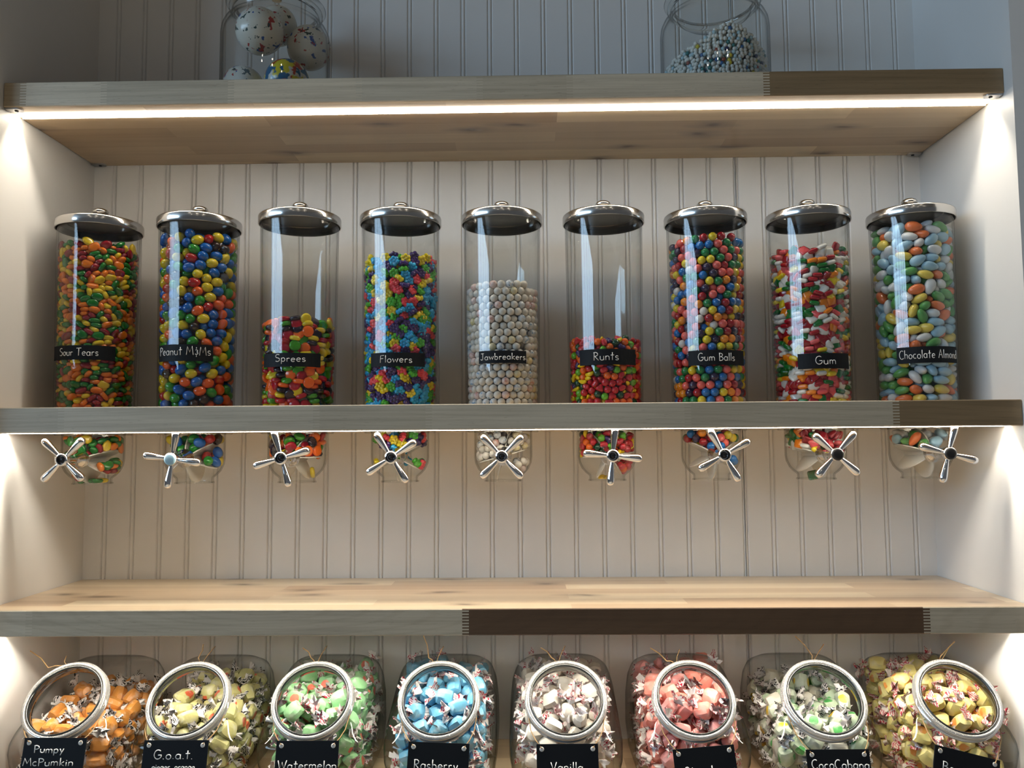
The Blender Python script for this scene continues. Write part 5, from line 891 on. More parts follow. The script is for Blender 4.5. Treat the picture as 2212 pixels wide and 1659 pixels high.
-82,155,3,-7,5,11,-38,-96,166,5,0,16,-8,-41,-94,142,5,1,-20,-18,45,-93,118,0,21,-6,1,-52,-87,47,5,-2,6,29,40,-98,181,4,-2,7,20,38,-96,140,3,4,-17,-22,19,-103,128,2,-3,-8,-28,52,-91,198,0,-2,-24,3,-16,-103,110,4,5,5,-26,-26,-101,127,4,6,6,-28,61,-83,132,3,9,-4,-13,-83,-61,144,0,9,5,8,18,-104,147,4,
-11,26,6,42,-94,161,3,-15,-4,16,37,-97,93,4,-23,0,-8,-50,-90,208,3,7,9,13,62,-82,109,5,-4,-14,-9,-92,-51,207,4,12,-18,13,5,-103,117,4,1,-29,-8,-13,-103,194,4,-7,12,-8,39,-95,53,4,-12,24,-1,-12,-104,150,2,10,18,23,-76,-69,111,0,7,11,14,-55,-89,158,4,-5,13,-7,-67,-78,59,1,2,3,8,83,-62,177,0,-3,15,-9,
-70,-79,208,4,25,13,9,54,-87,29,1,-13,22,-2,76,-68,72,5,-9,6,23,59,-86,176,0,15,-3,-9,-78,-71,179,1,26,10,-5,-71,-77,164,2,-3,7,22,79,-68,155,5,21,-7,7,-25,-91,81,1,1,-11,-18,-62,-79,190,0,8,8,-9,-88,-52,40,3,11,-25,7,3,-94,161,3,-1,-1,-12,-89,-51,108,3,5,-3,6,-36,-94,13,5,2,-8,-15,-59,-85,100,2,-6,
-9,23,21,-98,12,0,1,13,4,-80,-73,77,2,-6,4,-8,77,-67,133,3,-5,-6,-6,-100,-28,162,3,21,10,21,71,-74,191,5,19,-23,-3,78,-66,110,3,-25,8,9,-76,-61,91,0,13,18,-11,-82,-72,128,2,-1,-2,-9,72,-73,31,4,-7,-3,-1,94,-48,187,4,-14,7,9,-103,-33,91,2,7,-13,-4,3,-95,200,4,2,7,6,42,-90,12,0,-6,12,-8,-92,-46,73,5,
-16,2,-18,-87,-59,166,4,9,-1,4,-37,-85,118,3,-6,-19,12,-98,-34,138,1,-9,9,23,84,-44,206,1,-7,-7,5,63,-80,12,0,-1,19,-4,-56,-85,11,1,9,-9,21,-8,-94,128,1,1,-8,-17,-1,-102,10,1,1,0,-6,96,-39,48,4,-23,-4,-12,-55,-82,72,1,7,3,20,-73,-71,12,0,10,-1,22,79,-66,91,4,-2,-1,-16,56,-72,210,5,-16,-22,15,91,-50,
121,0,7,-4,6,88,-51,63,1,0,2,-18,-42,-82,85,4,-27,-4,-6,-99,-32,185,0,18,-4,-3,-98,-44,55,2,-1,-2,-11,-89,-52,186,5,3,-22,-13,-45,-77,28,0,-17,0,-19,86,-55,31,0,11,-8,5,-62,-79,84,2,23,-18,-1,100,-32,116,4,19,2,-14,45,-82,78,1,22,-12,-8,90,-51,141,4,-1,1,24,-101,-21,108,5,-16,-15,16,-92,-47,128,4,
-10,17,-8,91,-49,160,0,-7,-19,19,94,-45,89,4,7,24,5,100,-29,203,5,9,11,13,-78,-58,61,5,-21,-9,7,-77,-65,196,1,-3,11,-22,79,-64,12,5,3,-9,20,-28,-86,181,4,19,1,19,-86,-52,12,5,-9,-17,-7,-100,-23,65,4,-15,23,5,-97,-26,40,1,-7,5,19,57,-81,71,2,-5,5,-15,35,-63,210,4,18,-8,-3,-99,-31,207,0,24,-6,5,99,
-25,33,3,7,-13,-13,-65,-68,26,2,17,21,-1,-89,-48,91,2,-19,23,5,-107,-15,26,2,-6,3,-14,-102,-15,130,5,0,-2,2,36,-89,206,2,-18,14,-7,-63,-67,153,0,16,8,3,51,-82,42,2,16,-24,-5,-77,-58,24,2,11,-17,-14,-105,-1,148,1,-7,1,21,7,-89,103,1,9,26,-3,100,-28,160,3,-17,12,6,-88,-36,25,3,-5,-2,-4,96,-34,70,0,5,
-16,-14,-104,2,60,1,-13,-4,3,3,-94,140,2,16,-13,-10,-103,-13,196,0,-9,2,-19,-13,-87,15,2,-18,14,9,50,-83,95,2,4,11,12,102,-21,182,0,-2,-19,19,-16,-85,100,5,5,-19,14,98,-31,138,0,23,5,9,-98,-25,10,1,-23,-9,-14,-18,-91,200,2,3,-16,-5,-104,8,167,0,5,-27,-11,103,-12,106,1,5,22,2,-86,-43,155,0,2,0,-6,
-103,7,122,5,-12,-23,-3,-101,9,31,0,0,18,3,100,-25,91,3,2,-2,1,102,-8,12,5,20,6,2,-102,2,101,5,-16,26,-7,80,-56,81,2,-4,3,-1,-58,-62,69,4,-19,-16,7,69,-58,45,2,-4,-9,23,27,-82,184,4,-10,19,0,-53,-69,97,0,-22,1,6,-106,7,202,1,9,-4,-3,-49,-76,172,3,-25,11,-12,80,-49,46,2,13,21,9,-101,-11,82,5,-5,28,
12,-102,21,186,5,1,-27,5,-21,-78,40,0,-7,-2,-14,102,-12,69,3,-7,16,9,-61,-64,131,5,20,20,-9,66,-58,55,2,1,8,28,104,-13,147,1,-18,-11,-4,90,-46,10,4,21,-11,-12,18,-88,133,3,-17,-26,4,-22,-83,159,3,1,-22,17,-3,-82,77,2,-15,11,-10,-100,-11,174,1,17,6,-20,-101,11,79,5,-3,-21,-23,-64,-54,183,4,-26,15,-3,
4,-83,58,5,4,3,-21,-17,-82,62,3,5,7,-2,105,-7,197,4,2,-12,-28,19,-71,201,5,0,-5,-14,30,-75,69,4,26,-4,-10,-57,-55,49,0,-12,0,-18,34,-80,113,2,-20,-1,7,-98,27,43,3,8,28,5,105,-1,178,4,-26,13,9,-103,0,10,1,13,25,3,62,-52,71,4,9,6,23,102,-5,41,3,-9,23,-5,85,-36,174,1,-8,6,21,15,-83,30,3,-14,15,-16,61,
-64,165,1,11,-5,-29,97,-16,129,2,-21,-1,3,-95,-17,53,2,-2,-2,4,67,-30,205,0,8,-2,-15,-16,-88,143,2,-4,-3,-24,43,-75,142,0,2,-15,-2,79,-45,102,0,15,3,-5,-69,-49,117,0,3,18,3,5,-84,181,1,-13,10,10,-4,-82,22,2,14,-11,-9,-36,-74,60,1,3,6,-13,22,-79,90,0,-8,-14,-20,-89,-28,82,4,18,-10,11,97,0,57,2,6,30,
7,45,-72,191,1,-11,8,-3,-27,-78,137,5,1,-2,5,93,-26,11,1,11,22,-17,-101,26,87,2,0,8,9,-58,-61,202,5,18,-21,-3,-41,-70,151,5,-21,7,-16,70,-46,154,3,-4,-17,-2,-70,-44,138,5,-1,23,10,78,20,111,3,11,-7,-19,34,-74,31,3,26,4,-10,104,4,135,3,26,-2,12,-80,-41,50,2,4,24,10,50,-65,124,3,14,9,-22,-81,-30,111,
4,12,2,4,-77,-19,166,4,-9,-7,-10
    ],
    'h6': [
-7,-77,72,1,-2,16,23,-24,-74,143,3,2,-17,7,43,-64,116,3,6,-15,-18,-2,-79,139,4,-16,-6,0,4,-77,117,5,6,-10,6,-21,-75,99,5,-13,16,-18,17,-75,153,3,-1,-18,1,-47,-60,131,3,19,12,20,-48,-60,98,5,1,19,4,-35,-69,115,5,16,7,5,44,-63,151,3,6,7,-5,-16,-77,124,1,2,-5,13,-58,-48,148,3,19,5,-13,-59,-49,115,0,23,
-9,-9,33,-70,132,4,-12,23,-2,19,-76,98,4,11,5,14,-3,-76,159,1,-1,31,2,-66,-39,97,0,20,-3,-10,63,-25,55,3,9,-12,-5,40,-56,53,1,0,-2,0,-68,-37,131,0,-27,-2,6,59,-48,108,5,-22,1,4,6,24,16,2,23,5,2,57,-53,128,4,2,-2,24,66,-42,143,4,5,-4,-16,-76,-19,119,1,-12,-10,12,-67,-40,158,2,-7,8,14,72,13,66,1,27,
-9,1,-76,-22,144,4,11,-11,-10,-11,31,16,2,8,2,4,-28,-29,153,5,-3,17,-3,73,-12,153,1,-5,2,-26,47,-37,46,0,-18,-11,11,39,-59,99,2,6,2,9,-74,-18,97,3,20,2,-22,38,-20,57,5,-13,-5,25,69,-36,124,4,24,7,-9,-35,6,159,4,-8,10,-17,-76,14,156,5,2,-10,-27,56,43,64,5,-10,-7,-24,32,-47,125,0,-14,14,11,7,-62,134,
1,-12,12,3,81,-16,132,2,19,-16,-15,77,1,107,1,1,-1,-31,21,-47,104,0,9,10,4,51,-13,40,5,15,-4,18,50,28,156,3,0,27,15,-2,-55,116,0,12,-9,-13,-83,2,87,2,17,16,9,-77,5,118,5,24,-10,-2,-24,-52,100,0,5,22,1,-7,-61,147,1,-12,-3,-1,71,-10,116,2,-5,-13,22,-82,13,106,2,-15,-15,5,36,-46,140,2,13,-19,-9,-75,-1,
140,3,4,-6,26,38,58,57,3,28,10,3,46,-43,146,2,23,6,-14,36,-19,147,2,-22,-16,-9,66,-1,51,0,-24,-12,7,-5,-17,154,5,26,17,3,-57,1,152,5,-13,25,-5,-43,-37,127,3,24,15,9,-17,16,155,1,0,-11,21,-24,-51,145,4,-18,4,-20,56,-24,147,1,-9,20,15,-31,-5,99,5,-16,15,-3,-75,21,134,4,-7,-3,1,-42,-39,105,3,12,-16,
-24,39,3,56,5,-16,-8,6,61,24,51,0,7,-11,-7,-14,-44,129,4,0,-21,15,41,-35,106,3,6,-29,6,-46,-21,97,1,5,13,-22,14,-50,151,5,4,8,-11,61,-26,108,5,-2,-3,11,30,5,123,5,-19,-3,22,77,7,144,5,1,14,-18,-7,-39,149,3,16,6,-5,-24,-26,101,0,1,-4,-16,39,25,56,1,-12,-27,-8,77,0,125,1,0,30,-2,-70,24,116,2,9,1,-14,
18,24,155,4,-25,10,-9
    ],
    't7': [
-7,-101,132,-20,-98,108,6,-101,109,-10,-105,454,4,-101,156,5,-103,318,21,-102,359,-11,-101,179,-47,-92,314,-6,-100,85,9,-105,435,-25,-102,476,24,-100,251,-19,-98,61,-21,-102,430,-14,-103,386,-27,-100,363,-22,-101,316,-18,-101,228,-26,-98,202,-23,-98,155,-34,-95,131,21,-97,38,-14,-105,501,-2,-104,
410,13,-103,385,-5,-104,343,-7,-103,294,-45,-92,268,19,-99,132,-6,-100,38,-37,-94,178,-2,-106,525,-29,-102,523,8,-103,272,12,-102,226,-19,-101,269,28,-98,204,-43,-92,222,20,-98,85,-32,-94,38,-46,-89,108,14,-105,503,32,-101,484,-40,-98,499,-33,-97,291,-33,-95,84,-45,-89,61,2,-105,478,-33,-99,405,-47,
-94,427,-56,-85,244,-54,-86,198,-56,-82,38,16,-100,180,31,-97,157,-57,-87,403,-58,-85,290,34,-94,62,21,-103,459,-54,-91,521,-37,-97,338,-54,-88,357,-57,-82,84,25,-103,527,25,-102,413,-36,-98,452,-48,-89,154,42,-94,344,-50,-93,474,20,-101,295,34,-98,318,33,-95,109,-67,-80,379,7,-95,62,-64,-79,174,
-60,-86,450,-68,-74,107,53,-90,368,-64,-82,333,-68,-77,267,-73,-70,150,43,-96,508,39,-96,390,-58,-82,131,47,-94,462,-63,-85,497,-66,-78,220,-84,-60,327,46,-92,295,-70,-78,425,-2,-94,248,-67,-74,61,1,-94,203,-72,-77,472,-91,-49,269,38,-95,228,42,-92,181,45,-90,133,-80,-65,288,-40,-86,382,46,-89,39,
-75,-71,355,46,-89,86,-77,-68,243,-75,-69,197,49,-90,253,-75,-75,519,-78,-69,401,50,-92,415,-77,-64,84,-76,-64,38,-80,-68,448,60,-86,440,60,-87,527,79,-71,515,-83,-66,495,52,-88,206,-82,-50,135,55,-85,158,-82,-59,173,58,-86,323,-93,-40,158,-88,-57,424,-84,-57,219,57,-89,486,57,-82,110,-85,-60,377,
-84,-53,61,58,-81,63,-92,-47,304,9,-99,14,34,-94,437,80,-65,279,-91,-50,352,-85,-53,108,-18,-97,14,62,-81,230,65,-78,182,63,-83,393,-89,-56,470,35,-93,14,-92,-53,517,-91,-46,195,68,-77,300,-44,-89,14,-100,-28,338,-92,-45,242,-97,-28,134,-93,-47,399,-65,-67,310,67,-75,135,68,-74,86,68,-73,39,-90,-41,
37,86,-57,347,69,-79,464,-91,-42,84,-99,-29,285,72,-76,417,74,-73,370,-2,-89,366,-95,-44,446,-66,-74,14,71,-74,254,-98,-24,178,-100,-21,232,73,-71,207,-97,-42,493,-102,-22,393,-100,-28,366,-101,-30,419,77,-65,112,55,-75,276,-29,-80,241,59,-80,14,78,-71,488,-101,-30,468,76,-67,160,-99,-22,205,78,-63,
63,-96,-29,107,78,-68,323,-96,-29,61,30,-86,274,80,-68,442,-84,-53,14,-101,-23,312,82,-65,395,17,-87,337,-103,-18,444,-106,-1,514,80,-63,232,-99,-25,259,83,-59,184,-101,-1,164,88,-54,302,85,-54,138,63,-71,345,-98,-16,38,88,-58,466,85,-53,89,85,-52,39,-99,-15,84,-104,-16,492,90,-52,373,78,-61,14,88,
-53,256,94,-49,518,89,-55,420,89,-49,209,-95,-29,14,-101,-1,137,94,-49,491,-101,-3,110,91,-45,162,-104,-5,352,-105,3,427,-103,-1,271,94,-42,325,-103,1,325,-102,2,244,-104,1,378,-11,-78,337,91,-42,114,-103,0,298,-100,-2,61,-105,0,463,95,-45,444,-101,1,191,91,-40,63,-101,26,414,94,-41,279,94,-40,233,
96,-41,397,-105,11,489,95,-35,187,-100,12,84,100,-34,468,-99,11,37,100,-29,348,96,-29,86,-30,-72,199,92,-38,14,97,-28,137,101,-30,422,-99,25,231,96,-28,39,-92,-26,514,-99,-2,14,99,-28,303,21,-77,401,-22,-75,410,45,-66,380,-97,1,218,101,-27,375,99,-28,256,-98,25,131,-12,-80,444,-12,-76,218,-98,25,
158,-39,-67,174,22,-79,374,-43,-65,365,-99,26,258,103,-24,520,0,-80,469,-102,26,441,-35,-70,434,-55,-58,388,-77,-33,322,0,-77,289,-103,27,511,99,-25,212,-102,21,360,-26,-78,511,-98,25,204,-27,-77,466,99,-16,111,3,-80,421,-75,-29,348,103,-24,493,1,-82,508,-40,-73,489,-100,26,333,-100,26,307,-101,26,
387,30,-73,196,-42,-66,269,-48,-63,456,-38,-66,315,-97,25,61,16,-79,311,37,-70,354,-102,27,468,31,-70,152,103,-19,446,102,-15,326,102,-14,279,28,-73,244,-67,-49,527,-59,-55,433,-50,-66,513,99,-19,166,82,16,518,27,-77,469,-78,-7,333,103,-15,399,40,-69,446,-51,-59,245,-78,-9,251,42,-69,308,-58,-56,
340,67,-13,527,-58,-55,480,101,6,158,-64,-50,272,-68,-45,456,52,-57,512,-68,-45,409,26,-63,513,-96,24,14,99,-14,63,40,-68,220,52,-57,198,-64,-47,365,61,-49,266,-70,-35,293,-66,-21,519,46,-67,407,60,-50,445,-92,2,403,76,16,329,44,-63,129,-78,-31,219,41,-67,490,75,-30,359,69,-34,297,-81,-9,285,74,-21,
176,-55,-41,503
    ],
    'h7': [
-15,-73,142,15,-73,115,15,-73,142,-15,-73,115,-37,-65,129,-40,-63,157,58,-44,74,39,-64,150,-56,-49,140,-68,-30,154,-75,-8,140,58,-47,141,47,14,80,31,-55,126,38,-34,157,16,-47,148,73,-16,141,68,-19,68,-15,-34,141,-16,-46,116,-72,19,142,-39,-27,130,-49,-12,151,-38,-36,156,16,-35,116,16,-20,140,-56,48,
140,40,-29,130,-19,-8,145,-16,-19,116,-39,30,130,-39,3,130,50,-10,154,-39,64,154,-47,16,152,63,34,71,70,8,67
    ],
    't8': [
-55,-89,428,-3,-6,-22,1,-105,445,2,-6,-30,-60,-85,465,-1,-2,-23,4,-101,195,-2,-1,-16,27,-102,470,2,-3,-29,-6,-103,297,3,0,31,-22,-101,329,0,2,-1,-66,-80,397,-12,4,22,35,-96,250,-4,-3,-27,9,-97,22,-1,1,3,-10,-100,123,2,0,30,-26,-101,444,-2,-2,-2,7,-104,413,-2,-1,1,-48,-93,413,-1,-3,-5,-3,-99,51,0,0,
31,-57,-85,254,-5,2,24,2,-105,428,-2,3,30,-48,-92,324,0,2,-5,-43,-93,276,-2,1,27,-39,-92,169,-1,1,11,-9,-99,36,-2,-1,30,5,-102,310,-3,2,-15,-1,-100,136,0,1,1,-44,-92,244,-4,2,27,-80,-59,40,3,-2,-9,0,-104,471,-2,-3,15,-72,-77,481,5,1,24,27,-96,78,1,-1,3,-10,-98,93,0,-1,0,-2,-102,269,-4,1,31,-48,-93,
479,0,3,-4,32,-97,269,-7,0,-27,-9,-101,209,-3,0,31,5,-100,151,0,1,1,-71,-74,330,3,5,-9,-12,-102,342,-3,2,-16,9,-98,65,1,1,17,-77,-69,401,-4,-9,-9,-75,-64,25,1,-3,7,33,-96,234,-6,-2,-27,-70,-75,362,5,2,7,2,-105,488,4,-3,-15,16,-103,397,-2,-1,-30,1,-102,225,1,4,1,-22,-97,152,5,4,14,-55,-84,140,0,1,-7,
-28,-101,428,-3,1,28,-6,-103,371,3,0,30,-49,-89,184,-1,-2,-5,3,-104,384,0,2,0,16,-102,342,1,-4,2,-25,-100,386,1,2,13,12,-102,258,6,1,-30,19,-97,92,0,-2,19,-17,-101,252,-3,0,30,-22,-98,236,-2,-2,14,-7,-100,166,-1,-1,16,-40,-92,125,2,0,27,52,-92,490,2,-1,5,5,-102,240,-4,1,-30,-26,-98,220,0,-3,-2,-65,
-78,267,-1,-1,-7,10,-99,107,0,0,-15,-49,-89,227,-1,0,26,-55,-85,211,-1,-1,25,-73,-74,425,-4,10,-21,-20,-102,414,-2,-1,14,32,-99,379,-7,-2,-27,-57,-80,54,0,-1,9,14,-101,287,4,-4,-13,-14,-100,179,3,-3,-17,-45,-92,308,-2,4,-20,18,-98,122,-2,1,-30,-63,-77,97,-1,-1,25,-60,-78,38,0,-2,9,-13,-103,399,0,0,
-17,22,-101,367,-3,4,-14,-46,-88,67,3,-2,26,-57,-81,83,-1,-1,26,-69,-73,112,1,-1,-7,-35,-97,370,0,-1,-4,-52,-90,385,1,2,-5,-37,-91,36,0,-2,11,-31,-97,264,0,-3,-3,-32,-94,81,0,-2,-3,-72,-71,181,-3,0,24,-15,-101,281,0,-2,-3,-40,-95,341,0,-3,-4,-38,-93,202,-4,-3,11,-19,-97,66,-2,2,-18,20,-96,37,-1,2,
17,-64,-77,127,-1,1,-23,-46,-89,110,-1,0,27,-76,-55,160,2,0,21,-23,-102,476,3,-2,-18,4,-103,355,-3,0,31,-32,-94,52,0,-1,-3,-63,-78,168,-1,-2,9,-72,-71,223,1,0,8,-50,-83,22,2,-2,26,-88,-50,118,4,3,-11,-36,-97,460,-1,4,-21,13,-99,179,-1,0,16,-30,-95,139,2,6,-4,-74,-74,450,2,0,-7,-66,-77,282,0,0,8,39,
-94,282,-1,4,3,-39,-91,95,-1,0,11,-68,-77,312,0,-1,8,-68,-72,69,4,1,9,-24,-97,192,3,-3,-19,-79,-64,295,-1,0,7,-89,-54,443,2,0,5,31,-98,334,4,-3,-12,-59,-84,371,-3,7,-20,-62,-80,196,0,0,-7,-67,-76,238,0,1,-23,-40,-95,399,-2,-1,13,-48,-90,354,-3,-2,12,-58,-83,297,2,0,11,-80,-68,468,3,5,-9,-78,-62,56,
1,-1,-9,-51,-91,449,2,3,-21,-64,-81,342,5,3,9,-83,-56,131,2,4,-9,28,-97,220,3,3,18,-19,-97,108,0,-1,13,-79,-66,380,-1,2,-25,27,-101,454,-3,0,18,-77,-66,251,-3,-1,7,-86,-56,310,-2,-2,-26,-88,-50,179,2,6,-9,20,-98,165,-1,-1,17,-3,-92,79,-2,0,30,-46,-78,155,0,0,-4,-21,-90,22,1,2,-2,-23,-100,357,2,-1,
-18,33,-95,150,0,3,3,-77,-66,208,1,0,-9,-76,-66,143,1,3,-8,-78,-62,86,0,-1,7,28,-100,439,-2,-2,18,-23,-100,313,3,0,13,34,-95,191,1,0,-28,27,-96,136,3,2,18,38,-92,64,1,0,5,-81,-59,194,0,0,-9,30,-98,317,-2,-5,19,5,-98,325,2,2,16,-85,-57,280,1,0,-9,-99,-29,323,-1,0,19,30,-100,423,0,-1,-13,38,-91,23,-2,
1,5,-90,-53,462,5,7,-10,-31,-88,292,1,-1,-20,42,-92,177,0,0,5,-86,-50,69,-1,-4,-10,39,-95,356,8,-5,-11,47,-89,205,0,1,20,-82,-55,100,0,0,-26,-95,-32,161,-1,-1,-12,35,-98,407,0,1,4,53,-88,295,1,-1,-26,47,-88,121,-3,1,-11,-90,-52,485,1,0,4,55,-82,51,-1,1,-9,36,-92,108,-1,1,-13,-81,-63,352,1,-1,7,75,
-73,471,0,-2,-24,-84,-60,412,-7,-3,6,57,-86,335,2,-3,7,43,-93,390,-5,2,-10,47,-87,37,-1,1,5,-87,-54,367,1,2,-26,-84,-57,264,-1,-1,7,-85,-55,236,1,1,-25,-88,-53,337,2,2,-26,47,-89,161,-1,2,-11,-97,-27,179,5,0,3,68,-76,309,1,-1,-8,-89,-49,221,1,0,-11,53,-90,447,0,-2,-26,45,-89,93,0,-2,20,26,-88,50,-1,
1,2,-89,-52,428,0,-1,5,-97,-31,281,-2,-1,-28,-96,-37,382,2,1,5,18,-93,207,0,4,1,-92,-36,54,1,1,-12,55,-87,370,-4,2,-10,61,-82,267,-2,5,7,53,-85,135,1,4,21,-94,-33,38,0,-2,19,57,-86,351,3,-1,-10,53,-86,220,-2,0,-10,-95,-39,353,0,0,5,-93,-40,295,0,1,6,-91,-42,147,0,-1,-10,53,-90,432,0,1,5,56,-88,415,
-3,0,-25,54,-87,319,0,-3,20,-92,-43,250,1,0,-10,-91,-49,394,-1,3,-26,-102,-27,485,2,-2,18,-95,-31,98,1,0,3,-91,-42,207,0,1,-27,-88,-41,23,1,-1,6,54,-86,254,-2,6,6,53,-83,79,-1,-2,22,-96,-29,134,0,6,-28,56,-83,235,-4,2,-8,-100,-31,453,1,1,3,-96,-37,409,1,-5,-27,-97,-32,265,1,-1,-28,-91,-38,83,0,1,
-27,-101,-29,469,0,1,-13,-95,-29,116,6,-4,17,66,-77,179,6,1,-24,-97,-31,238,-1,9,-27,-103,-4,300,0,-2,-15,-100,-29,367,0,0,-13,-100,-28,422,-2,0,3,-97,-29,195,3,1,3,59,-85,399,-1,2,6,58,-82,191,2,-2,-10,64,-77,147,-2,1,-9,31,-86,304,5,-2,-12,-100,-30,438,0,0,3,-100,-27,339,1,0,18,-99,-24,223,6,7,
-13,-96,-23,68,-3,0,1,74,-74,487,0,0,9,62,-77,65,0,-1,-9,-103,-16,392,0,-3,-14,66,-80,380,-7,-3,-24,67,-76,280,-4,1,-7,60,-77,107,2,-1,-12,-2,-98,9,0,1,16,70,-72,164,5,-1,-8,62,-76,22,-1,0,-8,27,-95,9,0,-1,-29,-103,-3,315,0,1,16,-100,-3,113,0,1,15,-75,-50,323,1,1,21,-32,-93,9,-1,1,-3,72,-70,121,-4,
-1,-24,74,-73,441,-1,-2,-9,76,-68,220,-3,2,8,74,-69,249,-2,1,-8,-104,-10,407,-1,-2,-15,74,-73,425,0,-1,7,23,-90,482,-3,1,19,-58,-79,9,-1,1,-22,69,-72,94,2,0,-23,-104,-1,362,1,3,16,72,-74,456,-1,-1,-10,71,-73,206,-2,-1,-24,91,-48,340,-3,-5,25,-100,-3,174,0,-2,31,-98,-9,53,0,2,-30,84,-59,322,3,-2,-6,
-102,-5,250,1,1,-15,-103,-1,346,-2,1,-1,-99,-5,38,1,-3,16,48,-82,477,1,3,-27,76,-69,293,-3,-1,-23,-102,-4,266,1,2,1,-98,-10,82,0,1,-13,69,-70,36,-1,1,-9,-101,-2,204,0,1,15,-100,-4,143,-2,-2,0,75,-64,51,1,2,24,-105,-1,436,-1,1,-16,-100,-2,158,0,-1,-17,-79,-59,10,2,-1,-9,75,-70,347,-1,-3,24,-1,-90,
454,-5,2,15,-102,-1,282,0,3,-1,75,-70,362,0,-1,23,74,-66,79,0,0,-8,-103,-1,330,-1,1,-1,81,-63,263,-2,3,9,-105,-1,464,0,-1,16,-102,-1,220,0,2,-16,78,-68,394,2,-5,7,82,-56,131,3,3,26,-99,-3,97,1,0,1,76,-70,410,-2,-3,24,53,-82,9,0,1,21,-101,-1,189,-1,-1,-16,84,-61,382,8,3,-22,83,-55,109,-3,-7,25,82,
-56,66,2,-2,10,85,-56,196,5,1,-21,-102,1,236,1,1,-15,-105,-1,480,1,2,-16,-99,4,67,0,-5,-31,-100,25,383,1,-3,28,-35,-70,488,2,3,4,90,-48,248,1,-5,10,85,-52,164,4,-1,-6,-104,0,420,0,-3,-31,-62,-57,487,1,-16,11,84,-55,146,-1,1,-21,91,-51,430,-1,4,10,80,-56,22,-1,0,-7,92,-40,233,-4,-3,29,85,-54,180,2,
-2,10,-89,-28,309,-1,-1,4,86,-50,95,3,-4,10,91,-52,462,0,2,26,86,-55,307,3,-1,-5,46,-80,461,-1,-1,19,91,-52,446,-2,-1,-21,-90,-8,23,1,1,-20,-11,-63,471,3,-3,30,85,-55,277,1,0,26,-103,13,395,2,0,-1,-90,21,23,1,-2,28,-101,26,457,2,1,28,-99,24,261,-1,1,-18,-96,24,90,-3,1,-3,90,-53,477,0,2,11,93,-48,
413,1,3,11,-96,24,39,1,-2,13,87,-47,38,2,1,-5,-92,-34,9,1,-1,3,92,-46,294,4,4,-20,-54,-71,437,-1,1,14,-102,26,488,-2,1,-18,-97,24,74,-3,-3,-18,-94,-4,128,0,1,30,75,-63,9,0,1,24,-101,26,410,-4,-1,-18,-98,23,166,-1,2,14,90,-48,356,2,-1,-6,91,-45,217,1,-4,11,-100,24,306,1,-1,-18,-96,24,55,3,3,-19,92,
-47,372,0,-2,11,-97,24,150,-1,-1,-3,-62,-47,449,1,-3,20,-98,25,246,-1,2,28,-101,26,473,-1,2,28,-98,24,212,1,-1,13,-98,24,197,0,1,28,-97,24,106,1,3,13,-100,25,277,5,0,28,-98,25,229,-2,-4,28,98,-31,315,4,-4,13,96,-31,159,-1,-1,12,90,-41,54,-1,0,-20,-97,25,181,-1,1,-3,-98,-6,9,1,1,-15,93,-44,397,1,1,
26,-101,25,426,-2,-1,-19,-99,25,321,-1,-1,29,-92,-2,450,1,0,-29,97,-30,190,1,0,-19,-93,-5,378,1,-2,-20,67,-63,332,3,-1,-6,97,-35,330,3,-5,11,-99,25,337,0,-1,-3,94,-30,68,0,4,28,-100,25,352,1,-1,29,94,-38,265,0,0,-3,-101,25,442,-1,0,13,96,-30,143,1,1,-19,-100,25,368,1,-1,-3,100,-26,384,0,-1,-2,96,
-31,128,0,2,-19,95,-31,205,-2,-4,29,-28,-73,432,-1,0,-17,94,-32,23,5,0,27,96,-30,174,1,1,-3,-1,-80,431,-3,-5,-15,-91,22,121,2,1,28,95,-31,112,0,2,-3,98,-31,280,1,2,12,101,-29,469,-1,0,-18,101,-29,484,1,0,28,101,-22,369,2,0,-3,19,-63,475,1,0,19,102,-25,422,2,1,14,100,-25,352,4,0,-3,96,-25,96,-2,1,-3,
-6,-78,483,3,-2,30,-49,-61,459,5,-3,9,101,-28,453,1,-1,13,102,-21,407,4,-4,30,97,-21,38,1,4,12,-95,23,9,1,0,28,-89,21,136,-1,-1,-3,101,-28,437,2,-1,13,100,-22,300,10,0,0,68,-59,234,-2,1,-7,-25,-75,456,4,2,-5
    ],
    'h8': [
0,-75,143,5,-6,14,-45,-59,131,-2,-7,-23,-62,-42,156,-11,5,19,-77,-22,153,-3,15,1,55,-48,120,-10,-27,6,-30,-67,144,-1,6,-2,-48,-56,112,-4,1,-23,25,-70,149,-6,-6,18,-2,24,20,-24,20,1,2,-75,113,-23,1,17,-20,-70,105,3,1,30,-67,-29,134,3,-3,-26,-49,-56,151,0,-9,-4,-27,-69,123,-1,-6,-4,56,-48,103,3,5,24,
27,-69,92,-1,3,4,20,-62,123,-8,-6,16,41,-63,144,-1,-9,3,-63,-40,122,-6,0,21,48,-52,90,-7,-7,-29,66,-35,126,-2,9,10,29,-42,157,4,6,30,0,-49,153,5,-1,16,-72,-11,119,-1,1,19,67,-31,144,6,4,26,71,-29,84,-20,-12,8,-74,0,133,-1,-1,-15,50,-14,107,-10,13,-23,74,-11,147,5,19,19,-74,4,149,2,0,-16,4,-55,135,1,
0,15,-35,-28,158,3,1,-16,-71,19,119,-1,0,-17,69,-27,104,28,-6,-6,-68,29,151,-4,-5,-19,-70,26,136,-5,-2,-3,55,50,157,3,6,-8,-41,-27,115,-1,-9,-23,-22,-42,124,-19,-17,8,-4,47,158,16,15,8,-4,-26,143,18,4,23,-34,39,158,4,4,-15,-49,-3,118,12,-19,-1,24,-25,97,4,-4,-15,79,-13,119,9,-15,-11,-20,-42,105,30,
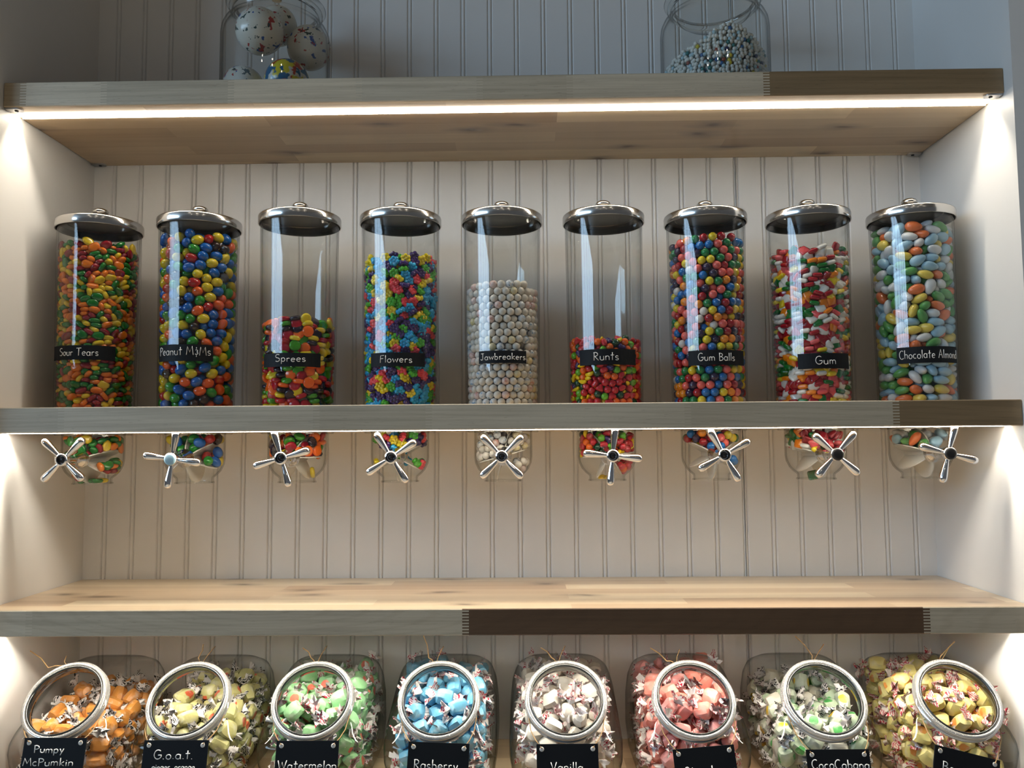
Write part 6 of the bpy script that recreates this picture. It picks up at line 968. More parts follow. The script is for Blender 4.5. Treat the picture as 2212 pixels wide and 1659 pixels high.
-2,-4,-36,-38,140,-6,-2,12,26,-40,140,-6,-1,-24,74,-2,98,7,3,1,3,-43,115,-26,-1,18,-32,11,156,9,-8,-15,-60,45,119,-3,-5,-21,27,67,154,-3,-2,13,-51,-16,143,26,-4,-5,74,-2,80,-3,0,-31,-37,16,116,-7,11,17
    ],
    't9': [
-30,-101,444,8,20,-21,-38,-100,551,7,21,20,-37,-97,353,-16,0,-4,2,-104,360,-14,-9,-11,-11,-100,153,-9,4,3,-60,-85,493,10,26,-13,-74,-77,545,7,-12,3,25,-99,221,-5,21,19,5,-103,424,-1,-28,8,-40,-88,172,-7,-11,-18,-26,-95,128,1,-6,28,-70,-75,387,5,-3,-5,-48,-87,227,1,4,24,-64,-81,462,0,3,-4,11,-105,
507,20,-2,7,-63,-76,148,-30,7,3,-10,-102,399,-26,2,3,-46,-86,80,-9,-21,-4,-52,-88,412,-30,5,-1,-22,-97,270,-18,1,12,6,-100,184,-9,-4,0,21,-98,125,-17,-3,2,-78,-60,95,-3,-3,-7,-73,-68,204,0,6,20,-78,-62,234,-4,-8,-9,-49,-92,521,-10,-28,-2,-82,-59,320,13,18,-4,-28,-94,324,-27,11,-7,29,-94,41,-4,8,-29,
28,-94,70,-3,0,-31,-74,-68,280,-27,8,6,17,-101,540,4,2,27,-12,-94,232,-12,-22,12,-90,-46,268,-16,-21,-12,21,-102,477,24,6,-1,-65,-68,177,-5,10,26,-70,-68,67,2,1,21,41,-90,95,-1,-9,-28,-20,-96,202,-2,-2,2,-45,-88,287,21,-1,13,17,-97,250,-5,-30,2,-92,-44,481,15,-18,3,28,-97,330,28,8,-7,8,-93,278,25,
-11,-4,25,-97,302,-1,3,4,-49,-83,253,0,1,2,-64,-74,435,-1,-2,30,-76,-60,41,16,25,1,-95,-26,133,-2,2,-11,-102,-3,344,12,2,-14,-42,-80,41,-3,-3,-25,50,-90,274,-10,21,21,1,-94,102,10,-2,18,-95,-30,309,17,-6,13,-103,-24,451,-9,11,-8,-95,-31,245,5,7,-9,-13,-91,74,-23,-14,-6,-33,-91,475,-25,18,3,52,-90,
520,24,8,-1,-81,-50,370,-21,-4,-3,9,-97,451,-10,-28,7,-103,-25,509,14,-11,-11,48,-92,550,3,-26,4,63,-84,480,-18,-11,-4,-14,-97,527,-14,-25,3,-9,-90,42,11,-26,-4,-104,-11,415,11,-10,-11,-74,-62,14,28,-9,1,60,-82,340,-5,-5,-27,-56,-78,334,-20,-19,-5,-28,-86,102,6,4,16,-60,-70,305,-11,25,-9,-85,-45,
531,-3,-8,-23,21,-88,158,21,-11,-3,-85,-43,424,1,-9,-19,-13,-92,300,1,-5,-15,-69,-62,125,-19,-18,1,-88,-33,393,-9,26,-14,38,-89,14,-2,31,-1,-33,-88,385,8,5,14,70,-68,202,-5,31,1,43,-89,371,8,6,9,-21,-92,501,-15,23,-4,-83,-31,60,3,5,-29,27,-89,401,24,-15,-7,-100,-11,199,1,-8,12,-79,-52,455,25,7,-5,
-82,-42,182,-5,13,-28,-37,-82,14,-25,18,-1,-102,1,384,7,17,9,-101,-6,274,-16,1,-14,-100,-7,234,8,-6,13,-89,-10,559,-4,-2,1,-71,-62,511,16,-2,6,69,-74,230,9,-21,-13,-95,-20,84,24,19,-1,65,-76,73,11,-2,12,65,-76,451,1,3,-22,-92,-22,165,13,-1,11,76,-71,425,21,8,10,39,-84,183,14,13,18,50,-80,146,-15,
-21,-8,-47,-70,365,1,5,-28,-2,-88,14,19,24,0,-100,13,162,14,-17,-11,-83,-41,343,-2,-3,6,74,-68,259,-23,-12,2,56,-78,399,-26,14,12,-91,-21,364,-4,3,-26,-105,15,529,11,-14,-12,-89,-6,109,1,-5,-29,45,-86,426,-16,25,0,-84,-31,16,1,-25,15,-97,11,61,21,-21,-2,71,-69,175,2,1,-23,58,-71,43,-8,-24,-3,-102,
15,438,-15,-15,10,-78,-34,108,28,3,3,-102,15,499,-22,-20,-3,12,-73,560,9,20,9,-76,-45,153,28,6,0,-100,16,127,9,13,3,-63,-57,410,5,26,-8,-3,-81,478,0,-11,-3,-104,15,470,-14,-7,11,-84,-13,39,0,0,-3,-37,-65,202,1,-3,-20,-83,-32,211,-26,-8,0,54,-76,311,-16,-24,-9,-96,24,299,-18,11,8,-36,-63,129,17,1,9,
90,-50,289,-13,-13,3,66,-61,134,-20,11,-2,83,-60,319,-9,-10,6,76,-60,510,-1,-4,-1,-89,19,92,8,5,-29,-93,-1,309,9,4,-2,70,-61,378,11,25,4,71,-54,107,12,27,6,80,-45,158,-9,-25,-9,86,-54,354,0,8,-22,-92,21,221,-2,-23,7,98,-34,409,6,-20,-5,1,-79,323,-16,-21,6,-25,-67,61,-3,-28,-3,-86,19,34,21,-4,-2,92,
-47,538,-26,-6,13,6,-80,381,-5,-23,-17,-88,18,190,2,30,4,81,-56,479,13,17,-21,-18,-69,180,21,-14,-4,76,-47,58,-24,13,0,-87,-16,533,25,7,-2,30,-78,494,22,-9,-1,-89,0,14,2,2,27,62,-64,15,6,0,-2,18,-77,348,-6,-3,-11,30,-77,453,-9,-18,11,-93,22,334,6,-15,18,-20,-71,410,17,-15,0,-88,-11,475,13,-16,7,-70,
-43,556,18,22,-3,-91,20,260,12,23,-15,-52,-44,31,-1,-2,17,43,-68,111,18,-14,3,89,-33,382,-4,5,-8,-93,22,402,-11,-12,-26,30,-60,36,-19,-17,1,88,-42,22,-9,-8,-20,92,-39,239,-1,1,14,91,-31,475,18,1,-7,81,-41,86,13,24,5,35,-69,219,-19,13,-2,61,-61,287,-14,-17,20,92,-27,561,-3,-29,-5,-39,-69,542,4,29,-7,
-59,-33,84,0,1,1,87,-41,445,-2,28,-10,-55,-55,476,7,-17,20,45,-45,69,-7,-6,28,-38,-59,273,-29,6,-5,85,-41,213,28,7,-3,94,-30,185,-2,-1,15,-49,-46,326,7,27,10,-70,-32,292,0,2,17,82,-36,131,-26,4,-1,-17,-76,349,-20,0,-9,-72,-28,504,-21,20,5,-39,-52,162,-22,-13,5,-73,-21,261,11,13,15,98,-33,505,3,-5,
14,46,-56,477,23,-17,-12,87,-21,45,-5,3,-6,44,-66,247,15,-26,7,19,-66,298,-1,6,-31,-25,-72,447,-7,-25,-4,60,-65,534,-8,-2,-4,92,-18,155,11,24,-14,93,-22,352,-10,-22,-15,21,-77,524,-23,-7,-7,66,-43,402,-2,-1,-9,7,-65,205,-2,-2,17,-51,-43,218,1,-3,-19,-68,4,72,4,-1,-13,-36,-66,509,2,21,-3,12,-64,239,
13,-3,-21,-79,-14,438,6,-11,-4,18,-69,133,-5,30,3,90,-31,267,-14,-25,-9,97,-16,69,-19,-20,6,-7,-52,503,-24,9,-1,-77,5,144,1,-5,-17,59,7,507,2,0,-25,74,5,347,-11,-23,0,62,-36,257,-4,-21,5,-75,13,357,-2,-27,-3,-74,15,431,15,7,-16,-71,14,544,2,26,13,-67,2,381,8,3,7,-42,-26,501,19,-12,-9,-63,9,246,18,
-4,3
    ],
    'h9': [
17,-71,125,-9,24,15,-43,-58,133,25,-4,12,-21,-61,116,7,-11,-12,44,-49,149,4,-1,16,-56,13,151,24,-9,-6,-73,-4,134,-25,-16,9,72,-10,79,5,3,16,-50,-28,124,-1,2,1,8,-16,147,1,-1,-13,71,-22,146,-16,-9,12,-27,-22,144,-9,9,-11,-57,33,129,3,5,-6,19,-40,125,-4,26,1,-26,-4,118,1,-14,19,35,-4,139,18,20,5,41,
56,147,13,-3,-21,-27,25,142,-14,-21,9,-38,65,126,9,-19,-20,14,25,147,0,-3,6
    ],
    'j1': [
-124,-413,151,21,-21,-7,-14,-430,146,2,21,23,109,-427,113,1,-28,-12,65,-277,181,5,-26,9,-72,-413,151,17,-16,-10,125,-414,158,-12,-13,13,98,-427,67,-1,11,29,62,-425,156,-5,-19,21,125,-261,158,-8,-11,10,98,-215,181,15,-14,-18,122,-338,155,-18,18,-15,-75,-212,197,3,17,20,-108,-241,178,-2,-28,12,45,
-201,186,-10,16,-1,-110,-314,165,-9,-11,9,-110,-160,193,29,0,-9,-121,-413,106,-20,19,0,-25,-344,149,13,17,1,11,-307,168,-14,-21,10,124,-289,107,22,22,2,99,-131,190,-7,-13,-16,-57,-95,199,-16,18,-10,-5,-185,185,-4,13,-10,121,-365,112,-23,21,0,90,-82,172,3,-5,4,-34,-283,143,8,15,4,123,-369,64,18,19,
10,125,-172,159,-7,15,0,16,-370,145,2,-9,-14,4,-234,151,3,-15,-7,109,-362,22,-1,-1,0,50,-121,197,14,-21,-13,124,-94,140,-9,11,-13,-70,-340,161,-13,15,-10,72,-316,151,22,6,3,-18,-128,184,-17,-16,-4,81,-376,141,25,-17,-6,39,-415,113,-13,-26,2,121,-255,27,22,-19,5,-74,-395,104,-15,-12,13,-23,-419,97,
27,8,-3,109,-316,22,27,1,-1,-89,-430,64,-1,23,-17,121,-193,96,7,-3,-15,-125,-117,170,-7,13,-11,84,-319,67,-17,-5,3,125,-195,53,21,21,2,75,-177,162,8,-2,20,102,-261,71,1,-3,7,-51,-215,145,-6,-4,21,98,-232,126,8,-4,-23,111,-419,23,-29,-11,1,-56,-166,168,15,-13,0,16,-358,81,-10,6,8,-26,-91,158,-17,-14,
-2,-32,-376,120,-15,3,-11,48,-344,109,16,-16,-5,-108,-387,64,-2,-21,-21,-80,-259,141,19,23,-8,81,-146,131,2,-16,25,20,-282,125,-1,5,23,30,-94,159,2,1,20,-75,-95,158,3,4,12,123,-122,27,-8,4,-18
    ],
    'j2': [
-18,-414,181,27,12,2,99,-430,110,29,1,-7,119,-419,149,4,-20,-7,-122,-427,164,10,-10,14,105,-202,194,-16,-12,-22,-87,-279,201,-5,-6,12,-22,-430,128,-6,19,14,103,-374,185,3,-5,17,-50,-378,190,9,8,9,124,-346,150,0,1,-16,-74,-127,223,-26,4,0,68,-333,176,2,-25,-2,-5,-182,216,1,-6,28,-23,-223,202,6,26,12,
-58,-413,151,-6,8,-21,47,-279,204,-3,5,-12,96,-278,167,-4,11,-9,-124,-415,102,20,-20,-5,71,-122,223,-17,-18,-1,111,-96,205,-17,-21,6,125,-287,72,19,-14,-13,58,-220,200,4,-6,20,108,-152,184,-10,-21,19,109,-350,63,2,3,-31,-26,-86,215,7,-1,-25,99,-413,61,19,-19,-3,-79,-79,213,-14,10,20,-87,-348,184,-6,
3,-22,22,-423,109,-6,7,25,29,-345,152,21,7,-7,20,-385,131,-5,-13,-20,124,-233,144,-5,3,-16,122,-305,118,-18,20,0,32,-95,216,-1,0,-18,116,-377,101,-14,12,-2,-125,-185,176,-20,18,9,121,-339,21,5,-3,-14,77,-376,142,-14,13,-13,-75,-413,106,-13,-14,9,125,-262,32,-5,-10,10,-53,-281,173,-19,15,-8,41,-425,
67,2,25,9,-126,-329,169,18,14,15,98,-158,135,5,25,-1,-75,-204,161,13,22,0,125,-166,52,19,20,-2,88,-234,109,-2,0,-27,-115,-235,190,-4,10,-18,-19,-148,189,-15,19,2,-96,-381,145,-7,26,-7,124,-170,101,22,21,0,7,-264,173,-26,-8,-1,125,-94,161,-11,-12,13,-95,-425,58,0,2,0,-22,-331,153,-8,-8,10,39,-295,
155,-2,-3,3,-74,-162,189,-5,2,-7,-108,-353,109,7,5,1,62,-385,81,-14,-3,24,123,-94,21,3,5,16,-125,-108,194,-10,13,-9,123,-94,115,3,4,15,66,-95,181,9,-7,-17,76,-370,22,2,-2,-15,125,-97,72,10,-11,-13,37,-164,184,-1,-8,19,-65,-377,65,-5,2,-29,125,-414,23,-12,-13,12,-18,-211,158,-8,-9,18,77,-214,153,-5,
5,-15,30,-370,27,-9,4,-15,-28,-418,66,-6,0,-24,-43,-339,104,20,17,0,-77,-131,137,9,14,8,-5,-371,85,27,8,-2
    ],
    'j3': [
117,-431,180,20,11,-6,-7,-441,189,2,30,-1,-13,-387,250,5,26,12,-108,-429,157,-9,-20,-20,-69,-425,203,-16,-7,-5,-8,-430,142,6,2,0,-79,-229,253,28,9,-1,122,-394,205,9,17,-1,103,-430,109,-8,15,17,66,-424,192,-9,-3,10,-79,-384,229,28,2,-5,-8,-236,234,-1,-2,0,-125,-389,202,-17,9,-15,74,-382,227,-3,24,14,
114,-300,246,12,-23,-5,72,-409,143,16,-21,-8,15,-385,207,-3,2,14,105,-238,248,-1,5,11,97,-86,248,25,5,12,-60,-175,251,3,-20,13,-125,-400,112,-21,-18,9,-118,-155,270,-14,22,11,117,-411,61,5,7,19,108,-300,119,-5,1,0,121,-360,100,19,23,10,-122,-389,61,0,-4,13,124,-91,207,8,17,3,125,-328,202,-11,-15,10,
118,-177,225,7,2,-15,108,-255,124,4,3,-31,116,-226,159,-6,0,11,-26,-135,230,-5,27,11,-79,-324,234,-1,6,16,109,-121,162,5,-2,5,110,-273,24,-7,-18,19,-81,-122,247,-6,13,-15,8,-85,231,-9,-4,-7,125,-162,184,-21,-19,-8,-121,-369,147,16,-22,-1,65,-291,230,-15,-7,4,121,-378,144,12,0,-14,124,-220,31,8,14,7,
-90,-431,86,-8,17,9,-66,-393,147,7,-10,-9,-34,-380,184,-13,-6,19,124,-249,85,21,21,4,123,-300,162,-23,-20,2,-118,-97,253,6,4,11,-115,-278,224,10,7,9,110,-178,84,21,-4,-7,2,-313,205,-20,-2,-11,123,-342,23,21,19,3,121,-253,205,23,-21,-1,110,-156,29,4,22,12,-62,-78,220,6,17,-19,-42,-414,109,12,-6,-19,
115,-122,117,-24,-11,-4,67,-414,61,-7,5,-15,35,-418,105,-25,5,-1,-1,-193,222,-2,22,16,36,-395,167,15,12,6,108,-169,135,0,-29,4,3,-365,112,-6,5,17,37,-139,228,-10,24,-7,-53,-272,214,-10,9,-5,124,-121,68,-12,-14,14,123,-95,23,17,19,10,109,-78,100,2,-9,-30,-34,-339,212,-26,6,-9,108,-321,66,-13,19,-7,
69,-207,220,2,5,-13,33,-331,129,-12,7,-9,-124,-323,184,-19,-6,21,-72,-217,206,5,3,-27,81,-205,114,28,-4,2,66,-380,100,28,-5,0,-85,-363,179,20,-18,4,80,-353,190,18,16,16,98,-79,146,-19,-3,0,39,-319,174,-9,8,-14,80,-339,141,19,9,19,97,-415,22,19,-19,-6,61,-318,94,-12,-28,0,46,-413,22,2,2,12,-84,-368,
98,2,-2,17,-113,-207,229,-21,-12,1,78,-274,187,5,1,18,61,-324,23,0,31,2,-38,-338,122,15,-18,-13
    ],
    'j4': [
-32,-426,210,5,-13,18,-68,-428,154,-7,12,27,60,-415,213,28,7,2,11,-392,235,4,-26,15,58,-425,166,-6,-5,-7,-108,-401,234,-22,-5,-2,-80,-413,198,-13,-4,11,-124,-419,122,-18,-4,18,115,-387,226,10,22,6,40,-336,248,-5,-13,11,92,-430,116,-9,-17,-16,-102,-430,75,2,27,-9,-24,-125,264,-19,-19,-13,-86,-255,
261,-1,4,-18,-5,-430,149,-8,17,16,121,-327,248,3,6,-11,125,-411,146,-18,18,-7,123,-421,191,17,20,4,-125,-175,257,-12,9,14,123,-185,298,-19,-14,12,79,-92,278,12,14,0,18,-82,279,-4,-26,4,79,-278,254,8,-29,-4,117,-225,261,-20,12,-7,36,-412,110,-10,2,-15,-117,-386,181,16,-11,-24,-57,-196,255,9,14,17,82,
-326,223,-12,15,-14,125,-414,66,15,-15,-9,-33,-273,235,0,-16,23,111,-126,274,-7,22,-11,5,-324,220,-1,5,-3,109,-217,22,0,-1,-26,-43,-362,229,-8,4,4,-125,-353,224,-3,-11,-10,-86,-125,256,-9,24,0,49,-193,247,6,24,9,56,-131,249,0,-8,-21,-93,-78,244,19,7,-9,-9,-387,189,4,-2,3,-49,-417,105,9,14,23,120,
-367,103,-24,19,-4,103,-229,140,-1,-1,26,-124,-348,127,5,-15,-6,23,-230,242,14,-6,-4,107,-79,63,0,31,3,-125,-234,240,7,-7,-15,122,-176,230,22,-13,-12,107,-80,147,1,-2,1,23,-374,150,0,-4,-25,-113,-296,226,20,12,0,69,-373,119,27,-10,4,-119,-316,157,-4,-10,-16,73,-382,174,0,-20,15,124,-289,98,-15,12,
-9,-121,-368,68,18,21,-1,106,-177,131,-5,14,26,118,-413,22,1,1,11,118,-100,236,-17,23,3,115,-179,52,13,-26,6,-43,-370,144,-11,-6,12,124,-347,189,3,5,-14,107,-209,180,-1,-18,23,84,-382,75,-20,14,-13,116,-245,62,-26,-15,2,124,-139,80,6,13,8,-19,-182,225,-8,27,0,107,-163,182,9,-4,4,-77,-360,111,-4,3,
-24,-10,-379,111,-18,-13,12,123,-338,58,5,5,17,35,-283,215,-8,-18,17,125,-296,155,-16,-9,17,124,-266,221,-17,17,-10,-109,-287,23,3,31,-1,-125,-296,71,-5,1,16,107,-128,154,9,0,-5,65,-430,60,9,4,-2,-85,-222,221,20,19,8,102,-337,138,14,-20,0,39,-389,41,2,17,26,123,-279,22,-1,0,-17,98,-351,22,-2,0,-18,
121,-213,98,-2,-1,16,-109,-385,23,-1,22,-21,-109,-337,23,2,31,0,15,-108,232,8,-9,-17,-62,-158,216,-1,15,-11,85,-234,222,-3,5,-19,-115,-161,194,12,-8,-25,-71,-353,183,-7,-26,13,-34,-89,232,-29,-11,1,-65,-314,146,2,-1,-20,-69,-321,217,-6,-2,4,9,-337,170,3,-18,-21,67,-321,171,-16,-19,16,125,-98,191,-9,
-10,14,-26,-237,206,-28,2,0,8,-309,93,1,5,7,-81,-328,65,18,-20,1,125,-95,109,10,-14,-9,-110,-201,106,-23,0,0
    ],
    'j5': [
-108,-443,190,1,-11,-29,107,-440,190,-10,-1,0,-16,-443,192,1,2,-2,-104,-423,138,19,4,3,89,-373,248,-4,0,28,-109,-239,279,9,0,1,-44,-384,224,6,24,5,-41,-425,158,-1,-27,2,33,-428,132,25,4,-9,94,-417,106,12,27,1,125,-414,147,-13,-14,12,-107,-429,64,-2,1,-31,-42,-257,266,17,-12,-12,-60,-429,107,0,22,
-16,125,-370,215,-20,18,-10,-70,-112,289,0,11,-7,82,-213,253,8,-9,23,-84,-286,252,-11,3,-10,57,-377,190,23,-11,17,46,-430,185,-14,-3,17,8,-402,192,-19,-2,24,11,-307,248,-10,-25,9,79,-412,148,3,4,17,-123,-340,220,-4,4,16,94,-151,269,-11,13,-19,29,-363,228,-5,-4,-16,-23,-201,259,7,23,14,124,-217,211,
-20,10,-15,-120,-177,277,10,3,13,7,-160,262,22,-14,16,-75,-288,200,-7,-3,-22,106,-388,65,-8,0,-5,-37,-299,221,-7,5,-22,-79,-344,189,4,7,8,76,-430,66,7,2,-1,-97,-395,92,15,5,1,-108,-215,238,-1,26,-13,60,-263,244,12,19,13,-21,-79,283,-1,5,0,-124,-278,221,-6,4,15,-109,-289,168,2,-5,25,-125,-339,164,10,
17,3,-108,-400,182,-2,26,-17,100,-374,177,-4,3,16,-70,-164,253,-7,0,-22,-24,-122,246,11,-12,10,76,-327,218,15,7,-6,-125,-372,128,-19,7,-17,-38,-377,173,13,19,-1,123,-94,237,-20,19,-4,-108,-101,265,2,0,-15,-103,-361,61,-7,15,-21,-9,-333,209,-13,23,-12,107,-168,225,-3,14,-25,-108,-243,149,-2,-27,10,
30,-94,254,5,-6,-15,116,-367,103,21,-14,-4,-107,-79,144,-1,-28,-6,76,-95,249,15,12,9,-81,-357,143,2,1,-14,-68,-82,245,11,6,-27,-126,-164,229,20,12,18,-109,-274,23,3,8,23,48,-289,201,21,11,-7,104,-280,214,-7,-8,23,40,-121,215,-3,5,-18,125,-323,127,-15,-7,17,73,-323,95,26,11,7,-125,-340,23,-1,-2,16,
-117,-134,168,19,-12,-7,-126,-318,73,-13,4,-18,-4,-247,231,-14,2,-7,29,-190,228,-13,2,-11,-28,-176,213,-2,4,20,-121,-210,183,-15,14,-16,62,-197,196,-25,11,-5,-125,-258,98,-21,19,7,121,-235,170,19,14,-7,125,-305,177,10,-14,-9,-125,-168,130,-16,10,-13,124,-252,122,-17,-11,16,-117,-110,220,-15,-24,-6,
17,-347,172,8,-15,-23,-75,-244,215,-6,-6,-4,46,-380,80,8,15,0,110,-183,124,7,-4,-8,-18,-388,132,-1,2,30,46,-348,133,7,6,11,64,-237,162,0,-2,-8,-116,-202,87,-7,-17,14,-90,-80,185,4,7,30
    ],
    'j6': [
-124,-429,206,14,-6,-19,-14,-444,191,20,-1,0,-98,-428,162,5,21,-4,73,-393,233,11,22,14,-100,-274,251,-28,9,-3,78,-425,148,17,-12,9,-39,-429,146,27,0,-4,37,-418,202,-8,-9,23,93,-136,274,2,-12,-4,-65,-361,239,9,-1,5,-48,-161,278,10,28,-2,-70,-400,206,-11,0,23,121,-418,111,9,-19,1,-124,-95,298,13,-11,
-14,35,-273,263,-5,-8,15,76,-278,240,-8,-7,1,-111,-315,234,-9,-18,18,125,-405,162,-20,13,-15,-119,-139,253,14,-12,-6,124,-392,210,-15,8,-16,-26,-399,194,-6,-8,-6,119,-328,231,-21,18,6,19,-428,122,19,8,-19,-108,-399,72,7,-14,-26,-74,-413,116,20,-23,-1,-125,-397,115,-1,-2,15,124,-163,255,-20,11,-16,
110,-79,265,-1,0,0,-109,-348,197,24,1,0,-20,-298,251,-5,-5,10,-76,-430,65,3,20,-16,-107,-352,73,25,1,-5,29,-316,219,-3,-13,-13,30,-363,210,-27,-6,11,108,-424,36,-24,-7,-6,-86,-93,276,3,-4,-16,-25,-413,95,0,6,16,106,-362,109,21,-6,2,4,-94,276,9,10,12,-109,-79,23,0,30,5,-113,-223,60,-1,0,-8,-78,-189,
242,-24,-10,5,-125,-282,174,-23,-14,16,85,-384,181,10,15,8,-107,-259,23,-19,4,-3,44,-96,254,3,-5,-19,-109,-310,22,27,0,-1,-115,-95,118,10,12,21,-109,-79,71,15,1,-1,-111,-247,205,-6,-23,1,-114,-188,94,20,12,-3,-124,-290,62,-3,-2,16,74,-430,85,-15,3,4,-125,-151,118,-19,8,-16,-123,-381,165,-6,6,14,-10,
-385,130,4,-21,21,-25,-195,242,7,4,12,40,-382,157,19,19,3,-17,-339,212,6,5,13,-108,-158,172,-23,6,2,-109,-356,25,-2,-25,-18,53,-162,247,20,-20,11,-115,-230,138,7,3,21,-121,-321,142,25,-6,17,14,-236,230,-1,-4,-27,-123,-95,209,20,-18,-6,-60,-247,242,2,26,10,50,-375,113,-19,21,1,-125,-261,99,3,-6,-14,
-120,-173,22,-2,0,-18,77,-221,233,4,-2,22,80,-93,225,-3,3,-16,-68,-370,153,-4,3,-14,-62,-306,218,-2,-6,16,124,-200,218,-14,12,-12,-125,-129,54,-13,8,-17,125,-337,176,10,1,17,124,-356,67,9,10,12,125,-275,217,-20,-19,-8,-76,-351,109,-5,-25,-10,108,-380,22,0,-1,-1,-123,-414,23,-21,23,0,-84,-96,231,20,
-22,6,124,-94,219,-14,13,-11,-16,-274,204,-14,2,-6,-125,-180,221,-11,9,-14,75,-379,67,14,18,-16,-42,-96,256,22,-21,6,5,-347,171,20,15,5,-2,-94,228,-7,4,-14,94,-323,136,0,-7,-14,-15,-342,130,-4,-21,-22,100,-334,23,27,0,-2,78,-331,211,9,9,12,-80,-134,202,3,11,10,-75,-282,129,-3,-2,6,-91,-211,176,-5,
-21,7,-121,-93,164,-1,1,-16
    ],
    'j7': [
-22,-408,159,23,-4,-5,-108,-282,187,2,-4,0,-124,-414,138,13,-12,-12,109,-419,164,0,4,7,52,-423,144,2,7,27,124,-290,188,18,5,17,-60,-102,216,6,4,3,-125,-102,175,-19,8,-16,-123,-429,73,-11,8,13,-29,-430,119,-14,4,5,32,-155,209,9,5,-18,-125,-332,169,18,-19,3,81,-301,175,10,8,13,116,-429,104,8,16,-17,
-77,-427,101,-2,-25,-4,13,-373,153,3,16,5,-35,-204,181,-6,0,-5,69,-368,155,-10,23,15,-95,-355,144,-23,17,-9,94,-133,209,-6,2,16,-114,-330,71,26,-14,-5,-26,-344,172,3,9,12,125,-187,210,22,-15,16,-65,-313,170,4,-15,-15,73,-160,177,-4,1,-10,-110,-220,169,-2,-6,-25,118,-236,181,-13,-23,-7,-125,-249,101,
2,-8,-13,124,-85,215,3,-18,-5,-109,-340,26,14,0,-1,-11,-80,192,-2,17,5,-66,-244,186,11,1,-15,-16,-148,196,8,4,13,76,-96,239,21,18,2,-124,-236,22,-13,-15,12,31,-216,170,14,20,11,109,-387,67,21,-8,-4,-108,-297,24,-14,2,0,-73,-380,109,10,19,-4,-107,-274,63,2,5,26,-123,-381,80,10,-12,13,-63,-393,59,30,
5,-1,39,-293,165,2,3,15,-107,-205,123,-25,0,4,-78,-79,179,-18,4,8,-124,-94,22,0,-2,15,-126,-179,71,13,17,7,105,-388,116,5,-30,7,-103,-160,106,20,-1,-6,-50,-125,171,-11,4,-22,-83,-89,127,-12,2,-22,-121,-154,157,20,19,0,46,-428,100,31,-1,0,125,-350,150,11,-13,-12,-12,-429,64,2,19,-25,78,-217,151,14,
-13,-7,55,-95,199,5,6,12,-17,-170,148,-22,14,-3,-121,-102,66,6,6,13,-7,-272,150,9,-14,-18,-107,-391,23,-1,6,-27,16,-307,127,-1,7,10,-10,-384,98,2,28,-6,28,-200,116,14,12,3,-126,-94,111,15,16,10,108,-426,23,0,29,4,-40,-351,131,-3,-4,21,-76,-156,144,18,-18,-4,-96,-276,145,-2,-4,16,-89,-215,65,18,10,8,
85,-311,128,-22,20,-1,122,-141,167,-14,-15,2,28,-156,148,25,-12,0,-83,-311,100,-12,-18,9,-37,-224,143,1,-26,12,-108,-170,26,9,12,15,24,-97,168,-14,13,-15,121,-342,82,-14,-11,-18,-26,-318,100,-19,7,-9,52,-358,108,-18,16,4,-19,-78,133,0,-30,-3
    ],
    'j8': [
-110,-400,219,22,-7,3,75,-418,215,9,-8,-28,-108,-425,130,-3,-23,16,22,-425,165,-6,8,16,-31,-438,193,-26,-9,-1,-94,-433,182,-28,-3,10,-112,-306,256,-26,-10,-2,-107,-120,257,-22,6,-3,84,-346,245,1,3,2,-48,-330,258,18,-8,-4,33,-419,109,-25,9,-12,120,-420,190,21,-18,0,71,-413,164,-7,0,-11,-45,-394,215,
19,-5,4,-94,-430,74,-7,-19,-17,18,-401,207,13,17,-7,-125,-393,77,22,1,19,-92,-81,279,-3,9,4,-121,-384,169,20,19,2,100,-129,259,-1,-10,14,-125,-228,206,5,-8,14,23,-163,254,13,-2,11,124,-412,141,-13,-8,13,116,-413,95,1,3,15,-122,-269,229,-21,-17,-10,-107,-320,151,27,3,-2,33,-267,244,-4,-3,-6,-57,-261,
264,15,-12,-15,-95,-347,235,11,-21,-6,-121,-156,225,0,-3,-14,-120,-129,181,1,-1,-14,125,-384,227,-18,-7,20,111,-294,251,10,-25,12,-108,-82,225,-3,-1,-3,-124,-278,117,-16,15,-12,-111,-274,166,-6,-2,-7,-108,-352,63,-6,-21,18,-124,-277,68,17,-19,-1,-123,-93,138,15,-15,-9,-109,-374,22,0,6,30,47,-83,259,
0,-2,-3,-124,-220,22,-13,-15,12,-15,-401,118,-3,-1,-17,-125,-162,127,20,7,18,-9,-223,246,-29,-9,-4,-34,-349,208,9,7,-2,17,-362,229,-27,-3,3,-109,-281,23,-16,-5,5,-117,-351,116,11,22,-1,-124,-93,93,-3,-3,15,-123,-334,199,-2,2,15,-37,-403,164,-20,4,-1,70,-387,112,-1,7,20,124,-429,37,9,14,-9,122,-226,
247,8,-4,-15,-105,-218,113,2,-8,28,-121,-204,160,-10,17,-11,-22,-147,230,-5,11,-2,70,-369,195,-10,9,22,-123,-193,67,-17,10,-10,-94,-328,23,0,-31,3,-46,-92,233,-9,2,-21,-74,-382,116,-22,13,-14,64,-430,72,16,3,-26,22,-125,232,3,7,-7,64,-170,233,20,18,6,62,-231,236,17,-3,-3,-73,-132,215,-4,7,19,9,-315,
228,4,-20,-16,-33,-292,224,12,-19,-18,-52,-399,78,8,21,4,-67,-216,237,-1,0,10,25,-337,186,30,4,8,106,-366,161,-15,16,22,124,-323,118,-3,-3,-16,102,-193,214,-7,15,-11,77,-305,181,-2,3,18,1,-292,187,1,5,-23,122,-96,236,17,19,10,86,-407,38,16,-4,13,-39,-349,153,10,27,-4,123,-315,206,18,20,4,-79,-269,
206,18,21,3,-109,-155,22,-18,-1,1,24,-367,140,14,-16,7,-41,-345,71,-10,-2,-13,-124,-95,24,-16,-17,7,76,-290,222,2,-8,-19
    ],
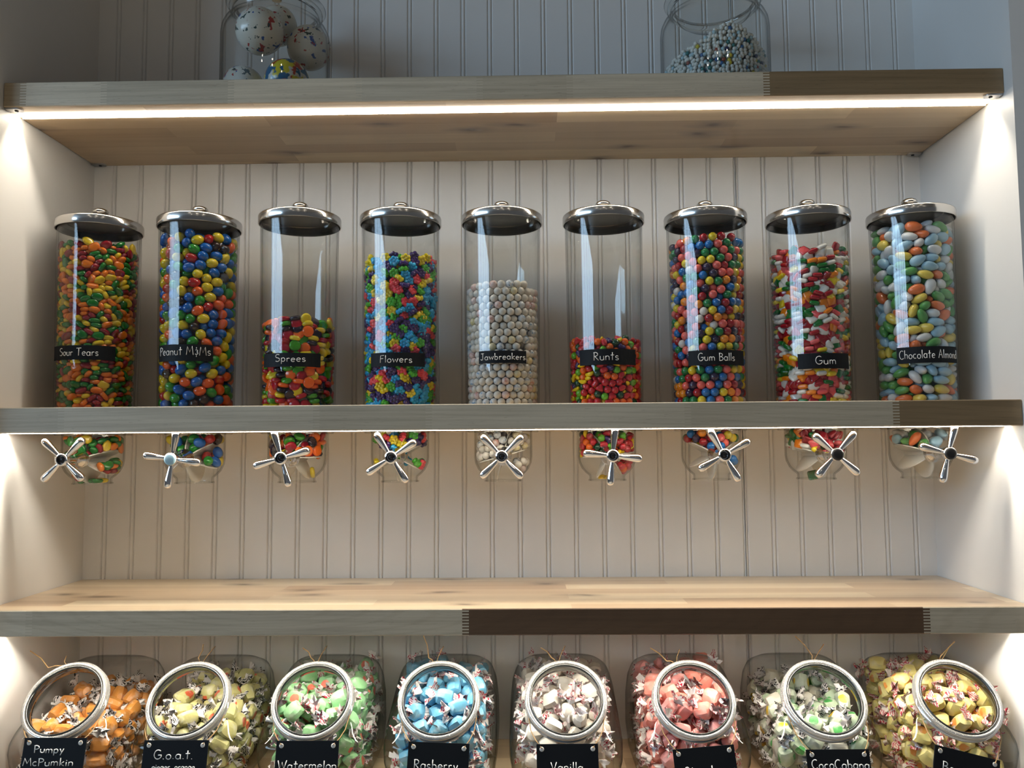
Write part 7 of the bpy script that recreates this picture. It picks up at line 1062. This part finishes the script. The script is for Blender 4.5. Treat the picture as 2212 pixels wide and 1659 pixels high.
}

# ---------------------------------------------------------------- settled candy: packed positions (x, y, z, shape, rotation), most visible first
def settled(key, z0, many=False, rot=True):
    """rows of whole numbers: x, y, z in half millimetres (z above z0), the shape where there are several, the turn in tenths of a radian"""
    row, step, out = PLACED[key], 3 + many + 3 * rot, []
    for k in range(0, len(row), step):
        x, y, z = row[k:k + 3]; q = Quaternion()
        if rot:
            rv = Vector(row[k + step - 3:k + step]) / 10
            if rv.length > 1e-6: q = Quaternion(rv.normalized(), rv.length)
        out.append((row[k + 3] if many else 0, Vector((x / 2000, y / 2000, z0 + z / 2000)), q))
    return out

ORD = {1: [''], 2: ['topmost ', 'lowest '], 3: ['topmost ', 'second highest ', 'lowest '], 4: ['topmost ', 'second highest ', 'third highest ', 'lowest ']}
def label_cells(cells, cat, group):
    """cells: label text -> the things it is true of; few enough are told apart by their order from the top"""
    for text, things in cells.items():
        things.sort(key=lambda o: -o.location.z)
        for k, o in enumerate(things): tag(o, (ORD[len(things)][k] if len(things) in ORD else '') + text, cat, group)
def candy_mat(name, rgb, rough=.22, coat=.3): return plain(name, lin(*rgb), rough, 0.0, coat)
def pick(r, pal):
    t = r.random() * sum(p[2] for p in pal)
    for p in pal:
        t -= p[2]
        if t <= 0: return p
    return pal[-1]
def stuff_mesh(name, items, label, cat, loc):
    """one mesh of further candies; items = [(geometry, material, position, rotation)]"""
    V, F, idx, mats = [], [], [], []
    for (v, f), m, p, q in items:
        if m not in mats: mats.append(m)
        n = len(V); R = q.to_matrix()
        V += [tuple(R @ Vector(a) + p) for a in v]; F += [tuple(j + n for j in g) for g in f]; idx += [mats.index(m)] * len(f)
    o = mesh_obj(name, V, F, mats, None, True, idx, loc)
    return tag(o, label, cat, None, 'stuff')
# per dispenser: name, category, group words, place words, [shape makers], palettes per shape, fill top
def P(*a): return list(a)
FILL = [
 ('teardrop_candy', 'teardrop candy', 'teardrop', [teardrop], [P(('orange', (226, 118, 22), 3), ('yellow', (222, 190, 30), 3), ('green', (18, 112, 34), 3), ('dark red', (138, 18, 30), 2.4))]),
 ('chocolate_egg_candy', 'chocolate candy', 'egg-shaped', [peanut], [P(('blue', (8, 92, 176), 3), ('yellow', (214, 190, 28), 2.3), ('orange', (226, 92, 22), 2.2), ('green', (38, 138, 40), 2), ('brown', (42, 24, 18), .8), ('red', (170, 24, 24), .9))]),
 ('disc_candy', 'disc candy', 'round flat', [disc], [P(('orange', (238, 104, 22), 3), ('yellow', (226, 200, 34), 2), ('green', (62, 150, 28), 2), ('red', (176, 20, 40), 2), ('dark purple', (34, 20, 38), 2))]),
 ('flower_candy', 'flower candy', 'flower-shaped', [flower], [P(('sky blue', (20, 160, 214), 3.2), ('yellow', (224, 200, 12), 2.2), ('green', (66, 168, 36), 2.2), ('purple', (54, 26, 98), 3), ('coral pink', (228, 62, 74), 2.2))]),
 ('speckled_candy_ball', 'candy ball', 'white speckled', [lambda q=1: ball(.0063, q)], [P(('plain white', (214, 208, 198), 5), ('blue-tinged white', (206, 208, 210), 1.4), ('yellow-blotched white', (216, 204, 170), .8), ('pink-blotched white', (214, 192, 186), .8))]),
 ('fruit_candy', 'fruit candy', 'fruit-shaped', [lambda q=1: ball(.0059, q), heart, banana, lime, heart, lime],
  [P(('orange', (232, 100, 20), 1)), P(('red strawberry', (186, 26, 40), 1)), P(('yellow banana', (240, 206, 20), 1)), P(('lime green', (96, 172, 36), 1), ('red', (186, 26, 40), 1)), P(('red strawberry', (186, 26, 40), 4), ('purple', (50, 26, 90), 1)), P(('dark green', (8, 62, 36), 1.6), ('red', (186, 26, 40), 1), ('lime green', (96, 172, 36), .4))]),
 ('gumball', 'gumball', 'round', [lambda q=1: ball(.0068, q)], [P(('blue', (10, 104, 178), 2.2), ('yellow', (220, 196, 40), 2), ('green', (18, 122, 66), 1.8), ('salmon pink', (228, 100, 92), 2.4), ('dark red', (156, 20, 34), 1.6), ('dark purple', (46, 34, 66), 2), ('orange', (232, 140, 34), 1.2), ('white', (214, 210, 204), .6))]),
 ('gum_pillow', 'gum', 'square pillow', [gum_pillow], [P(('white', (218, 216, 210), 3.4), ('red', (150, 14, 30), 2.8), ('green', (8, 100, 36), 2.4), ('yellow', (222, 196, 30), 1.2), ('pink', (214, 84, 88), 1.0), ('orange', (230, 130, 22), .9))]),
 ('almond_candy', 'almond candy', 'almond-shaped', [almond], [P(('pale blue', (150, 186, 206), 2.6), ('white', (208, 210, 212), 3), ('green', (88, 152, 82), 2), ('orange', (214, 112, 62), 1.7), ('yellow', (216, 192, 84), 1))]),
]
WHERE = ['in the leftmost dispenser', 'in the second dispenser from left', 'in the third dispenser from left', 'in the fourth dispenser from left', 'in the middle dispenser', 'in the fourth dispenser from right',
         'in the third dispenser from right', 'in the second dispenser from right', 'in the rightmost dispenser']
PLACE = ['leftmost dispenser', 'second dispenser from left', 'third dispenser from left', 'fourth dispenser from left', 'middle dispenser', 'fourth dispenser from right', 'third dispenser from right', 'second dispenser from right', 'rightmost dispenser']
SHOW = {'t1': (234, 64), 't2': (241, 22), 't3': (180, 37), 't4': (262, 36), 't5': (244, 54), 't6': (189, 65), 't7': (270, 28), 't8': (253, 45), 't9': (211, 17), 'j1': (58, 0), 'j2': (70, 0), 'j3': (86, 0), 'j4': (97, 0), 'j5': (82, 0), 'j6': (93, 0), 'j7': (76, 0), 'j8': (83, 0), 'b1': (252, 0)}   # how many of each list show in the photograph
for i, (name, cat, adj, shapes, pals) in enumerate(FILL):
    rr = random.Random(100 + i); base = Vector((DX[i], DY, 0)); sph = i in (4, 6)
    geo = [s(1) for s in shapes]; low = [s(0) for s in shapes]; mats, cache, spare, cells = {}, {}, [], {}
    for pal in pals:
        for cn, rgb, wt in pal:
            if cn not in mats:
                mats[cn] = speckled(name + '_' + cn.replace(' ', '_').replace('-', '_'), lin(*rgb), [lin(130, 160, 190), lin(206, 150, 140), lin(214, 198, 130)], 210, [(.26, .22, .2), (.42, .2, .2), (.24, .24, .42), (.22, .42, .22)][len(mats) % 4], .34) if i == 4 \
                    else candy_mat(name + '_' + cn.replace(' ', '_'), rgb, .30 if i == 8 else .2, .15 if i == 8 else .35)
    zc, hh = LABELS[i][3], LABELS[i][4]
    tube = settled('t%d' % (i + 1), ZS, i == 5, not sph); hop = settled('h%d' % (i + 1), .17, i == 5, not sph)
    top = max(p.z for _, p, _ in tube); ns, nh = SHOW.get('t%d' % (i + 1), (240, 45))
    def candy(si, p, q, zone):
        cn, rgb, wt = pick(rr, pals[si])
        if sph: q = Quaternion((rr.gauss(0, 1), rr.gauss(0, 1), rr.gauss(0, 1), rr.gauss(0, 1))).normalized()
        if i in (2, 3, 7) and rr.random() < (.55, .78, .60)[(2, 3, 7).index(i)]:     # pressed flat against the tube wall
            out = Vector((p.x, p.y, rr.gauss(0, .012))).normalized()
            q = out.to_track_quat('Z', 'Y') @ Quaternion((1, 0, 0), rr.gauss(0, .3)) @ Quaternion((0, 1, 0), rr.gauss(0, .3)) @ Quaternion((0, 0, 1), rr.uniform(0, 6.28))
            if i == 2: p = p - Vector((p.x, p.y, 0)).normalized() * max(0, math.hypot(p.x, p.y) - .0525)
        key = (si, cn)
        if key not in cache:
            o = mesh_obj(name, *geo[si], mats[cn], None, True); cache[key] = o
        else:
            o = cache[key].copy(); C.objects.link(o)
        o.location = base + p; o.rotation_mode = 'QUATERNION'; o.rotation_quaternion = q
        if i == 0: o.scale = (1.12, 1.12, 1.12)
        sort = 'candy ball' if i == 4 else cat.replace('teardrop ', '').replace('disc ', '').replace('flower ', '').replace('fruit ', '').replace('almond ', '')
        side = 'left side' if p.x < -.022 else 'right side' if p.x > .022 else 'front'
        text = ' '.join(('%s %s %s %s, %s, %s' % (cn, '' if i == 4 else adj, sort, zone, side, PLACE[i])).split())
        cells.setdefault(text, []).append(o)
    for n, (si, p, q) in enumerate(tube):
        if n < ns:
            zone = 'atop the fill' if p.z > top - .022 else 'high above the label' if p.z > zc + hh / 2 + .08 else 'above the label' if p.z > zc + hh / 2 else 'beside the label' if p.z > zc - hh / 2 else 'below the label'
            candy(si, p, q, zone)
        else: spare.append((low[si], mats[pick(rr, pals[si])[0]], p, q))
    for n, (si, p, q) in enumerate(hop):
        if n < nh: candy(si, p, q, 'in the hopper')
        else: spare.append((low[si], mats[pick(rr, pals[si])[0]], p, q))
    label_cells(cells, cat, '%s %s' % (cat + 's' if cat[-1] != 'y' else cat[:-1] + 'ies', WHERE[i]))
    # further candies: round the back of the tube and in its middle
    for n, (si, p, q) in enumerate(tube):
        if n < 420 and p.y < -.012 and abs(p.x) < .052 and p.length and math.hypot(p.x, p.y) > .04:
            spare.append((low[si], mats[pick(rr, pals[si])[0]], Vector((-p.x, -p.y, p.z)), Quaternion((0, 0, 1), PI) @ q))
    core = (.043, .034, .034, .040, .044, .043, .042, .043, .030)[i]
    step = (.0165, .018, .015, .0145, .0126, .0126, .0136, .0130, .0190)[i]; z = ZS + step * .62
    while z < top - step * .45:
        for gx in range(-4, 5):
            for gy in range(-4, 5):
                x, y = (gx + .5 * (round(z / step) % 2)) * step, gy * step
                if math.hypot(x, y) < core:
                    si = rr.randrange(len(low)); spare.append((low[si], mats[pick(rr, pals[si])[0]], Vector((x + rr.uniform(-.001, .001), y + rr.uniform(-.001, .001), z)), Quaternion((0, 0, 1), rr.uniform(0, 6.28)) @ Quaternion((1, 0, 0), rr.gauss(0, .6))))
        z += step * (.55 if i in (0, 7) else .8)
    stuff_mesh(name + '_fill', spare, 'further %s candies deeper %s' % (adj, WHERE[i]), cat, base)

# ---------------------------------------------------------------- wrapped taffy in the eight jars
RED, INK = lin(176, 40, 66), lin(18, 18, 20)
PAPER = {'red': printed_paper('wax_paper_red_print', RED, .36), 'black': printed_paper('wax_paper_black_print', INK, .40), 'yellowred': printed_paper('wax_paper_pink_print', lin(190, 60, 80), .44, (.80, .72, .66))}
TAFFY = [('orange', [('orange', (216, 148, 72), None)], 'black', 132), ('pale yellow-green', [('pale yellow-green', (206, 202, 140), (226, 108, 74)), ('pale yellow-green', (206, 202, 140), None)], 'black', 148),
         ('green', [('coral-spotted green', (150, 206, 150), (240, 128, 108)), ('green', (150, 206, 150), None)], 'red', 179), ('sky blue', [('sky blue', (116, 188, 222), None)], 'red', 188),
         ('white', [('white', (232, 226, 214), None)], 'red', 187), ('pink', [('pink', (236, 160, 156), None), ('salmon pink', (236, 148, 134), None)], 'red', 188),
         ('white and green', [('white', (206, 204, 190), None), ('green-spotted white', (178, 198, 170), (70, 160, 80)), ('yellow-spotted white', (196, 208, 188), (226, 196, 50))], 'black', 140),
         ('yellow', [('yellow', (236, 222, 142), None), ('orange-streaked yellow', (236, 222, 142), (236, 160, 80))], 'yellowred', 187)]
FANS = {k: [(mesh_obj('twist_end', *taffy_twist(-1, 3 + 7 * j), m, None, True), mesh_obj('twist_end', *taffy_twist(1, 5 + 7 * j), m, None, True)) for j in range(3)] for k, m in PAPER.items()}
for prs in FANS.values():
    for pr in prs:
        for o in pr: C.objects.unlink(o)
TGEO = taffy_body()
JARPLACE = ['leftmost jar', 'second jar from left', 'third jar from left', 'fourth jar from left', 'fourth jar from right', 'third jar from right', 'second jar from right', 'rightmost jar']
TNAME = ['orange_taffy', 'pale_yellow_taffy', 'green_taffy', 'blue_taffy', 'white_taffy', 'pink_taffy', 'mixed_taffy', 'yellow_taffy']
for i, (word, kinds, paper, _) in enumerate(TAFFY):
    rr = random.Random(300 + i); base = Vector((JX[i], 0, Z_LOW + .0085)); protos, spare = [], []
    mats = [taffy_material('taffy_%d_%d' % (i + 1, k), lin(*rgb), lin(*sp) if sp else None, .0066) for k, (cn, rgb, sp) in enumerate(kinds)]
    items = [(a, Vector((p.x * .90, p.y * .96 + .008, p.z)), q) for a, p, q in settled('j%d' % (i + 1), 0) if p.z < .134 and (p + Vector((0, .010, .008)) - MOUTH).dot(NRM) < -.016]; top = sorted(p.z for _, p, _ in items)[-6]
    ns = SHOW.get('j%d' % (i + 1), (100, 0))[0]
    cells = {}
    bodies = [mesh_obj(TNAME[i], *TGEO, m, None, True) for m in mats]
    for b in bodies: auto_smooth(b, 24)
    for b in bodies: C.objects.unlink(b)
    for n, (si, p, q) in enumerate(items):
        k = rr.randrange(len(kinds))
        if n >= ns:
            spare.append((TGEO, mats[k], p, q)); fa = FANS[paper][rr.randrange(3)]
            for o in fa: spare.append((([tuple(v.co) for v in o.data.vertices], [tuple(f.vertices) for f in o.data.polygons]), PAPER[paper], p, q))
            continue
        o = bodies[k].copy(); C.objects.link(o); o.location = base + p; o.rotation_mode = 'QUATERNION'; o.rotation_quaternion = q
        for f in FANS[paper][rr.randrange(3)]:
            c = f.copy(); C.objects.link(c); c.parent = o
        level = 'on top' if p.z > top - .02 else 'low down' if p.z < .045 else 'halfway up'
        side = 'left side' if p.x < -.028 else 'right side' if p.x > .028 else 'middle'
        cells.setdefault('%s wax-wrapped taffy %s, %s, %s' % (kinds[k][0], level, side, JARPLACE[i]), []).append(o)
    label_cells(cells, 'taffy', word + ' wrapped taffy in one jar')
    heap = (.055, .06, .095, .10, .10, .10, .06, .10)[i]; z = .014
    while z < heap:
        for gx in (-.042, -.014, .014, .042):
            for gy in (-.045, -.085, -.125, -.165):
                if gy < -.10 and z > heap + .06 + gy * .45: continue
                p = Vector((gx + rr.uniform(-.004, .004), gy + rr.uniform(-.004, .004), z)); q = Quaternion((rr.gauss(0, 1), rr.gauss(0, 1), rr.gauss(0, 1), rr.gauss(0, 1))).normalized()
                spare.append((TGEO, mats[rr.randrange(len(kinds))], p, q))
        z += .024
    if spare: stuff_mesh(TNAME[i] + '_fill', spare, 'rest of the %s taffy buried deeper in its jar' % word, 'taffy', base)

# ---------------------------------------------------------------- giant jawbreakers and tiny candy balls on the top shelf
SP = [lin(24, 76, 150), lin(160, 40, 36), lin(30, 60, 62)]
GM = speckled('giant_jawbreaker_speckled', lin(206, 204, 194), SP, 56, (.38, .37, .375), .22)
GM2 = speckled('giant_jawbreaker_swirled', lin(206, 204, 194), [lin(206, 190, 40), lin(18, 92, 132), lin(170, 60, 40)], 34, (.54, .50, .41), .2)
for x, y, z, r, m, lb in [(-.3945, -.163, .9120, .0385, GM, 'giant white speckled jawbreaker with a blue drip, top front in the left jar'),
                          (-.4280, -.139, .8290, .0345, GM, 'giant white speckled jawbreaker with blue drops, lower left in the jar'),
                          (-.3510, -.154, .8305, .0365, GM2, 'giant jawbreaker swirled in yellow and blue, at the bottom front of its jar'),
                          (-.3280, -.108, .9100, .0375, GM, 'giant white jawbreaker behind glass on the right side of the left jar'),
                          (-.3870, -.097, .9560, .0345, GM, 'giant white jawbreaker half hidden behind the top one in the left jar'),
                          (-.3780, -.082, .8300, .0360, GM, 'giant white jawbreaker at the bottom back of the left jar')]:
    v, f = quadric(r, r * .985, r * .97, 40, 24, warp=lambda a, b, c: (a * (1 + .012 * math.sin(c * 130)), b, c))
    o = mesh_obj('giant_jawbreaker', v, f, m, None, True, None, (x, y, z)); o.rotation_euler = (x * 9, y * 40, z * 7)
    tag(o, lb, 'jawbreaker', 'giant jawbreakers in the left jar')
rr = random.Random(77)
BP = [('white', (216, 218, 212), 12), ('blue', (40, 96, 150), .35), ('teal', (20, 110, 110), .5), ('yellow', (200, 186, 50), .35), ('rust red', (140, 62, 40), .2), ('dark blue', (24, 34, 84), .3), ('pale blue', (170, 200, 210), 1.6)]
bm_ = {cn: candy_mat('tiny_ball_' + cn.replace(' ', '_'), rgb, .3, .1) for cn, rgb, _ in BP}
cells = {}; bgeo = ball(.0033, 0); BLOW = quadric(.0033, .0033, .0033, 6, 4); cache, spare = {}, []
base = Vector((.357, -.126, Z_TOPS + .0085))
def heap_height(x, y): return .092 - 4.6 * x * x - .10 * max(0, -x) + .007 * math.sin(60 * x + 1) - .06 * max(0, y)
pile = []
for k in range(19):
    z = .0036 + .0056 * k
    for ring in range(13):
        r = .0818 - .0061 * ring; n = int(2 * PI * r / .0069); ph = rr.uniform(0, 6.28)
        for j in range(n):
            a = ph + 2 * PI * j / n + rr.uniform(-.006, .006) / max(r, .01) * .5
            x, y = r * math.cos(a), r * math.sin(a); h = heap_height(x, y); zz = z + rr.uniform(-.0012, .0012)
            if zz < h: pile.append((h - zz < .0062, Vector((x, y, zz))))
def rank(it):
    top, p = it; r = math.hypot(p.x, p.y)
    return -((2 if top else 0) + (2.2 if r > .0745 and p.y < -.01 else 0) - p.y * 14 - abs(p.x) * 4 + p.z * 4)
pile.sort(key=rank)
for n, (top, p) in enumerate(pile):
    cn = pick(rr, BP)[0]
    if n >= 296:
        if p.y < .03 or top: spare.append((bgeo if n < 900 else BLOW, bm_[cn], p, Quaternion()))
        continue
    if cn not in cache: o = cache[cn] = mesh_obj('tiny_candy_ball', *ball(.0033, 1), bm_[cn], None, True)
    else: o = cache[cn].copy(); C.objects.link(o)
    o.location = base + p
    cells.setdefault('%s tiny candy ball %s, %s, right round jar' % (cn, 'low' if p.z < .045 else 'near the peak' if p.z > .07 else 'halfway up', 'left side' if p.x < -.05 else 'left of centre' if p.x < -.015 else 'centre' if p.x < .015 else 'right of centre' if p.x < .05 else 'right side'), []).append(o)
label_cells(cells, 'candy ball', 'tiny candy balls in the right jar')
stuff_mesh('tiny_candy_ball_fill', spare, 'rest of the tiny candy balls piled in the right jar on the top shelf', 'candy ball', base)
